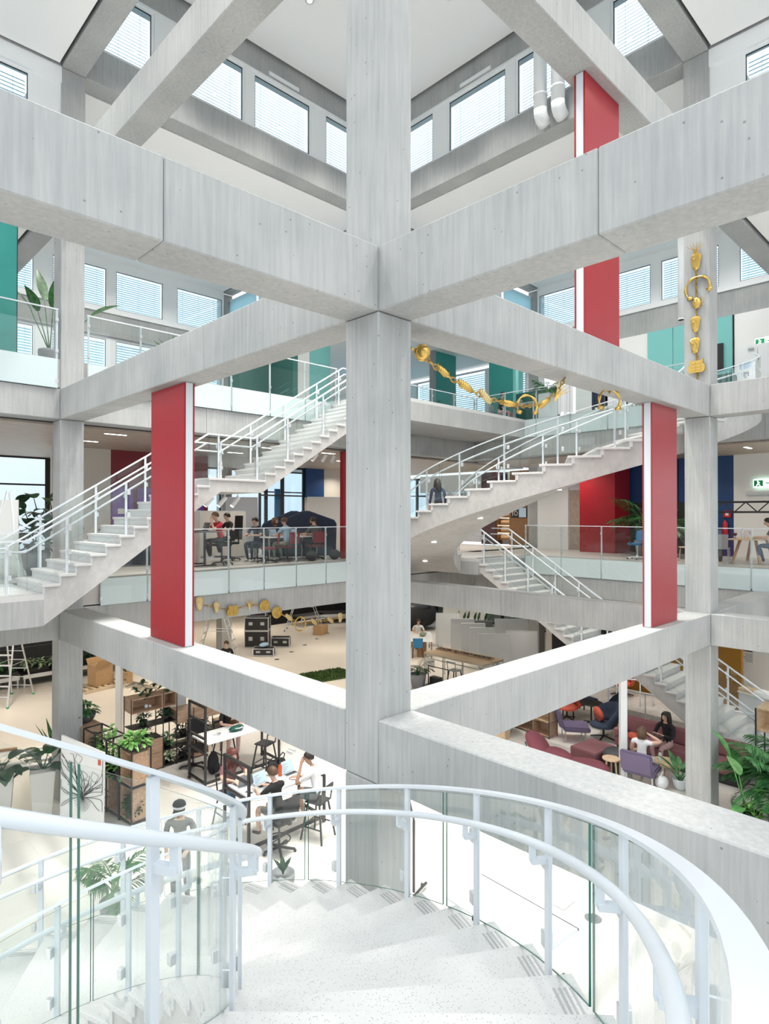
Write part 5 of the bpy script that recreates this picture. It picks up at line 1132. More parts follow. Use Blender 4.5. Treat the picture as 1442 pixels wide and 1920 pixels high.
def low_chair(label, loc, rz, fab):
    t = thing('lounge_chair', label, 'armchair', loc, rz)
    MB().box(-.34, .34, -.30, .40, .30, .43).build('seat', fab, t, bevel=.03, seg=2); m = MB().box(-.34, .34, -.06, .06, 0, .48); m.xf(Matrix.Translation((0, -.34, .40)) @ Matrix.Rotation(.22, 4, 'X')); m.build('backrest', fab, t, bevel=.03, seg=2)
    for sx in (-1, 1):
        for sy in (-1, 1): MB().bar((sx*.30, sy*.26, 0), (sx*.30, sy*.26, .30), .03, .03).build('leg', 'steel', t)
    return t
low_chair('armless purple lounge chair behind the pink ottoman', (11.45, 3.80, 0), -2.5, 'lilac'); low_chair('purple lounge chair with a woman in a grey top on it', (9.92, 1.32, 0), -1.45, 'lilac')
def shell(label, loc, rz, fab, seatfab, h=1.0, legs='star', w=.42):
    t = thing('wing_chair', label, 'armchair', loc, rz); n = 12; V = []; F = []
    prof = [(.36, .40), (.40, .55), (.44, .72), (.46, h)]
    for i in range(n+1):
        a = PI*(-.05)+PI*1.1*i/n; e = math.sin(PI*min(max((i/n), 0), 1))
        for r, z in prof: V.append((r*cos(a)*w/.42, -r*sin(a)*.95, .34+(z-.34)*(0.42+.58*e**.7)))
    k = len(prof)
    for i in range(n): F += [(i*k+q, (i+1)*k+q, (i+1)*k+q+1, i*k+q+1) for q in range(k-1)]
    o = MB().add(V, F).build('shell', fab, t, smooth=True); sm = o.modifiers.new('thick', 'SOLIDIFY'); sm.thickness = .06; sm.offset = -1
    MB().ball((0, .02, .40), (.34, .36, .10), 14).build('seat', seatfab, t, smooth=True)
    m = MB()
    if legs == 'star':
        for i in range(4): a = i*PI/2+.78; m.bar((0, 0, .10), (.36*cos(a), .36*sin(a), .02), .04, .025)
        m.tube([(0, 0, .06), (0, 0, .34)], .03, 8)
    else:
        for sx in (-1, 1):
            for sy in (-1, 1): m.bar((sx*.3, sy*.3, 0), (sx*.2, sy*.2, .36), .03, .03)
    m.build('base', 'black_metal', t); return t
shell('dark navy wing armchair with orange cushion beside the white post', (12.1, 3.25, 0), .9, 'slate_fabric', 'slate_fabric', 1.0)
t = thing('cushion', 'orange cushion on the dark navy wing armchair', 'cushion', (11.95, 3.42, .52), .9); m = MB().ball((0, 0, 0), (.22, .10, .2), 12); m.xf(Matrix.Translation((0, -.1, .18)) @ Matrix.Rotation(-.4, 4, 'X')); m.build('pillow', 'orange_red', t, smooth=True); MB().ball((0, -.09, .17), (.225, .02, .205), 12).build('piping', 'orange_red', t, smooth=True)
shell('second dark navy wing armchair partly behind the white post', (13.35, 3.6, 0), .4, 'slate_fabric', 'slate_fabric', 1.0); shell('tall orange red wing armchair at the back of the lounge', (16.0, 4.45, .18), 1.4, 'orange_red', 'orange_red', 1.35); shell('low orange red armchair behind the purple lounge chair', (12.85, 4.75, 0), 2.2, 'orange_red', 'orange_red', .85)
t = thing('bench', 'dark grey upholstered bench at the back of the lounge', 'bench', (13.6, 4.75, 0), -.2); MB().box(-.6, .6, -.28, .28, .34, .46).build('seat', 'slate_fabric', t, bevel=.03, seg=2)
for sx in (-1, 1):
    for sy in (-1, 1): MB().bar((sx*.5, sy*.2, 0), (sx*.5, sy*.2, .34), .03, .03).build('leg', 'black_metal', t)
t = thing('side_table', 'black round table on a star base beside the dark bench', 'table', (13.0, 4.05, 0)); MB().lathe([(.33, .62), (.34, .635), (.33, .65), (.001, .65)], n=20).build('tabletop', 'black_plastic', t); m = MB().tube([(0, 0, .05), (0, 0, .62)], .025, 8)
for i in range(5): m.bar((0, 0, .08), (.3*cos(i*1.257), .3*sin(i*1.257), .02), .035, .025)
m.build('base', 'black_metal', t)
# low wooden shelf
ls = thing('shelf_unit', 'low oak cube shelf behind the plum lounger', 'shelf', (11.15, 4.25, 0), PI/2-.08)
for c in range(4):
    for r in range(2):
        x0, z0 = c*.56, .05+r*.40; m = MB(); m.box(x0, x0+.55, -.19, .19, z0, z0+.02).box(x0, x0+.55, -.19, .19, z0+.37, z0+.39).box(x0, x0+.02, -.19, .19, z0+.02, z0+.37).box(x0+.53, x0+.55, -.19, .19, z0+.02, z0+.37).box(x0+.02, x0+.53, .17 if False else -.19, -.17, z0+.02, z0+.37); m.xf(Matrix.Rotation(PI, 4, 'Z') @ Matrix.Translation((-2.24, 0, 0)) if False else Matrix.Identity(4)); m.build('wooden_box', 'light_oak' if r else 'oak', ls)
for x in (-.005, .555, 1.115, 1.675, 2.235): MB().box(x-.008, x+.008, -.2, -.184, 0, .90).box(x-.008, x+.008, .192, .208, 0, .90).build('post', 'black_metal', ls)
potted('green plant on top of the low oak cube shelf', (11.0, 5.2, .85), .28, .22, 'leaf_dark', 101, 'black_plastic', 60, .12, .12, .12); potted('dark green plant in front of the low oak cube shelf', (10.55, 5.35, 0), .36, .45, 'leaf_dark', 102, 'mid_grey', 90, .16, .18, .3)
carton('small oak crate in front of the low oak shelf', (10.0, 5.2, 0), .3, (.5, .4, .38), 'light_oak')
t = thing('pouf', 'dark brown round pouf between ottoman and white post', 'pouf', (10.32, 2.08, 0)); MB().lathe([(.25, 0), (.31, .08), (.33, .25), (.31, .42), (.25, .48), (.001, .49)], n=22).build('body', 'dark_grey', t, smooth=True); MB().tube([(.325*cos(2*PI*i/24), .325*sin(2*PI*i/24), .25) for i in range(24)], .012, 6, closed=True).build('seam', 'black_cloth', t, smooth=True)
def round_table(label, loc, r, h):
    t = thing('side_table', label, 'table', loc); MB().lathe([(r-.01, h-.035), (r, h-.03), (r, h-.005), (r-.01, h), (.001, h)], n=26).build('tabletop', 'light_oak', t)
    for i in range(3): a = i*2.094+.4; MB().tube([(r*.75*cos(a), r*.75*sin(a), 0), (r*.55*cos(a), r*.55*sin(a), h-.034)], .022, 8).build('leg', 'light_oak', t)
    return t
round_table('small round wooden side table hidden half by the white post', (9.80, 1.98, 0), .20, .46); round_table('round wooden coffee table between the two talking women', (10.62, 1.05, 0), .34, .42)
bottle('clear water bottle on the round coffee table', (10.55, 1.15, .42), 'clear_plastic', .24, .035)
t = thing('notebook', 'open white notebook on the sofa beside the woman in black', 'notebook', (11.42, .72, .47), .5); MB().box(-.15, .15, -.11, .11, 0, .015).build('pages', 'paper', t); MB().box(-.155, .155, -.115, .115, -.004, 0).build('cover', 'black_plastic', t)
sf = thing('sofa', 'long dusty pink sofa under the stair where a woman in black sits', 'sofa', (11.62, 1.1, 0), PI/2)
MB().box(-1.5, 1.5, -.36, .30, .22, .45).build('seat', 'dusty_pink', sf, bevel=.03, seg=2); MB().box(-1.5, 1.5, -.43, -.28, .45, .86).build('backrest', 'dusty_pink', sf, bevel=.04, seg=2); MB().box(1.38, 1.52, -.28, .30, .45, .66).build('armrest', 'dusty_pink', sf, bevel=.03); MB().box(-1.45, 1.45, -.33, .26, .0, .22).build('plinth', 'black_plastic', sf)
for o in kids(sf): o.rotation_euler = (0, 0, 0)
t = thing('scarf', 'rust red scarf lying on the end of the pink sofa', 'scarf', (11.45, 2.15, .45), .6); MB().ball((0, 0, .08), (.24, .14, .08), 12).build('fold', 'orange_red', t, smooth=True); MB().ball((.16, -.1, .05), (.16, .1, .05), 10).build('end', 'dark_red', t, smooth=True)
person('woman with long black hair in black blazer holding a tablet on the pink sofa', (11.52, 1.35, 0), 1.35, seat=.45, top='cloth_black', bottom='cloth_pink', hair='hair_dark', style='long', sleeve='long', arms='book', nod=.25, lean=.02, s=1.0)
t = thing('tablet', 'dark tablet in the hands of the woman in black blazer', 'tablet', (11.08, 1.42, .80), 1.35); m = MB().box(-.15, .15, -.11, .11, 0, .012); m.xf(Matrix.Rotation(.5, 4, 'X')); m.build('case', 'dark_grey', t); m = MB().box(-.14, .14, -.10, .10, .0121, .013); m.xf(Matrix.Rotation(.5, 4, 'X')); m.build('display', 'black_plastic', t)
person('woman with brown bob in grey sleeveless top seen from behind in the purple chair', (9.95, 1.33, 0), -1.45, seat=.43, top='cloth_white', bottom='cloth_white', hair='hair_brown', style='bob', sleeve='none', arms=('table', 'head'), table=.62, lean=.03)
t = thing('handbag', 'white cloth bag on the floor beside the purple chair', 'bag', (10.05, .92, 0)); MB().ball((0, 0, .15), (.18, .14, .15), 12).build('body', 'cloth_white', t, smooth=True); MB().tube([(-.1, 0, .26), (0, -.02, .40), (.1, 0, .26)], .012, 6).build('handle', 'cloth_white', t)
t = thing('potted_plant', 'broad leaved plant in a glass pot by the right column', 'plant', (10.32, .62, 0)); bowl('pot', .17, .25, 'clear_plastic', t)
for i in range(11): bigleaf(t, (.03*cos(i), .03*sin(i), .2), i*2.4, .75+.12*(i % 4), .22, .50, .15, 'leaf', .5)
# curved white handrails of the ramp behind the sofa
def hoop(label, pts, posts):
    t = thing('ramp_railing', label, 'railing', pts[0]); b0 = Vector(pts[0]); P = [Vector(q)-b0 for q in pts]
    MB().tube(P, .024, 8).build('handrail', 'rail_white', t, smooth=True)
    for i in posts: MB().tube([P[i], Vector((P[i].x, P[i].y, -b0.z+.005))], .02, 8).build('post', 'rail_white', t, smooth=True)
def arc(cx, cy, r, a0, a1, z0, z1, n=12): return [(cx+r*cos(R(a0+(a1-a0)*i/n)), cy+r*sin(R(a0+(a1-a0)*i/n)), z0+(z1-z0)*i/n) for i in range(n+1)]
hoop('curved white ramp railing in front of the mustard wall, the taller one', [(14.9, 5.2, .9)]+arc(15.9, 4.2, 1.0, 170, 250, 1.0, 1.05)+[(16.3, 1.8, 1.05)], (3, 9, 13)); hoop('long white ramp railing curving past the mustard wall, the lower one', [(14.0, 4.6, .88)]+arc(15.4, 3.4, 1.3, 140, 200, .9, .9)+[(14.25, 1.6, .9), (14.4, .2, .9)], (2, 8, 13, 14))
sbox('wall_mustard', 'mustard_wall', 17.0, 17.2, 1.2, 5.0, 0, 3.4, 'mustard brown wall behind the lounge'); sbox('wall_dark', 'black_cloth', 17.0, 17.2, 5.0, 7.6, 0, 3.4, 'black wall at the back of the lounge'); sbox('trim_8', 'light_oak', 16.97, 17.0, 2.2, 2.35, 0, 3.2)
sbox('ramp', 'grey_wood_floor', 14.6, 16.9, 1.0, 5.4, 0, .18, 'low wooden ramp behind the sofa')
# plants and shelf at the right edge
palm('big feathery palm in front of the right column', (9.55, -1.5, 0), 22, 1.15, 21, 'leaf', 'mid_grey', .24, .5, .44, .046, 30, (.35, 1.3), .85); palm('second feathery palm at the right edge, lower', (10.4, -1.5, 0), 16, 1.15, 22, 'leaf', 'mid_grey', .24, .5, .42, .042, 26, (.2, 1.2), .7)
t = thing('banana_plant', 'banana plant with broad bright leaves between the feathery palms', 'plant', (9.2, -1.0, 0)); bowl('pot', .22, .45, 'dark_grey', t)
for az, el, st, ln, wd in ((2.9, 1.25, .85, .62, .24), (4.0, 1.0, .60, .60, .36), (5.4, .9, .7, .6, .30), (3.2, .55, .5, .62, .22), (.6, 1.0, .8, .6, .28), (1.6, 1.3, 1.1, .55, .22), (4.9, 1.3, 1.05, .7, .25)): bigleaf(t, (0, 0, .4), az, el, st, ln, wd, 'leaf_banana', .9)
potted('leafy light green plant at the foot of the palms', (9.2, -1.15, 0), .35, .45, 'leaf_light', 130, 'mid_grey', 60, .16, .18, .3)
t = thing('shelf_unit', 'black framed shelf with a wooden box at the right edge', 'shelf', (11.55, -.95, 0)); m = MB()
for x in (-.35, .35):
    for y in (-.3, .3): m.box(x-.014, x+.014, y-.014, y+.014, 0, 1.95)
m.build('frame', 'black_metal', t); m = MB(); m.box(-.34, .34, -.29, .29, 1.93, 1.96).box(-.34, .34, -.29, .29, 1.45, 1.48).box(.32, .34, -.29, .29, 1.48, 1.93).box(-.34, .34, .27, .29, 1.48, 1.93); m.build('wooden_box', 'light_oak', t); MB().box(-.33, .33, -.28, .28, .6, .62).build('shelf_plate', 'black_metal', t)
# white partition, door and poster behind the right flight
sbox('wall_right_ground', 'white_wall', 19.0, 19.2, -6, 1.95, 0, 4.0, 'off white partition wall with poster'); dr = sbox('door_1', 'brown_wood', 18.96, 19.1, 1.98, 3.0, 0, 2.2, 'brown wooden door behind the flight'); MB().box(18.94, 18.96, 2.05, 2.2, 1.0, 1.14).build('door_handle', 'steel', dr)
sbox('wall_right_ground', 'brown_wood', 19.0, 19.2, 1.95, 3.05, 2.2, 4.0); sbox('wall_right_ground', 'grey_wall', 19.0, 19.2, 3.05, 9, 0, 4.0)
for y in (1.97, .9, .1): sbox('trim_9', 'mid_grey', 18.985, 19.0, y-.012, y+.012, 0, 4.0)
t = thing('poster', 'paper poster with dark heading on the off white partition', 'poster', (18.97, 1.56, 1.55)); MB().box(-.01, 0, -.20, .20, -.30, .30).build('sheet', 'paper', t); m = MB().box(-.012, -.0101, -.16, .16, .12, .24); m.build('dark_heading', 'ink', t)
m = MB()
for i in range(6): m.box(-.012, -.0101, -.16, .05+.02*(i % 4), -.22+.05*i, -.20+.05*i)
m.build('text_lines', 'mid_grey', t); MB().box(-.0125, -.0101, .02, .12, .12, .24).build('colour_patch', 'dusty_pink', t)
t = thing('cabinet', 'long pale grey sideboard behind the right flight', 'cabinet', (15.9, -.4, 0), 1.2); MB().box(-1.4, 1.4, -.35, .35, .08, 1.0).build('body', 'board_grey', t, bevel=.01)
for i in range(4): d = MB().box(-1.38+i*.69, -.72+i*.69, -.37, -.351, .1, .96).build('door', 'board_grey', t, bevel=.004); MB().box(-.78+i*.69, -.74+i*.69, -.385, -.37, .45, .6).build('handle', 'black_metal', d)
MB().box(-1.42, 1.42, -.39, .37, 1.0, 1.03).build('worktop', 'board_white', t)
t = thing('printer', 'pale flat printer on the grey sideboard', 'printer', (15.95, .25, 1.03), 1.2); MB().box(-.3, .3, -.2, .2, 0, .14).build('body', 'ramp_white', t, bevel=.02); MB().box(-.22, .22, -.24, -.2, .02, .05).build('paper_tray', 'dark_grey', t)
carton('flat light wooden box on the grey sideboard', (16.2, .75, 1.03), 1.2, (.5, .35, .10), 'light_oak')
for i, (x, y) in enumerate(((14.4, -.55), (14.9, -1.35))):
    t = thing('bicycle_rack' if False else 'coat_stand', ('black frame with bags hanging behind the right flight', 'black frame with dark jacket at the right edge')[i], 'stand', (x, y, 0), .6); MB().tube([(-.2, 0, 0), (-.2, 0, 1.3), (-.12, 0, 1.4), (.12, 0, 1.4), (.2, 0, 1.3), (.2, 0, 0)], .025, 8).build('frame', 'black_metal', t); MB().box(-.16, .16, -.05, .05, .25, .75).build('bag', 'dark_grey', t, bevel=.03); MB().box(-.28, .28, -.22, .22, 0, .02).build('base', 'black_metal', t)
# ================================================================ ground floor, behind the middle column: reading tables
t = thing('high_table', 'long bar table with oak top on a grey metal frame', 'table', (13.70, 9.33, 0), PI/2)
for i in range(3): MB().box(-1.35+i*.9+.004, -1.35+(i+1)*.9-.004, -.63, .63, 1.02, 1.05).build('top_board', 'light_oak', t, bevel=.004)
m = MB()
for y in (-.60, .60):
    for z in (1.005, .86): m.box(-1.35, 1.35, y-.015, y+.015, z-.03, z)
    for x in (-1.33, -.44, .44, 1.33): m.box(x-.015, x+.015, y-.015, y+.015, 0, 1.0)
for x in (-1.33, 1.33):
    for z in (1.005, .86): m.box(x-.015, x+.015, -.58, .58, z-.03, z)
m.build('frame', 'steel', t)
for i in range(16):
    x = -1.25+i*.166; g_ = MB().lathe([(.03, 0), (.035, -.06), (.012, -.10), (.008, -.18), (.03, -.19)], (x, -.60, .83), 8).build('hanging_glass', 'clear_plastic', t, smooth=True)
for i, (y, s) in enumerate(((10.15, .5), (8.95, .75))):
    q = thing('tray', ('small wooden tray of pebbles on the bar table', 'long wooden tray of pebbles on the bar table')[i], 'tray', (13.9, y, 1.05), PI/2); m = MB().box(-s, s, -.16, .16, 0, .015); m.box(-s, s, -.16, -.145, .015, .05).box(-s, s, .145, .16, .015, .05).box(-s, -s+.015, -.145, .145, .015, .05).box(s-.015, s, -.145, .145, .015, .05); m.build('rim', 'oak', q)
    m = MB(); rnd = random.Random(i)
    for k in range(40): m.ball((rnd.uniform(-s+.05, s-.05), rnd.uniform(-.12, .12), .03), (.035, .028, .02), 6, k=4)
    o = m.build('pebbles', 'dark_grey', q, smooth=True); o['kind'] = 'stuff'
def wboard(label, x, y, w_, h_, rz=-.78, mat='board_grey', grp='grey whiteboards in a row'):
    return board(label, (x, y, 0), rz, w_, h_, mat, .06, .05, True, 'whiteboard', grp, 'alu', .12, .03)
for i, (px, Xd, w_, h_, lab) in enumerate(((840, 18.3, 1.15, 1.45, 'grey whiteboard in the row, the one beside the reading woman'), (868, 17.9, 1.1, 1.38, 'grey whiteboard in the row, second from the reading woman'), (888, 17.4, 1.1, 1.36, 'grey whiteboard in the row, third from the reading woman'), (905, 16.9, 1.1, 1.34, 'grey whiteboard in the row, behind the front pair'), (927, 16.2, 1.3, 1.32, 'grey whiteboard, front pair, nearer to the middle column'), (979, 17.2, 1.3, 1.40, 'grey whiteboard, front pair, nearer to the potted banana'), (960, 18.6, 1.5, 1.55, 'grey whiteboard behind the front pair'))):
    q = vx(px, 1200, Xd); wboard(lab, Xd, q.y, w_, h_)
q = vx(872, 1160, 21.0); board('large white flipchart board leaning behind the grey whiteboards', (21.0, q.y, 0), -.75, 2.3, 2.6, 'board_white', .10, .06, True, frame='alu', z0=.1, cut=.1)
t = table('white oval reading table beside the row of whiteboards', (16.45, 13.75, 0), .75, 2.2, .95, .74, 'white_paint', 'brown_wood'); MB().box(-.9, -.3, -.2, .2, .0, .7).build('pedestal', 'brown_wood', t)
person('woman in white shirt and shorts reading at the oval table', (17.2, 14.62, 0), 2.45, seat=.46, table=.74, top='cloth_white', bottom='cloth_white', hair='hair_brown', legs='short', shoes='black_plastic', arms='table', lean=.14, nod=.5)
side_chair('amber chair under the woman in white shirt', (17.25, 14.67, 0), 2.45, 'light_oak', 'black_metal', .43); side_chair('blue chair on the near side of the oval table', (15.7, 13.3, 0), -.8, 'blue_fabric', 'black_metal')
t = thing('handbag', 'pale cloth bag with a dark hole lying on the oval table', 'bag', (16.55, 13.75, .74), .5); MB().ball((0, 0, .09), (.24, .15, .09), 12).build('body', 'cloth_olive', t, smooth=True); MB().ball((.1, -.12, .1), (.06, .03, .05), 8).build('opening', 'ink', t, smooth=True)
for i, (x, y, s) in enumerate(((20.5, 18.0, (1.5, 1.0, .75)), (18.6, 19.6, (1.0, .8, 1.0)))):
    t = thing('bean_bag', ('wide black bean bag sofa behind the reading woman', 'tall black covered stack next to the middle column')[i], 'bean bag', (x, y, 0), -.75); MB().ball((0, 0, s[2]), s, 14).build('body', 'black_cloth', t, smooth=True); MB().ball((.2, -.2, s[2]*1.5), (s[0]*.6, s[1]*.6, s[2]*.6), 12).build('cover', 'black_plastic', t, smooth=True)
t = thing('banana_plant', 'potted banana plant beside the grey whiteboards', 'plant', (20.9, 11.5, 0)); bowl('pot', .3, .55, 'mid_grey', t)
for az, el, st, ln, wd in ((2.4, 1.2, .7, .9, .30), (3.6, 1.3, .8, .85, .3), (5.2, 1.0, .7, .9, .28), (4.4, .6, .5, .9, .26), (.4, .9, .6, .9, .3), (1.4, .7, .5, .8, .25), (5.8, .5, .5, .9, .24)): bigleaf(t, (0, 0, .5), az, el, st, ln, wd, 'leaf', .8)
t = thing('snake_plant', 'row of dark pointed leaves in front of the flipchart board', 'plant', (19.6, 13.2, 0)); MB().box(-.9, .9, -.15, .15, 0, 1.15).build('planter_box', 'dark_grey', t, bevel=.01).rotation_euler = (0, 0, -.75)
for i in range(10): u = -.8+.17*i; bigleaf(t, (u*.73, -u*.68, 1.1), i*2.1, 1.3, .06, .5, .14, 'leaf_dark', .2)
t = palm('palm in a grey tub beside the bar table', (12.15, 10.15, 0), 12, .62, 31, 'leaf_dark', 'mid_grey', .3, .5, .24, .028, 14, (.3, 1.2), .2)
t = thing('tube_frame', 'black tubular frame stand with small stool beside the bar table', 'stand', (12.55, 9.55, 0), PI/2); MB().tube([(-.45, 0, .05), (-.45, 0, .75), (.45, 0, .75), (.45, 0, .05)], .022, 6).build('hoop', 'black_metal', t); MB().box(-.6, .6, -.3, .3, 0, .05).build('base_plate', 'dark_grey', t); MB().box(-.1, .3, -.12, .12, .05, .4).build('step', 'black_plastic', t)
t = thing('notice', 'white notice with dark red printed lines hanging at the bar table', 'sign', (13.02, 10.35, .72), PI/2+.4); m = MB().box(-.2, .2, -.01, 0, -.2, .12); m.build('sheet', 'paper', t); MB().box(-.15, .15, -.012, -.0101, -.05, .06).build('printed_lines', 'dark_red', t)
bar_stool('grey bar stool at the bar table', (12.75, 8.95, 0), -PI/2, .74, 'mid_grey')
sbox('wall_wood', 'brown_wood', 20.6, 20.8, 4.5, 9.6, 0, 2.6, 'brown wooden wall under the descending flight'); 
for i in range(6): sbox('trim_10', 'dark_gap', 20.595, 20.6, 4.5, 9.6, .4*i+.2, .4*i+.212)
for i in range(6): window(0, 25.0, 8+2.4*i, 10.4+2.4*i, 0, 3.5, False, frame='black_metal', bars=(2.3,))
sbox('wall_far_right', 'grey_wall', 25.0, 25.2, 22.4, 29.5, 0, 3.6)
for i, (y, x) in enumerate(((11.3, 23.6), (12.6, 24.0), (16.0, 23.8))):
    t = office_chair(('dark office chair by the ground floor window, next to the banana plant', 'dark office chair by the ground floor window, behind the flipchart', 'dark office chair by the ground floor window, above the bean bag')[i], (x, y, 0), i*1.3, 'cloth_navy', .75, back=.5)
# grey partition at the foot of the far flight
sbox('wall_under_stair', 'stair_concrete', 13.75, 13.9, 3.6, 7.3, 0, 2.2, 'grey wall beside the descending flight') if False else None
# ================================================================ left mezzanine
person('man in a red T-shirt drinking at a high desk on the left mezzanine', (4.45, 10.75, FA), PI/2, seat=.62, foot=.2, table=.98, top='cloth_red', bottom='cloth_black', hair='hair_brown', arms=('chin', 'table'), lean=.12, shoes='cloth_white')
office_chair('black drafting chair under the man in the red T-shirt', (4.45, 10.75, FA), PI/2, 'black_cloth', .58, ring=True, back=.3)
t = thing('high_desk', 'high desk on a black star base in front of the man in the red T-shirt', 'desk', (3.72, 10.75, FA), 0); MB().box(-.38, .38, -.6, .6, .95, .98).build('tabletop', 'dark_grey', t, bevel=.005); m = MB()
for sy in (-.35, .35): m.bar((0, sy, .05), (0, sy, .95), .05, .05).bar((-.35, sy, .05), (.35, sy, .05), .05, .04)
m.build('base', 'black_metal', t)
laptop('black laptop on the high desk of the man in the red T-shirt', (3.82, 10.75, FA+.98), -PI/2, screen='dark_grey', body='black_plastic')
person('person with dark hair in black at a desk behind the man in the red T-shirt', (5.55, 12.1, FA), PI/2, seat=.6, table=.9, foot=.2, top='cloth_black', bottom='cloth_navy', hair='hair_dark', arms='table'); office_chair('tall black mesh chair behind the person in black', (5.55, 12.1, FA), PI/2, 'black_cloth', .55, back=.75)
person('person with dark hair sitting low beside the tall black mesh chair', (6.15, 11.5, FA), 1.9, seat=.46, table=.74, top='cloth_navy', bottom='cloth_navy', hair='hair_dark', arms='table'); office_chair('dark swivel chair of the low sitting person', (6.15, 11.5, FA), 1.9, 'black_cloth', .44, back=.4)
table('white meeting table on the left mezzanine with people around it', (7.15, 11.35, FA), 0, 2.0, .9, .74, 'white_paint', 'steel')
for i, (x, y, rz, tp, hr, st, lab) in enumerate(((6.72, 10.72, .2, 'cloth_blue', 'hair_brown', 'short', 'person in a pale blue shirt at the meeting table, back to the railing'), (7.15, 12.05, PI, 'cloth_navy', 'hair_brown', 'bob', 'person with brown hair at the far side of the meeting table'), (7.85, 10.72, -.2, 'cloth_grey', 'hair_dark', 'short', 'person in grey at the meeting table beside the navy booth'), (8.35, 11.35, PI/2, 'cloth_pink', 'hair_brown', 'bob', 'person in pink at the end of the meeting table'))):
    person(lab, (x, y, FA), rz, seat=.46, table=.74, top=tp, bottom='cloth_olive' if i == 0 else 'cloth_navy', hair=hr, style=st, arms='table', nod=.3)
    office_chair(('dark red swivel chair under the person in pale blue', 'black swivel chair at the far side of the meeting table', 'dark red swivel chair under the person in grey', 'black swivel chair at the end of the meeting table')[i], (x, y, FA), rz, 'dark_red' if i in (0, 2) else 'black_cloth', .44, back=.36)
office_chair('empty dark red swivel chair at the railing of the left mezzanine', (5.9, 10.55, FA), 1.0, 'dark_red', .44, back=.36)
for i, (x, y, lab) in enumerate(((7.35, 10.3, 'black bag on the mezzanine floor beside the pale blue person'), (8.3, 10.3, 'black backpack on the mezzanine floor in front of the navy booth'))):
    t = thing('backpack', lab, 'bag', (x, y, FA), .4); MB().ball((0, 0, .16), (.25, .17, .16), 12).build('body', 'black_cloth', t, smooth=True); MB().tube([(-.1, 0, .28), (0, .02, .38), (.1, 0, .28)], .012, 6).build('handle', 'black_cloth', t)
for i, x in enumerate((6.7, 7.5)): laptop(('silver laptop on the meeting table near the pale blue person', 'silver laptop on the meeting table near the person in grey')[i], (x, 11.3, FA+.74), .1)
t = thing('cardboard_tray', 'amber folder lying on the meeting table', 'folder', (7.2, 11.2, FA+.74), .3); MB().box(-.2, .2, -.13, .13, 0, .02).build('cover', 'light_oak', t); MB().box(-.19, .19, -.12, .12, .02, .03).build('pages', 'paper', t)
# navy booth with a pitched top
t = thing('acoustic_booth', 'dark navy felt booth with pitched rounded top behind the meeting table', 'booth', (8.75, 12.75, FA), -.25); t.scale = (.88, .88, .88)
P = [(-1.35, 0), (1.35, 0), (1.38, 1.25), (1.28, 1.42), (.15, 1.78), (-.1, 1.78), (-1.28, 1.30), (-1.38, 1.15)]
for y0 in (-.65, .55): MB().prism(P, 1, y0, y0+.10).build('side_wall', 'slate_fabric', t, bevel=.03)
MB().prism([(-1.35, 0), (1.35, 0), (1.38, 1.20), (-1.38, 1.12)], 1, -.54, .54).build('seat_block', 'cloth_navy', t)
# leaning boards and flipcharts of the left mezzanine
board('grey leaning whiteboard behind the people at the meeting table', (7.3, 14.2, FA), -.6, 1.2, 2.0, 'board_grey', .1, .05, True, name='whiteboard', cut=.05); board('beige pinboard leaning behind the navy booth, nearer one', (11.6, 14.6, FA), -.45, 1.5, 2.1, 'board_white', .1, .04, False, name='pinboard'); board('beige pinboard leaning behind the navy booth, next to the red wall', (13.2, 13.9, FA), -.45, 1.6, 2.1, 'board_white', .1, .04, False, name='pinboard')
board('beige screen board behind the man in the red T-shirt', (6.0, 13.4, FA), -.5, 1.6, 1.5, 'grey_wall', .06, .05, True, name='pinboard'); board('beige screen board beside the high desk', (3.6, 12.0, FA), -.6, 1.5, 1.5, 'grey_wall', .05, .05, True, name='pinboard')
sbox('wall_red_strip', 'red_panel', 8.70, 8.95, 10.35, 10.5, FA, BB-.02, 'narrow red wall panel beside the middle column')
sbox('wall_blue', 'navy', 12.4, 13.45, 17.0, 17.15, 7.0, BB-.02, 'dark blue wall panel high on the left mezzanine'); sbox('wall_mezz_left', 'grey_wall', 12.4, 17, 17.15, 17.3, FA, BB-.02, 'beige wall of the left mezzanine')
for i in range(2): window(1, 17.1, 10.0+1.2*i, 11.2+1.2*i, FA, BB-.02, False, frame='black_metal', bars=(7.05,))
sbox('wall_blue', 'blue_fabric', 11.75, 12.2, 18.4, 18.5, FA, 7.4, 'blue screen behind the black framed door')
# spotlights under the stair landing and under the ceiling
def spot(label, x, y, z, rz, group):
    t = thing('spotlight', label, 'lamp', (x, y, z), rz, group); MB().tube([(0, 0, 0), (0, 0, -.10)], .015, 6).build('stem', 'white_paint', t); m = MB().tube([(0, -.02, -.08), (0, .16, -.30)], .055, 12); m.build('shade', 'white_paint', t, smooth=False); MB().tube([(0, .160, -.300), (0, .163, -.304)], .045, 12).build('bulb', 'lamp', t)
for i in range(4): spot(('white spotlight under the stair landing, nearest the red panel', 'white spotlight under the stair landing, second from the red panel', 'white spotlight under the stair landing, third from the red panel', 'white spotlight under the stair landing, furthest from the red panel')[i], 2.52+.36*i, 8.55, FA+13*rA-.30-.001, .6+.3*i, 'spotlights under the stair landing')
for i in range(3): spot(('white ceiling spotlight left of the middle column, leftmost of three', 'white ceiling spotlight left of the middle column, the middle of three', 'white ceiling spotlight left of the middle column, next to the red strip')[i], 8.05+.38*i, 10.9, BB-.021, .5-.3*i, 'ceiling spotlights of the mezzanine')
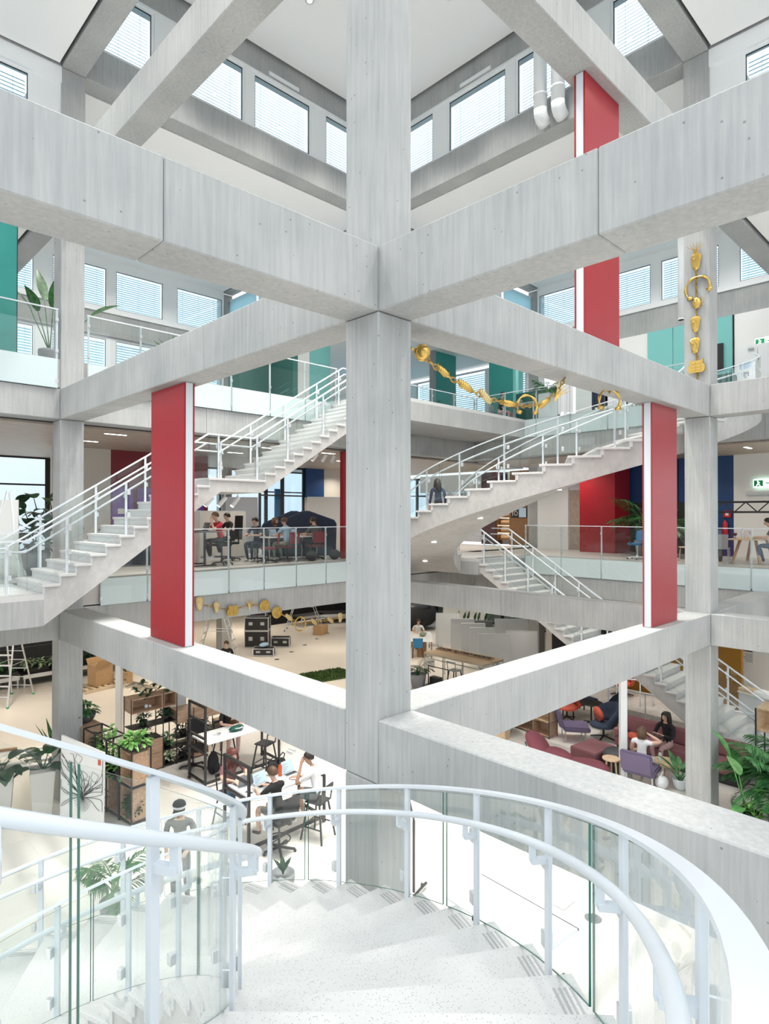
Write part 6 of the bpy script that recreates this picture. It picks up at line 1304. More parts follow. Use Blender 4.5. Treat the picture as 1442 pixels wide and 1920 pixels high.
# far left partition: white, red, purple doors
sbox('wall_mezz_left', 'grey_wall', 1.2, 2.95, 15.0, 15.15, FA, BB-.02, 'beige partition wall behind the left column'); sbox('wall_red', 'dark_red', 2.95, 6.4, 15.0, 15.15, FA, BB-.02, 'dark red partition wall behind the straight stair')
for i, (a, c) in enumerate(((3.0, 3.65), (3.8, 5.1), (5.25, 6.2))):
    d = sbox('door_%d' % (i+2), 'purple', a, c, 14.93, 15.0, FA, FA+2.3, 'purple door leaf with paper notices in the red wall'); MB().box(c-.14, c-.10, 14.88, 14.93, FA+1.0, FA+1.2).build('door_handle', 'steel', d)
    MB().box(a+.15, a+.38, 14.915, 14.93, FA+1.45, FA+1.62).build('notice', 'paper', d)
for i, (x, z, lab) in enumerate(((4.55, 1.8, 'small paper notice high on the purple door'), (5.6, 1.2, 'paper sign with a dark grid on the red wall'))):
    t = thing('notice', lab, 'sign', (x, 14.91, FA+z)); MB().box(-.22, .22, -.004, .0, -.1, .1).build('sheet', 'paper', t); MB().box(-.17, .17, -.006, -.0041, -.02, .05).build('printed_lines', 'mid_grey', t)
t = thing('notice', 'cardboard notice with handwritten lines on the stair glass', 'sign', (2.45, 9.10, FA+1.55)); MB().box(-.26, .26, 0, .006, -.09, .1).build('sheet', 'paper', t); m = MB()
for i in range(3):
    for k in range(7): m.box(-.21+.06*k, -.21+.06*k+.03+.012*((i+k) % 2), -.003, -.0001, .05-.05*i, .068-.05*i)
m.build('handwriting', 'ink', t)
t = thing('desk', 'white desk with books and plants behind the left column', 'desk', (2.1, 12.4, FA), 0); MB().box(-.9, .9, -.4, .4, .71, .74).build('tabletop', 'white_paint', t); MB().box(-.85, .85, .3, .34, 0, .71).build('back_panel', 'cloth_navy', t)
for s in (-1, 1): MB().box(s*.84-.02, s*.84+.02, -.38, .38, 0, .71).build('leg', 'steel', t)
potted('small plant on the desk behind the left column', (2.6, 12.3, FA+.74), .2, .25, 'leaf_dark', 141, 'cloth_white', 40, .1, .09, .12); potted('reddish dry plant on the desk behind the left column', (1.7, 12.3, FA+.74), .22, .2, 'leaf_purple', 142, 'cardboard', 40, .1, .12, .12)
# monstera and easel at the left edge
t = thing('monstera', 'big dark monstera behind the easel at the left edge of the mezzanine', 'plant', (-.25, 11.3, FA)); bowl('pot', .32, .55, 'mid_grey', t); rnd = random.Random(12)
for i in range(46): bigleaf(t, (rnd.uniform(-.55, .5), rnd.uniform(-.4, .4), .5+rnd.uniform(0, 1.1)), i*2.4, rnd.uniform(.1, 1.2), rnd.uniform(.2, .55), rnd.uniform(.35, .55), rnd.uniform(.24, .36), 'leaf_dark', 1.3)
t = thing('easel', 'white flipchart easel board standing on the landing at the left edge', 'easel', (-1.12, 10.15, FA), -.9); m = MB()
for s, y in ((-1, 0), (1, 0)): MB().bar((s*.42, -.18, 0), (s*.06, .0, 1.95), .05, .03).build('leg', 'white_paint', t)
MB().bar((0, .5, 0), (0, .03, 1.9), .04, .03).build('rear_leg', 'white_paint', t); MB().add([(-.36, -.15, .5), (.36, -.15, .5), (.25, -.02, 1.75), (-.25, -.02, 1.75), (-.36, -.13, .5), (.36, -.13, .5), (.25, 0, 1.75), (-.25, 0, 1.75)], [(0, 1, 2, 3), (7, 6, 5, 4), (0, 4, 5, 1), (1, 5, 6, 2), (2, 6, 7, 3), (3, 7, 4, 0)]).build('board', 'board_white', t)
# recessed lamps in the mezzanine ceiling
cl = [o for o in C.objects if o.name.startswith('ceiling') and o.get('label', '').startswith('brownish')][0]; c2 = [o for o in C.objects if o.name.startswith('ceiling') and o.get('label', '').startswith('grey ceiling')][0]
l0 = MB().box(-.28, .28, -.045, .045, -.004, .0).build('light_strip', 'lamp', cl); pts = [(x, y, cl) for x in (1.6, 4.0, 6.4, 8.8, 11.2) for y in (11.2, 13.2)]+[(17.0, y, c2) for y in (-2, 1, 3.4, 6)]
for i, (x, y, pr_) in enumerate(pts): o = l0 if i == 0 else l0.copy(); (C.objects.link(o) if i else None); o.parent = pr_; o.location = (x, y, BB-.0205)
# lamps sunk in the soffit of the curved stair
for k in (2, 6, 10, 14):
    a = th(k_lo+k+.5); r_ = 4.15; z = FA+rA*(k+.5)-.55+rA*.5-.012
    o = MB().lathe([(.07, 0), (.07, .008), (.001, .008)], n=14).build('soffit_lamp', 'lamp', hs); o.location = (r_*cos(a), r_*sin(a), z-FA)
# ================================================================ right mezzanine
RW = 19.2
def rw(name, mat, px0, px1, z0, z1, label=None, X=RW, t_=.12):
    y0, y1 = vx(px1, 1000, X).y, vx(px0, 1000, X).y; return sbox(name, mat, X, X+t_, y0, y1, z0, z1, label)
rw('wall_white', 'ramp_white', 1008, 1065, FA, BB-.02, 'white sliding wall panel on the right mezzanine', 18.9); rw('wall_wood_strip', 'tan_board', 1067, 1088, FA, FA+2.45, 'narrow wooden wall strip next to the red wall'); rw('wall_curtain', 'cloth_white', 1065, 1088, FA+2.45, BB-.02)
rw('wall_red', 'red_panel', 1087, 1153, FA, BB-.02, 'red wall block on the right mezzanine', 18.0, 1.3); rw('wall_blue', 'navy', 1150, 1376, FA, BB-.02, 'dark blue wall of the right mezzanine', 19.4); rw('wall_white', 'white_wall', 1376, 1560, FA, BB-.02, 'white wall with a flush door on the right mezzanine', 19.2)
rw('wall_dark', 'black_plastic', 1150, 1290, FA, FA+1.9, 'black lower wall behind the palms', 19.36, .03)
for i, px in enumerate((1100, 1180, 1272)): q = vx(px, 900, 19.39); sbox('trim_11', 'dark_gap', 19.385, 19.4, q.y-.012, q.y+.012, FA, BB-.02)
y0, y1 = vx(1442, 1000, 19.2).y-1.5, vx(1382, 1000, 19.2).y
dq = sbox('door_5', 'white_wall', 19.17, 19.2, y0, y1, FA, FA+2.25, 'flush white door under the exit sign'); MB().box(19.1, 19.17, y0+.1, y0+.16, FA+1.0, FA+1.1).build('door_handle', 'steel', dq); MB().box(19.1, 19.17, y0+.5, y1-.3, FA+2.1, FA+2.15).build('door_closer', 'steel', dq)
def exit_sign(label, X, px, py, s=1.0):
    q = vx(px, py, X); t = thing('exit_sign', label, 'sign', (X-.03, q.y, q.z), 0, 'exit signs'); MB().box(-.03, .03, -.30*s, .30*s, -.13*s, .13*s).build('housing', 'exit_lit', t, bevel=.006)
    MB().box(-.033, -.0301, .02*s, .28*s, -.10*s, .10*s).build('green_field', 'exit_green', t)
    m = MB(); m.ball((-.034, .17*s, .06*s), (.003, .025*s, .025*s), 8); m.obox((-.034, .15*s, .0), (.004, .05*s, .09*s), Matrix.Rotation(.5, 3, 'X')); m.obox((-.034, .12*s, -.06*s), (.004, .025*s, .08*s), Matrix.Rotation(-.7, 3, 'X')); m.obox((-.034, .19*s, -.055*s), (.004, .025*s, .08*s), Matrix.Rotation(.7, 3, 'X')); m.build('running_figure', 'exit_lit', t)
    m = MB(); m.obox((-.032, -.14*s, 0), (.004, .16*s, .035*s)); m.add([(-.034, -.28*s, 0), (-.034, -.19*s, .07*s), (-.034, -.19*s, -.07*s)], [(0, 1, 2)]); m.build('arrow', 'exit_green', t)
exit_sign('green lit exit sign above the white door on the right mezzanine', 19.15, 1433, 906); exit_sign('green lit exit sign above the white doors on the upper floor', 19.15, 1436, 640)
# display shelf with warm lamps, dark cabinet and poster
q0, q1 = vx(955, 1000, 20.6).y, vx(933, 1000, 20.6).y
t = thing('display_shelf', 'lit display shelf with rows of goods behind the curved stair', 'shelf', (20.6, (q0+q1)/2, FA)); hw = (q1-q0)/2; m = MB(); m.box(0, .45, -hw-.05, -hw, 0, 2.3).box(0, .45, hw, hw+.05, 0, 2.3).box(.42, .45, -hw, hw, 0, 2.3); m.build('carcass', 'brown_wood', t)
for i in range(6):
    z = .25+.36*i; MB().box(0.0, .42, -hw, hw, z-.03, z).build('shelf_plate', 'brown_wood', t); MB().box(.02, .05, -hw, hw, z+.29, z+.305).build('lamp_strip', 'warm_lamp', t)
    m = MB(); rnd = random.Random(i)
    for k in range(9): y = -hw+.1+(2*hw-.2)*k/8; m.lathe([(.05, 0), (.05, .14), (.025, .2), (.001, .21)], (.2, y, z), 8)
    o = m.build('goods', 'light_oak', t, smooth=True)
q0, q1 = vx(993, 1000, 20.6).y, vx(957, 1000, 20.6).y
wcab = sbox('wall_brown', 'brown_wood', 20.55, 21.0, q0, q1, FA, BB-.02, 'dark brown timber wall with a screen'); sbox('wall_brown', 'purple_dark', 20.5, 21.0, vx(933, 1000, 20.6).y+.05, vx(905, 1000, 20.6).y, FA, BB-.02); sbox('wall_dark', 'dark_grey', 20.5, 21.0, vx(1010, 1000, 20.6).y, q0, FA, BB-.02, 'dark wall with a poster')
qa = vx(972, 961, 20.5); t = thing('screen', 'lit screen with white figures on the brown timber wall', 'screen', (20.52, qa.y, qa.z)); MB().box(0, .03, -.42, .42, -.24, .24).build('frame', 'black_plastic', t); MB().box(-.004, -.001, -.40, -.02, -.22, .22).build('display', 'screen', t); m = MB(); m.box(-.004, -.001, .30, .33, -.15, .12); m.tube([(-.003, .14+.09*cos(i*PI/6), -.04+.09*sin(i*PI/6)) for i in range(12)], .014, 5, closed=True); m.build('white_figures', 'paper', t)
qa = vx(998.5, 966, 20.45); t = thing('poster', 'grey poster with dark blocks beside the screen', 'poster', (20.47, qa.y, qa.z)); MB().box(0, .01, -.26, .26, -.5, .5).build('sheet', 'board_grey', t); m = MB(); m.box(-.003, -.0005, -.2, .2, .22, .42).box(-.003, -.0005, -.2, .2, .06, .14)
for i in range(3): m.box(-.003, -.0005, -.17+.13*i, -.09+.13*i, -.08, -.02)
m.box(-.003, -.0005, -.16, .16, -.3, -.18); m.build('print', 'ink', t)
# curtain on the far side
t = thing('curtain', 'long white pleated curtain behind the curved stair', 'curtain', (21.2, 12.9, FA)); V = []; F = []; n = 120
for i in range(n+1):
    y = 4.6*i/n; x = .06*sin(i*PI/2.5)+.01*sin(i*.37); V += [(x, y, .05), (x, y, 2.55)]
F = [(2*i, 2*i+2, 2*i+3, 2*i+1) for i in range(n)]
o = MB().add(V, F).build('fabric', 'cloth_white', t, fix=False); MB().tube([(0, -.05, 2.58), (0, 4.7, 2.58)], .02, 6).build('curtain_rail', 'alu', t)
sbox('wall_mezz_far', 'grey_wall', 21.0, 21.3, 12.2, 17.8, FA+2.62, BB-.02); sbox('wall_mezz_far', 'white_wall', 21.0, 21.3, 11.6, 12.8, FA, BB-.02, 'white pillar wall beside the curtain'); sbox('wall_dark', 'dark_red', 20.9, 21.3, 10.4, 11.6, FA, BB-.02)
# woman walking on the curved stair
kk = k_lo+4.5
a = th(k_lo+4.5); person('woman with long dark hair in a dark coat walking up the curved stair', (hc[0]+3.75*cos(a), hc[1]+3.75*sin(a), t2(k_lo+4.5)), a+PI+.2, 'stand', top='cloth_navy', bottom='cloth_black', hair='hair_dark', style='long', sleeve='long', arms='hang', s=.97)
# seats and people near the right railing
office_chair('blue upholstered swivel chair on white star base by the right railing', (15.55, 3.75, FA), -.6, 'blue_fabric', .50, base='white_paint', arms=True, back=.34)
side_chair('pale wooden chair beside the blue swivel chair', (15.45, 2.95, FA), .6, 'light_oak', 'light_oak'); side_chair('second wooden chair half behind the faded red panel', (15.6, 2.2, FA), .9, 'light_oak', 'oak')
person('person in grey behind the wooden chair, arm raised', (16.6, 3.35, FA), PI*.8, seat=.46, table=.74, top='board_grey', bottom='cloth_navy', hair='hair_brown', arms=('chin', 'table'), skin='skin_tan'); person('person with dark hair seated between faded red panel and right column', (16.7, 2.35, FA), PI*.6, seat=.46, table=.74, top='cloth_black', bottom='cloth_navy', hair='hair_dark', arms='table')
side_chair('dark chair under the person in grey', (16.62, 3.37, FA), PI*.8, 'cloth_navy', 'black_metal'); side_chair('dark chair next to the right column', (16.72, 2.37, FA), PI*.6, 'cloth_navy', 'black_metal')
palm('big dark palm in front of the dark blue wall', (17.4, 4.3, FA), 15, 1.3, 41, 'leaf', 'mid_grey', .3, .55, .5, .035, 22, (.5, 1.3), .9); palm('second dark palm closer to the faded red panel', (17.3, 3.6, FA), 13, 1.2, 42, 'leaf', 'mid_grey', .3, .55, .46, .035, 20, (.4, 1.2), .6)
side_chair('grey plastic shell chair by the right column', (15.65, 1.35, FA), -1.4, 'mid_grey', 'mid_grey'); 
t = thing('table', 'wooden table on splayed trestle legs at the right edge of the mezzanine', 'table', (16.75, .80, FA), PI/2); MB().box(-.42, .42, -.95, .95, .70, .74).build('tabletop', 'light_oak', t, bevel=.006)
for sy in (-1, 1):
    for sx in (-1, 1): MB().bar((sx*.36, sy*.75, 0), (sx*.2, sy*.55, .70), .07, .05).build('leg', 'oak', t)
bottle('clear water bottle on the trestle table', (16.25, .95, FA+.74), 'clear_plastic', .30, .045); laptop('amber coloured laptop on the trestle table', (16.35, .62, FA+.74), .2, body='cardboard', screen='brown_wood')
t = thing('wine_glass', 'dark stemmed cup on the trestle table', 'cup', (16.0, 1.08, FA+.74)); MB().lathe([(.035, 0), (.008, .02), (.008, .07), (.05, .10), (.055, .16), (.05, .16), (.001, .11)], n=12).build('bowl', 'black_plastic', t, smooth=True); MB().lathe([(.04, 0), (.04, .006), (.001, .006)], n=12).build('foot', 'black_plastic', t)
person('woman with dark hair in black top and blue trousers at the trestle table', (16.3, .10, FA), .2, seat=.46, table=.74, top='cloth_black', bottom='cloth_denim', hair='hair_dark', style='bun', arms='table', nod=.5, lean=.12); side_chair('red spindle back chair under the woman at the trestle table', (16.3, .06, FA), .2, 'dark_red', 'dark_red', open_back=True)
potted('tiny plant on the black stand beside the grey shell chair', (16.5, 1.62, FA), .12, .2, 'leaf_dark', 150, 'black_plastic', 20, .08, .08, .6)
t = thing('lattice_truss', 'black triangular lattice truss hung above the trestle table', 'truss', (17.0, 0, EZ)); zt, zb = .385, .075
for z in (zt, zb): MB().box(-.025, .025, -4.5, 2.3, z-.03, z+.03).build('chord', 'black_metal', t)
m = MB(); n = 22
for i in range(n): y = -4.5+6.8*i/n; y2 = y+6.8/n; m.bar((0, y, zb if i % 2 else zt), (0, y2, zt if i % 2 else zb), .03, .03)
m.build('lacing', 'black_metal', t); MB().tube([(0, -4, zt), (0, -4, BB-.02-EZ)], .008, 5).tube([(0, 1.9, zt), (0, 1.9, BB-.02-EZ)], .008, 5).build('hanger', 'steel', t)
q = vx(1360, 985, 19.3); t = thing('fire_extinguisher', 'red fire extinguisher on the dark blue wall', 'fire extinguisher', (19.28, q.y, FA+.75)); MB().lathe([(.07, 0), (.08, .03), (.08, .40), (.04, .47), (.02, .5)], n=14).build('cylinder', 'ext_red', t, smooth=True); MB().bar((0, 0, .5), (-.02, .1, .58), .03, .02).build('valve', 'black_plastic', t)
q = vx(1364, 964, 19.38); t = thing('alarm_button', 'square red alarm box on the dark blue wall', 'alarm', (19.38, q.y, q.z)); MB().box(-.05, 0, -.12, .12, -.12, .12).build('box', 'ext_red', t, bevel=.01); MB().box(-.055, -.0501, -.05, .05, -.05, .05).build('button', 'paper', t)
# ================================================================ upper floor, left
sbox('wall_teal', 'teal', -2.6, -1.05, 9.86, 9.98, FB, CB+.05, 'teal wall panel at the left edge of the upper floor'); sbox('trim_12', 'black_plastic', -1.05, -1.03, 9.86, 9.98, FB, CB+.05)
t = thing('strelitzia', 'potted plant with paddle leaves behind the left column on the upper floor', 'plant', (-.05, 11.0, FB)); bowl('pot', .26, .5, 'mid_grey', t)
for az, el, st, ln, wd in ((2.4, 1.15, 1.1, .85, .24), (1.7, 1.35, 1.35, .95, .26), (3.6, 1.2, .95, .6, .32), (5.6, .75, 1.3, .75, .22), (4.6, 1.2, 1.0, .8, .26)): bigleaf(t, (0, 0, .45), az, el, st, ln, wd, 'leaf', .5)
t = thing('agave', 'spiky plant standing at the upper railing right of the left column', 'plant', (2.9, 10.6, FB)); bowl('pot', .22, .75, 'mid_grey', t)
for i in range(12): bigleaf(t, (0, 0, .7), i*2.4, .5+.07*i, .1, .62, .15, 'leaf', .3)
for i, (x, w_, m_, lab) in enumerate(((3.75, .9, 'cloth_navy', 'dark navy armchair behind the upper railing'), (2.05, .5, 'black_plastic', 'small dark item on the sill of the left upper windows'))):
    if i == 0:
        t = thing('armchair', lab, 'armchair', (x, 11.4, FB), .3); MB().box(-.4, .4, -.35, .35, .15, .45).build('seat', m_, t, bevel=.04); MB().box(-.4, .4, .2, .38, .45, .85).build('backrest', m_, t, bevel=.05); MB().box(-.35, .35, -.3, .3, 0, .15).build('base', 'black_metal', t)
for i, (x, s) in enumerate(((3.85, .28), (4.7, .35))):
    t = thing('bag', ('small black box on the sill of the lower left windows', 'brown hat on the sill of the lower left windows')[i], 'box' if i == 0 else 'hat', (x, 19.05, 10.25 if False else FB), 0)
    MB().box(-.3, .3, -.15, .0, 0, .62).build('ledge', 'white_wall', t)
    (MB().box(-s/2, s/2, -.12, -.02, .62, .78) if i == 0 else MB().lathe([(s*.7, 0), (s*.7, .02), (s*.35, .05), (s*.3, .18), (.001, .2)], (0, -.08, .62), 14)).build('item', 'black_plastic' if i == 0 else 'dark_red', t)
sbox('wall_green', 'green_dark', 6.0, 7.6, 12.8, 13.0, FB, FB+3.0, 'dark green screen wall on the upper floor'); sbox('wall_green', 'green_dark', 7.6, 7.8, 11.6, 13.0, FB, FB+3.0); sbox('wall_white', 'white_wall', 7.8, 9.4, 13.0, 13.2, FB, FB+2.6, 'white wall on the upper floor beside the green screen'); sbox('wall_teal', 'teal_light', 9.4, 10.4, 13.0, 13.2, FB, FB+3.3)
# ================================================================ upper floor, right
sbox('wall_teal', 'teal', vy(817, 720, 12.3).x, vy(855, 720, 12.3).x, 12.3, 12.5, FB, CB+.05, 'tall teal wall panel right of the middle column'); sbox('trim_12', 'mid_grey', vy(812, 720, 12.3).x, vy(817, 720, 12.3).x, 12.28, 12.5, FB, CB+.05)
qx = vx(917, 740, 16.4); q2 = vx(962, 740, 16.4)
sbox('wall_green', 'teal', 16.4, 16.6, q2.y, qx.y, FB, FB+3.35, 'teal meeting box on the upper floor, long side'); sbox('wall_green', 'teal', 16.6, 18.6, qx.y-.2, qx.y, FB, FB+3.35, 'teal meeting box on the upper floor, short side'); sbox('wall_teal', 'teal_light', 16.4, 16.6, vx(967, 740, 16.4).y, q2.y, FB, FB+3.35)
sbox('wall_green', 'green_dark', 16.42, 16.6, vx(1045, 740, 16.4).y, vx(967, 740, 16.4).y, FB, FB+1.35, 'dark green low screen behind the man at the desk')
table('white desk where a man in dark jacket sits on the upper floor', (15.75, 8.05, FB), PI/2-.1, 1.5, .75, .74, 'board_grey', 'white_paint', name='desk'); person('man in dark jacket working at the white desk on the upper floor', (15.6, 9.0, FB), PI+.25, seat=.46, table=.74, top='cloth_black', bottom='cloth_pink', hair='hair_dark', sleeve='long', arms='table', nod=.3); office_chair('grey swivel chair under the man in the dark jacket', (15.6, 9.03, FB), PI+.25, 'mid_grey', .44, back=.36)
laptop('laptop on the white desk in front of the man in the dark jacket', (15.75, 8.35, FB+.74), PI+.2)
t = palm('bushy green plant in a white planter at the upper railing', (15.25, 6.75, FB), 13, .62, 51, 'leaf', None, ll=.24, lw=.06, nl=12, ph=.9, el=(.3, 1.2), stem=.2); MB().box(-.3, .3, -.22, .22, 0, .9).build('planter', 'ramp_white', t, bevel=.02)
potted('dark plant between the teal wall panels on the upper floor', (14.2, 11.0, FB), .38, 1.0, 'leaf_dark', 160, 'ramp_white', 70, .16, .2, .3)
t = thing('bookcase', 'white low cabinet with small bottles behind the upper railing', 'cabinet', (10.9, 11.2, FB), 0); MB().box(-.9, .9, -.2, .2, 0, 1.0).build('body', 'white_paint', t, bevel=.008); MB().box(-.88, -.01, -.215, -.2, .03, .97).build('door', 'white_paint', t); MB().box(.01, .88, -.215, -.2, .03, .97).build('door', 'white_paint', t)
for i in range(8): bottle('small dark bottle on the white low cabinet, %s from the middle column' % ('first', 'second', 'third', 'fourth', 'fifth', 'sixth', 'seventh', 'eighth')[i], (10.2+.19*i, 11.2, FB+1.0), 'dark_grey', .22, .03).__setitem__('group', 'small bottles on the white cabinet')
t = thing('rack', 'black wire rack with shelves next to the tall teal panel', 'rack', (12.35, 11.4, FB), 0); m = MB()
for x in (-.25, .25):
    for y in (-.2, .2): m.box(x-.012, x+.012, y-.012, y+.012, 0, 1.3)
m.build('post', 'black_metal', t)
for i in range(6): MB().box(-.25, .25, -.2, .2, .15+.21*i, .165+.21*i).build('shelf_plate', 'black_metal', t)
board('white board behind the white low cabinet on the upper floor', (11.4, 14.2, FB), 0, 2.6, 2.2, 'ramp_white', .02, .04, True, name='whiteboard')
# computer place and towels near the curved stair
table('high desk with a computer beside the curved stair on the upper floor', (16.2, 4.5, FB), PI/2, 1.6, .7, 1.0, 'dark_grey', 'white_paint', name='desk'); person('person with brown hair behind the computer at the high desk', (16.9, 4.6, FB), PI/2, seat=.70, foot=.22, table=1.0, top='cloth_navy', bottom='cloth_navy', hair='hair_brown', style='bun', arms='table'); bar_stool('dark stool under the person behind the computer', (16.92, 4.6, FB), PI/2, .68)
laptop('grey computer on the high desk beside the curved stair', (16.25, 4.55, FB+1.0), -PI/2, body='mid_grey'); bottle('blue bottle on the high desk beside the curved stair', (16.1, 5.15, FB+1.0), 'navy', .28, .04)
for i, (py, lab) in enumerate(((0, 'white cloth hanging over the upper railing'), (1, 'second white cloth hanging at the top of the curved stair'), (2, 'dark jacket hanging over the upper railing'))):
    y = (5.75, 4.1, 4.55)[i]; t = thing('cloth' if i < 2 else 'jacket', lab, 'cloth', (EX-.05, y, FB), 0, 'cloths on the upper railing'); m = MB()
    for k in range(5): m.obox((-.03-.015*(k % 2), -.22+.11*k, .55-.03*(k % 3)), (.03, .105, 1.0-.08*(k % 2)))
    m.build('fabric', 'cloth_white' if i < 2 else 'cloth_navy', t, bevel=.01); MB().box(-.05, .05, -.27, .27, 1.078, 1.09).build('fold', 'cloth_white' if i < 2 else 'cloth_navy', t)
# right outer wall of the upper floor: teal and white panels, doors
def uw(name, mat, px0, px1, z0, z1, label=None, X=19.1, t_=.12): return rw(name, mat, px0, px1, z0, z1, label, X, t_)
uw('wall_teal', 'teal_light', 1215, 1262, FB, 13.08, 'pale teal wall panel left of the column with the gold chain'); uw('wall_teal', 'teal_light', 1263.5, 1300, FB, 13.08); uw('wall_teal', 'teal_light', 1300, 1375, FB, 13.08, 'pale teal wall panel right of the column with the gold chain'); uw('wall_white', 'white_wall', 1377, 1620, FB, 13.08, 'white wall with doors on the upper floor'); uw('wall_white', 'white_wall', 1080, 1215, FB, 13.08, 'white wall panel left of the teal panel', 19.15)
q = vx(1375.5, 640, 19.08); sbox('trim_13', 'dark_gap', 19.08, 19.1, q.y-.02, q.y+.03, FB, 13.08)
for a, c in ((1382, 1421), (1422, 1470)):
    y1, y0 = vx(a, 700, 19.1).y, vx(c, 700, 19.1).y; d = sbox('door_6', 'ramp_white', 19.06, 19.1, y0, y1, FB, FB+2.3, 'white door leaf on the upper floor'); MB().box(19.0, 19.06, y0+.05, y0+.11, FB+1.0, FB+1.14).build('door_handle', 'steel', d); MB().box(19.01, 19.06, y0+.1, y1-.35, FB+2.14, FB+2.2).build('door_closer', 'steel', d)
q = vx(1398, 695, 19.05); t = thing('poster', 'bluish poster on the white door of the upper floor', 'poster', (19.04, q.y, q.z)); MB().box(0, .012, -.2, .2, -.3, .3).build('sheet', 'paper', t); MB().box(-.003, -.0005, -.18, .18, .05, .27).build('picture', 'cloth_blue', t); MB().box(-.003, -.0005, -.1, .12, -.2, -.05).build('text_block', 'lilac', t)
q = vx(1348, 668, 19.0); t = thing('screen', 'narrow black screen beside the column with the gold chain', 'screen', (19.018, q.y, q.z)); MB().box(0, .08, -.12, .12, -.45, .45).build('housing', 'black_plastic', t, bevel=.01); MB().box(-.004, -.0005, -.1, .1, -.42, .42).build('display', 'black_metal', t)
t = thing('cabinet', 'dark green locker with red label at the right edge of the upper floor', 'cabinet', (18.5, vx(1355, 700, 18.5).y, FB)); MB().box(-.3, .3, -.35, .35, 0, 1.3).build('body', 'green_dark', t, bevel=.01); MB().box(-.305, -.3001, -.33, -.12, .75, .98).build('red_label', 'ext_red', t)
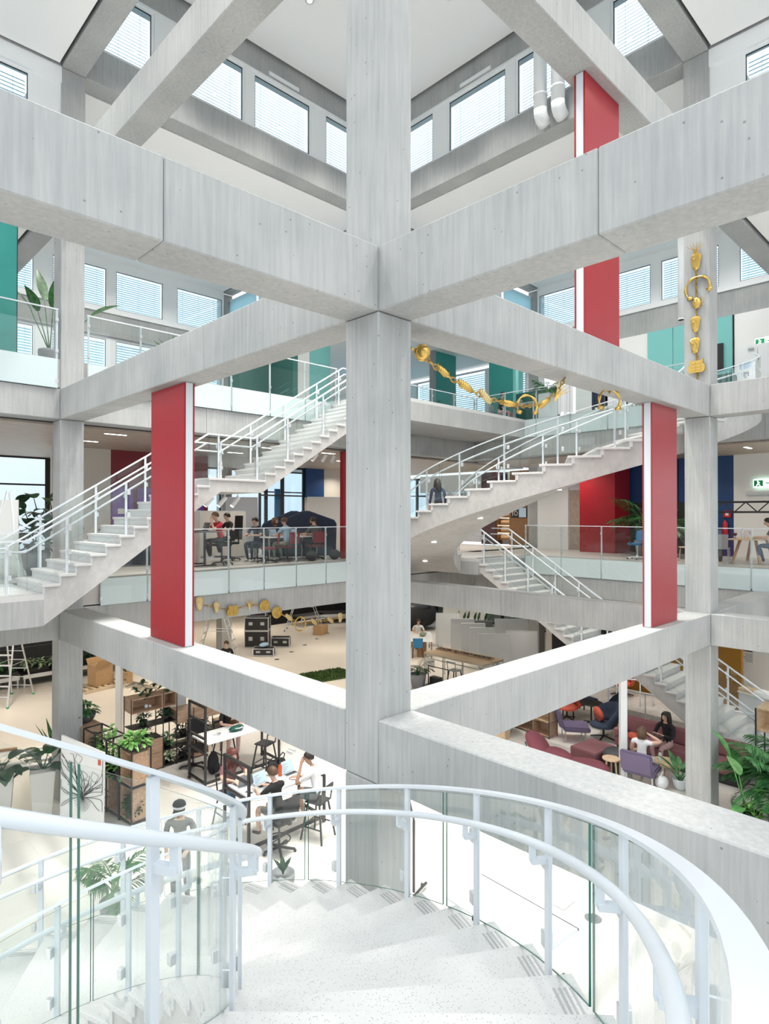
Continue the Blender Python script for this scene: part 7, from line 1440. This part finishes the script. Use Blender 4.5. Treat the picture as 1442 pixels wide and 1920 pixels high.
# ================================================================ gilded ornaments on chains
def links(pts, parent, r=.045, w=.009):
    m = MB(); pts = [Vector(q) for q in pts]; acc = 0
    L = [(pts[i+1]-pts[i]).length for i in range(len(pts)-1)]; tot = sum(L); n = max(2, int(tot/.085))
    for k in range(n):
        s = tot*(k+.5)/n; i = 0
        while i < len(L)-1 and s > L[i]: s -= L[i]; i += 1
        d = (pts[i+1]-pts[i]).normalized(); c = pts[i]+d*s; sd = d.cross(Vector((.577, .577, .1))).normalized(); o_ = d.cross(sd) if k % 2 else sd
        m.tube([c+d*(.055*cos(a))+o_*(.026*sin(a)) for a in [j*PI/4 for j in range(8)]], w, 5, closed=True)
    o = m.build('chain_links', 'brass_dark', parent); o['kind'] = 'stuff'
def orn(parent, c, kind, s, az, tilt=0.0, mat='gold', name='medallion'):
    """az: direction the ornament faces (angle of its normal in plan)"""
    m = MB(); rnd = random.Random(int(s*1000)+len(kind))
    if kind == 'disc':
        for r, z in ((1, .0), (.86, .06), (.55, .1)): m.lathe([(s*r*.9, -.02*0), (s*r, s*z+.012), (s*r*.9, s*z+.03), (.001, s*z+.035)], n=18)
        for i in range(7): m.tube([(s*.75*cos(i*.9), s*.75*sin(i*.9), s*.10+.03), (s*.2*cos(i*.9+2), s*.2*sin(i*.9+2), s*.13+.03)], s*.05, 5)
    elif kind == 'ball':
        m.ball((0, 0, 0), s, 12, k=8)
        for i in range(9): m.tube([(s*.98*cos(a+i)*sin(.6+.25*i), s*.98*sin(a+i)*sin(.6+.25*i), s*.98*cos(.6+.25*i)) for a in (0, .4, .8, 1.2)], s*.10, 5)
    elif kind == 'drop':
        P = [(s*(.75+.25*sin(a*1))*cos(a)*(1-.25*cos(a*2)), s*1.15*sin(a), 0) for a in [i*2*PI/16 for i in range(16)]]
        V = P+[(q[0]*.75, q[1]*.75, s*.22) for q in P]+[(0, 0, s*.28)]; n = 16
        m.add(V, [tuple(reversed(range(n)))]+[(i, (i+1) % n, n+(i+1) % n, n+i) for i in range(n)]+[(n+i, n+(i+1) % n, 2*n) for i in range(n)])
        m.ball((-s*.25, s*.3, s*.22), s*.2, 8); m.tube([(s*.2, -s*.6, s*.2), (s*.35, 0, s*.26), (0, s*.6, s*.2)], s*.07, 5)
    elif kind == 'plaque':
        P = [(-.85, 1), (-.55, .8), (.55, .8), (.85, 1), (.75, .45), (1.05, 0), (1.0, -.55), (.75, -.8), (-.75, -.8), (-1.0, -.55), (-1.05, 0), (-.75, .45)]; m.prism([(x*s, y*s) for x, y in P], 2, 0, .05)
        for y in (.45, .0, -.4): m.box(-s*.6, -s*.05, y*s-.12*s, y*s+.12*s, .05, .065).box(s*.05, s*.6, y*s-.12*s, y*s+.12*s, .05, .065)
    elif kind == 'arch':
        pts = [(s*cos(a), s*sin(a), 0) for a in [R(-35+250*i/16) for i in range(17)]]; m.tube(pts, [s*.11+s*.05*sin(i*1.6) for i in range(17)], 6)
        for q in (pts[0], pts[-1]): m.obox((q[0], q[1], 0), (s*.42, s*.30, .05), .3 if q[0] > 0 else -.3)
    elif kind == 'face':
        m.ball((0, 0, 0), (s*.7, s, s*.3), 12); m.ball((-s*.1, .1*s, s*.28), (s*.1, s*.25, s*.1), 8)
        for i in range(9): a = R(-50+100*i/8); m.tube([(s*.65*cos(a), s*.9*sin(a), 0), (s*(1.0+.25*(i % 2))*cos(a)+.1*s, s*1.05*sin(a), 0)], s*.03, 4)
    elif kind == 'leaf':
        m.ball((0, 0, 0), (s*.5, s*1.3, s*.16), 10)
        for i in range(7): m.tube([(0, s*(-1+.33*i), s*.15), (s*.42, s*(-1+.33*i+.25), s*.1)], s*.05, 4).tube([(0, s*(-1+.33*i), s*.15), (-s*.42, s*(-1+.33*i+.25), s*.1)], s*.05, 4)
    elif kind == 'twig':
        for i in range(6): a = R(30+24*i); m.tube([(0, -s, 0), (s*.3*cos(a), s*.1*i*.3, 0), (s*cos(a)*1.1, s*(.3+.75*sin(a)), .03*(i % 2))], [s*.05, s*.045, s*.02], 5)
    elif kind == 'ring':
        m.tube([(s*cos(a), s*sin(a), 0) for a in [i*2*PI/24 for i in range(24)]], s*.1, 6, closed=True)
    nrm = Vector((cos(az), sin(az), 0)); sd = Vector((-sin(az), cos(az), 0)); M4 = Matrix((sd, Vector((0, 0, 1)), nrm)).transposed().to_4x4()
    o = m.build(name, mat, parent, smooth=kind in ('ball', 'face', 'leaf', 'ring', 'arch')); mm = Matrix.Translation(c) @ M4 @ Matrix.Rotation(tilt, 4, 'Z'); o.matrix_local = mm; return o
# vertical chain on the right column
ox = B1-H-.05; t = thing('ornament_chain', 'vertical chain of gilded ornaments hanging on the right column', 'decoration', (ox, 0, 0))
pp = [(1304, 470), (1305, 491), (1308, 540), (1306, 568), (1304, 608), (1303, 648), (1307, 688), (1307, 712)]
W3 = [vx(x, y, ox) for x, y in pp]; b0 = Vector((ox, 0, 0)); links([q-b0+Vector((.02, 0, 0)) for q in (W3[0], W3[-1])], t)
for q, kd, s, nm in zip(W3, ('twig', 'drop', 'arch', 'face', 'drop', 'drop', 'plaque'), (.17, .16, .24, .13, .15, .15, .16), ('twig_end', 'ear_medallion', 'arch_ornament', 'sun_face', 'shell_medallion', 'seated_figure', 'plaque')): orn(t, q-b0, kd, s, PI, .3 if kd == 'arch' else 0, 'gold', nm)
# sagging chain under the beam right of the middle column
t = thing('ornament_chain', 'sagging chain of gilded ornaments under the beam right of the middle column', 'decoration', (0, 0, 0))
pp = [(772, 646), (788, 662), (827, 697), (868, 724), (906, 744), (950, 757), (985, 762), (1016, 757), (1045, 736), (1060, 726)]
W3 = [vy(x, y, 0.0) for x, y in pp]; W3[0] = Vector((H-.004, 0, W3[0].z)); W3[-1].z = BB+.01; links(W3, t)
for q, kd, s, tl, nm in zip(W3[1:], ('ball', 'leaf', 'leaf', 'leaf', 'leaf', 'arch', 'leaf', 'twig'), (.095, .085, .095, .10, .09, .15, .09, .16), (0, .9, 1.0, .75, 1.45, 0, -.9, -.5), ('knot_ball', 'fish_ornament', 'hand_ornament', 'scroll_ornament', 'staff_ornament', 'horseshoe_ornament', 'leaf_ornament', 'twig_end')): orn(t, q-Vector((0, .03, 0)), kd, s, -PI/2-.5, tl, 'gold_pale' if nm == 'scroll_ornament' else 'gold', nm)
t = thing('ornament_chain', 'gilded arch ornament on a short chain further along the same beam', 'decoration', (0, 0, 0)); q = vy(1143, 752, 0.0); orn(t, q, 'arch', .2, -PI/2-.5, 0, 'gold', 'arch_ornament'); links([q+Vector((0, 0, .2)), Vector((q.x, 0, BB))], t)
# chain along the far lowest beam
yo = NF-.085; t = thing('ornament_chain', 'chain of gilded ornaments along the far lowest beam, left of the middle column', 'decoration', (0, yo, 0)); b0 = Vector((0, yo, 0))
pp = [(358, 1126), (374, 1132), (406, 1139), (435, 1145), (468, 1134), (496, 1135), (519, 1148), (542, 1158), (563, 1170), (589, 1166), (620, 1163), (638, 1158), (648, 1155)]
W3 = [vy(x, y, yo) for x, y in pp]; links([q-b0+Vector((0, .02, 0)) for q in W3], t, w=.007)
for q, kd, s, nm in zip(W3[1:-1], ('drop', 'drop', 'plaque', 'twig', 'disc', 'disc', 'leaf', 'ring', 'leaf', 'leaf', 'drop'), (.16, .13, .16, .16, .16, .17, .13, .20, .12, .12, .13), ('shell_medallion', 'face_medallion', 'plaque', 'twig_ornament', 'split_disc', 'leaf_disc', 'star_ornament', 'open_ring', 'bird_ornament', 'arrow_ornament', 'flower_medallion')): orn(t, q-b0, kd, s, -PI/2, 0.9 if kd == 'leaf' else 0, 'gold_pale' if kd in ('drop', 'leaf') else 'gold', nm)
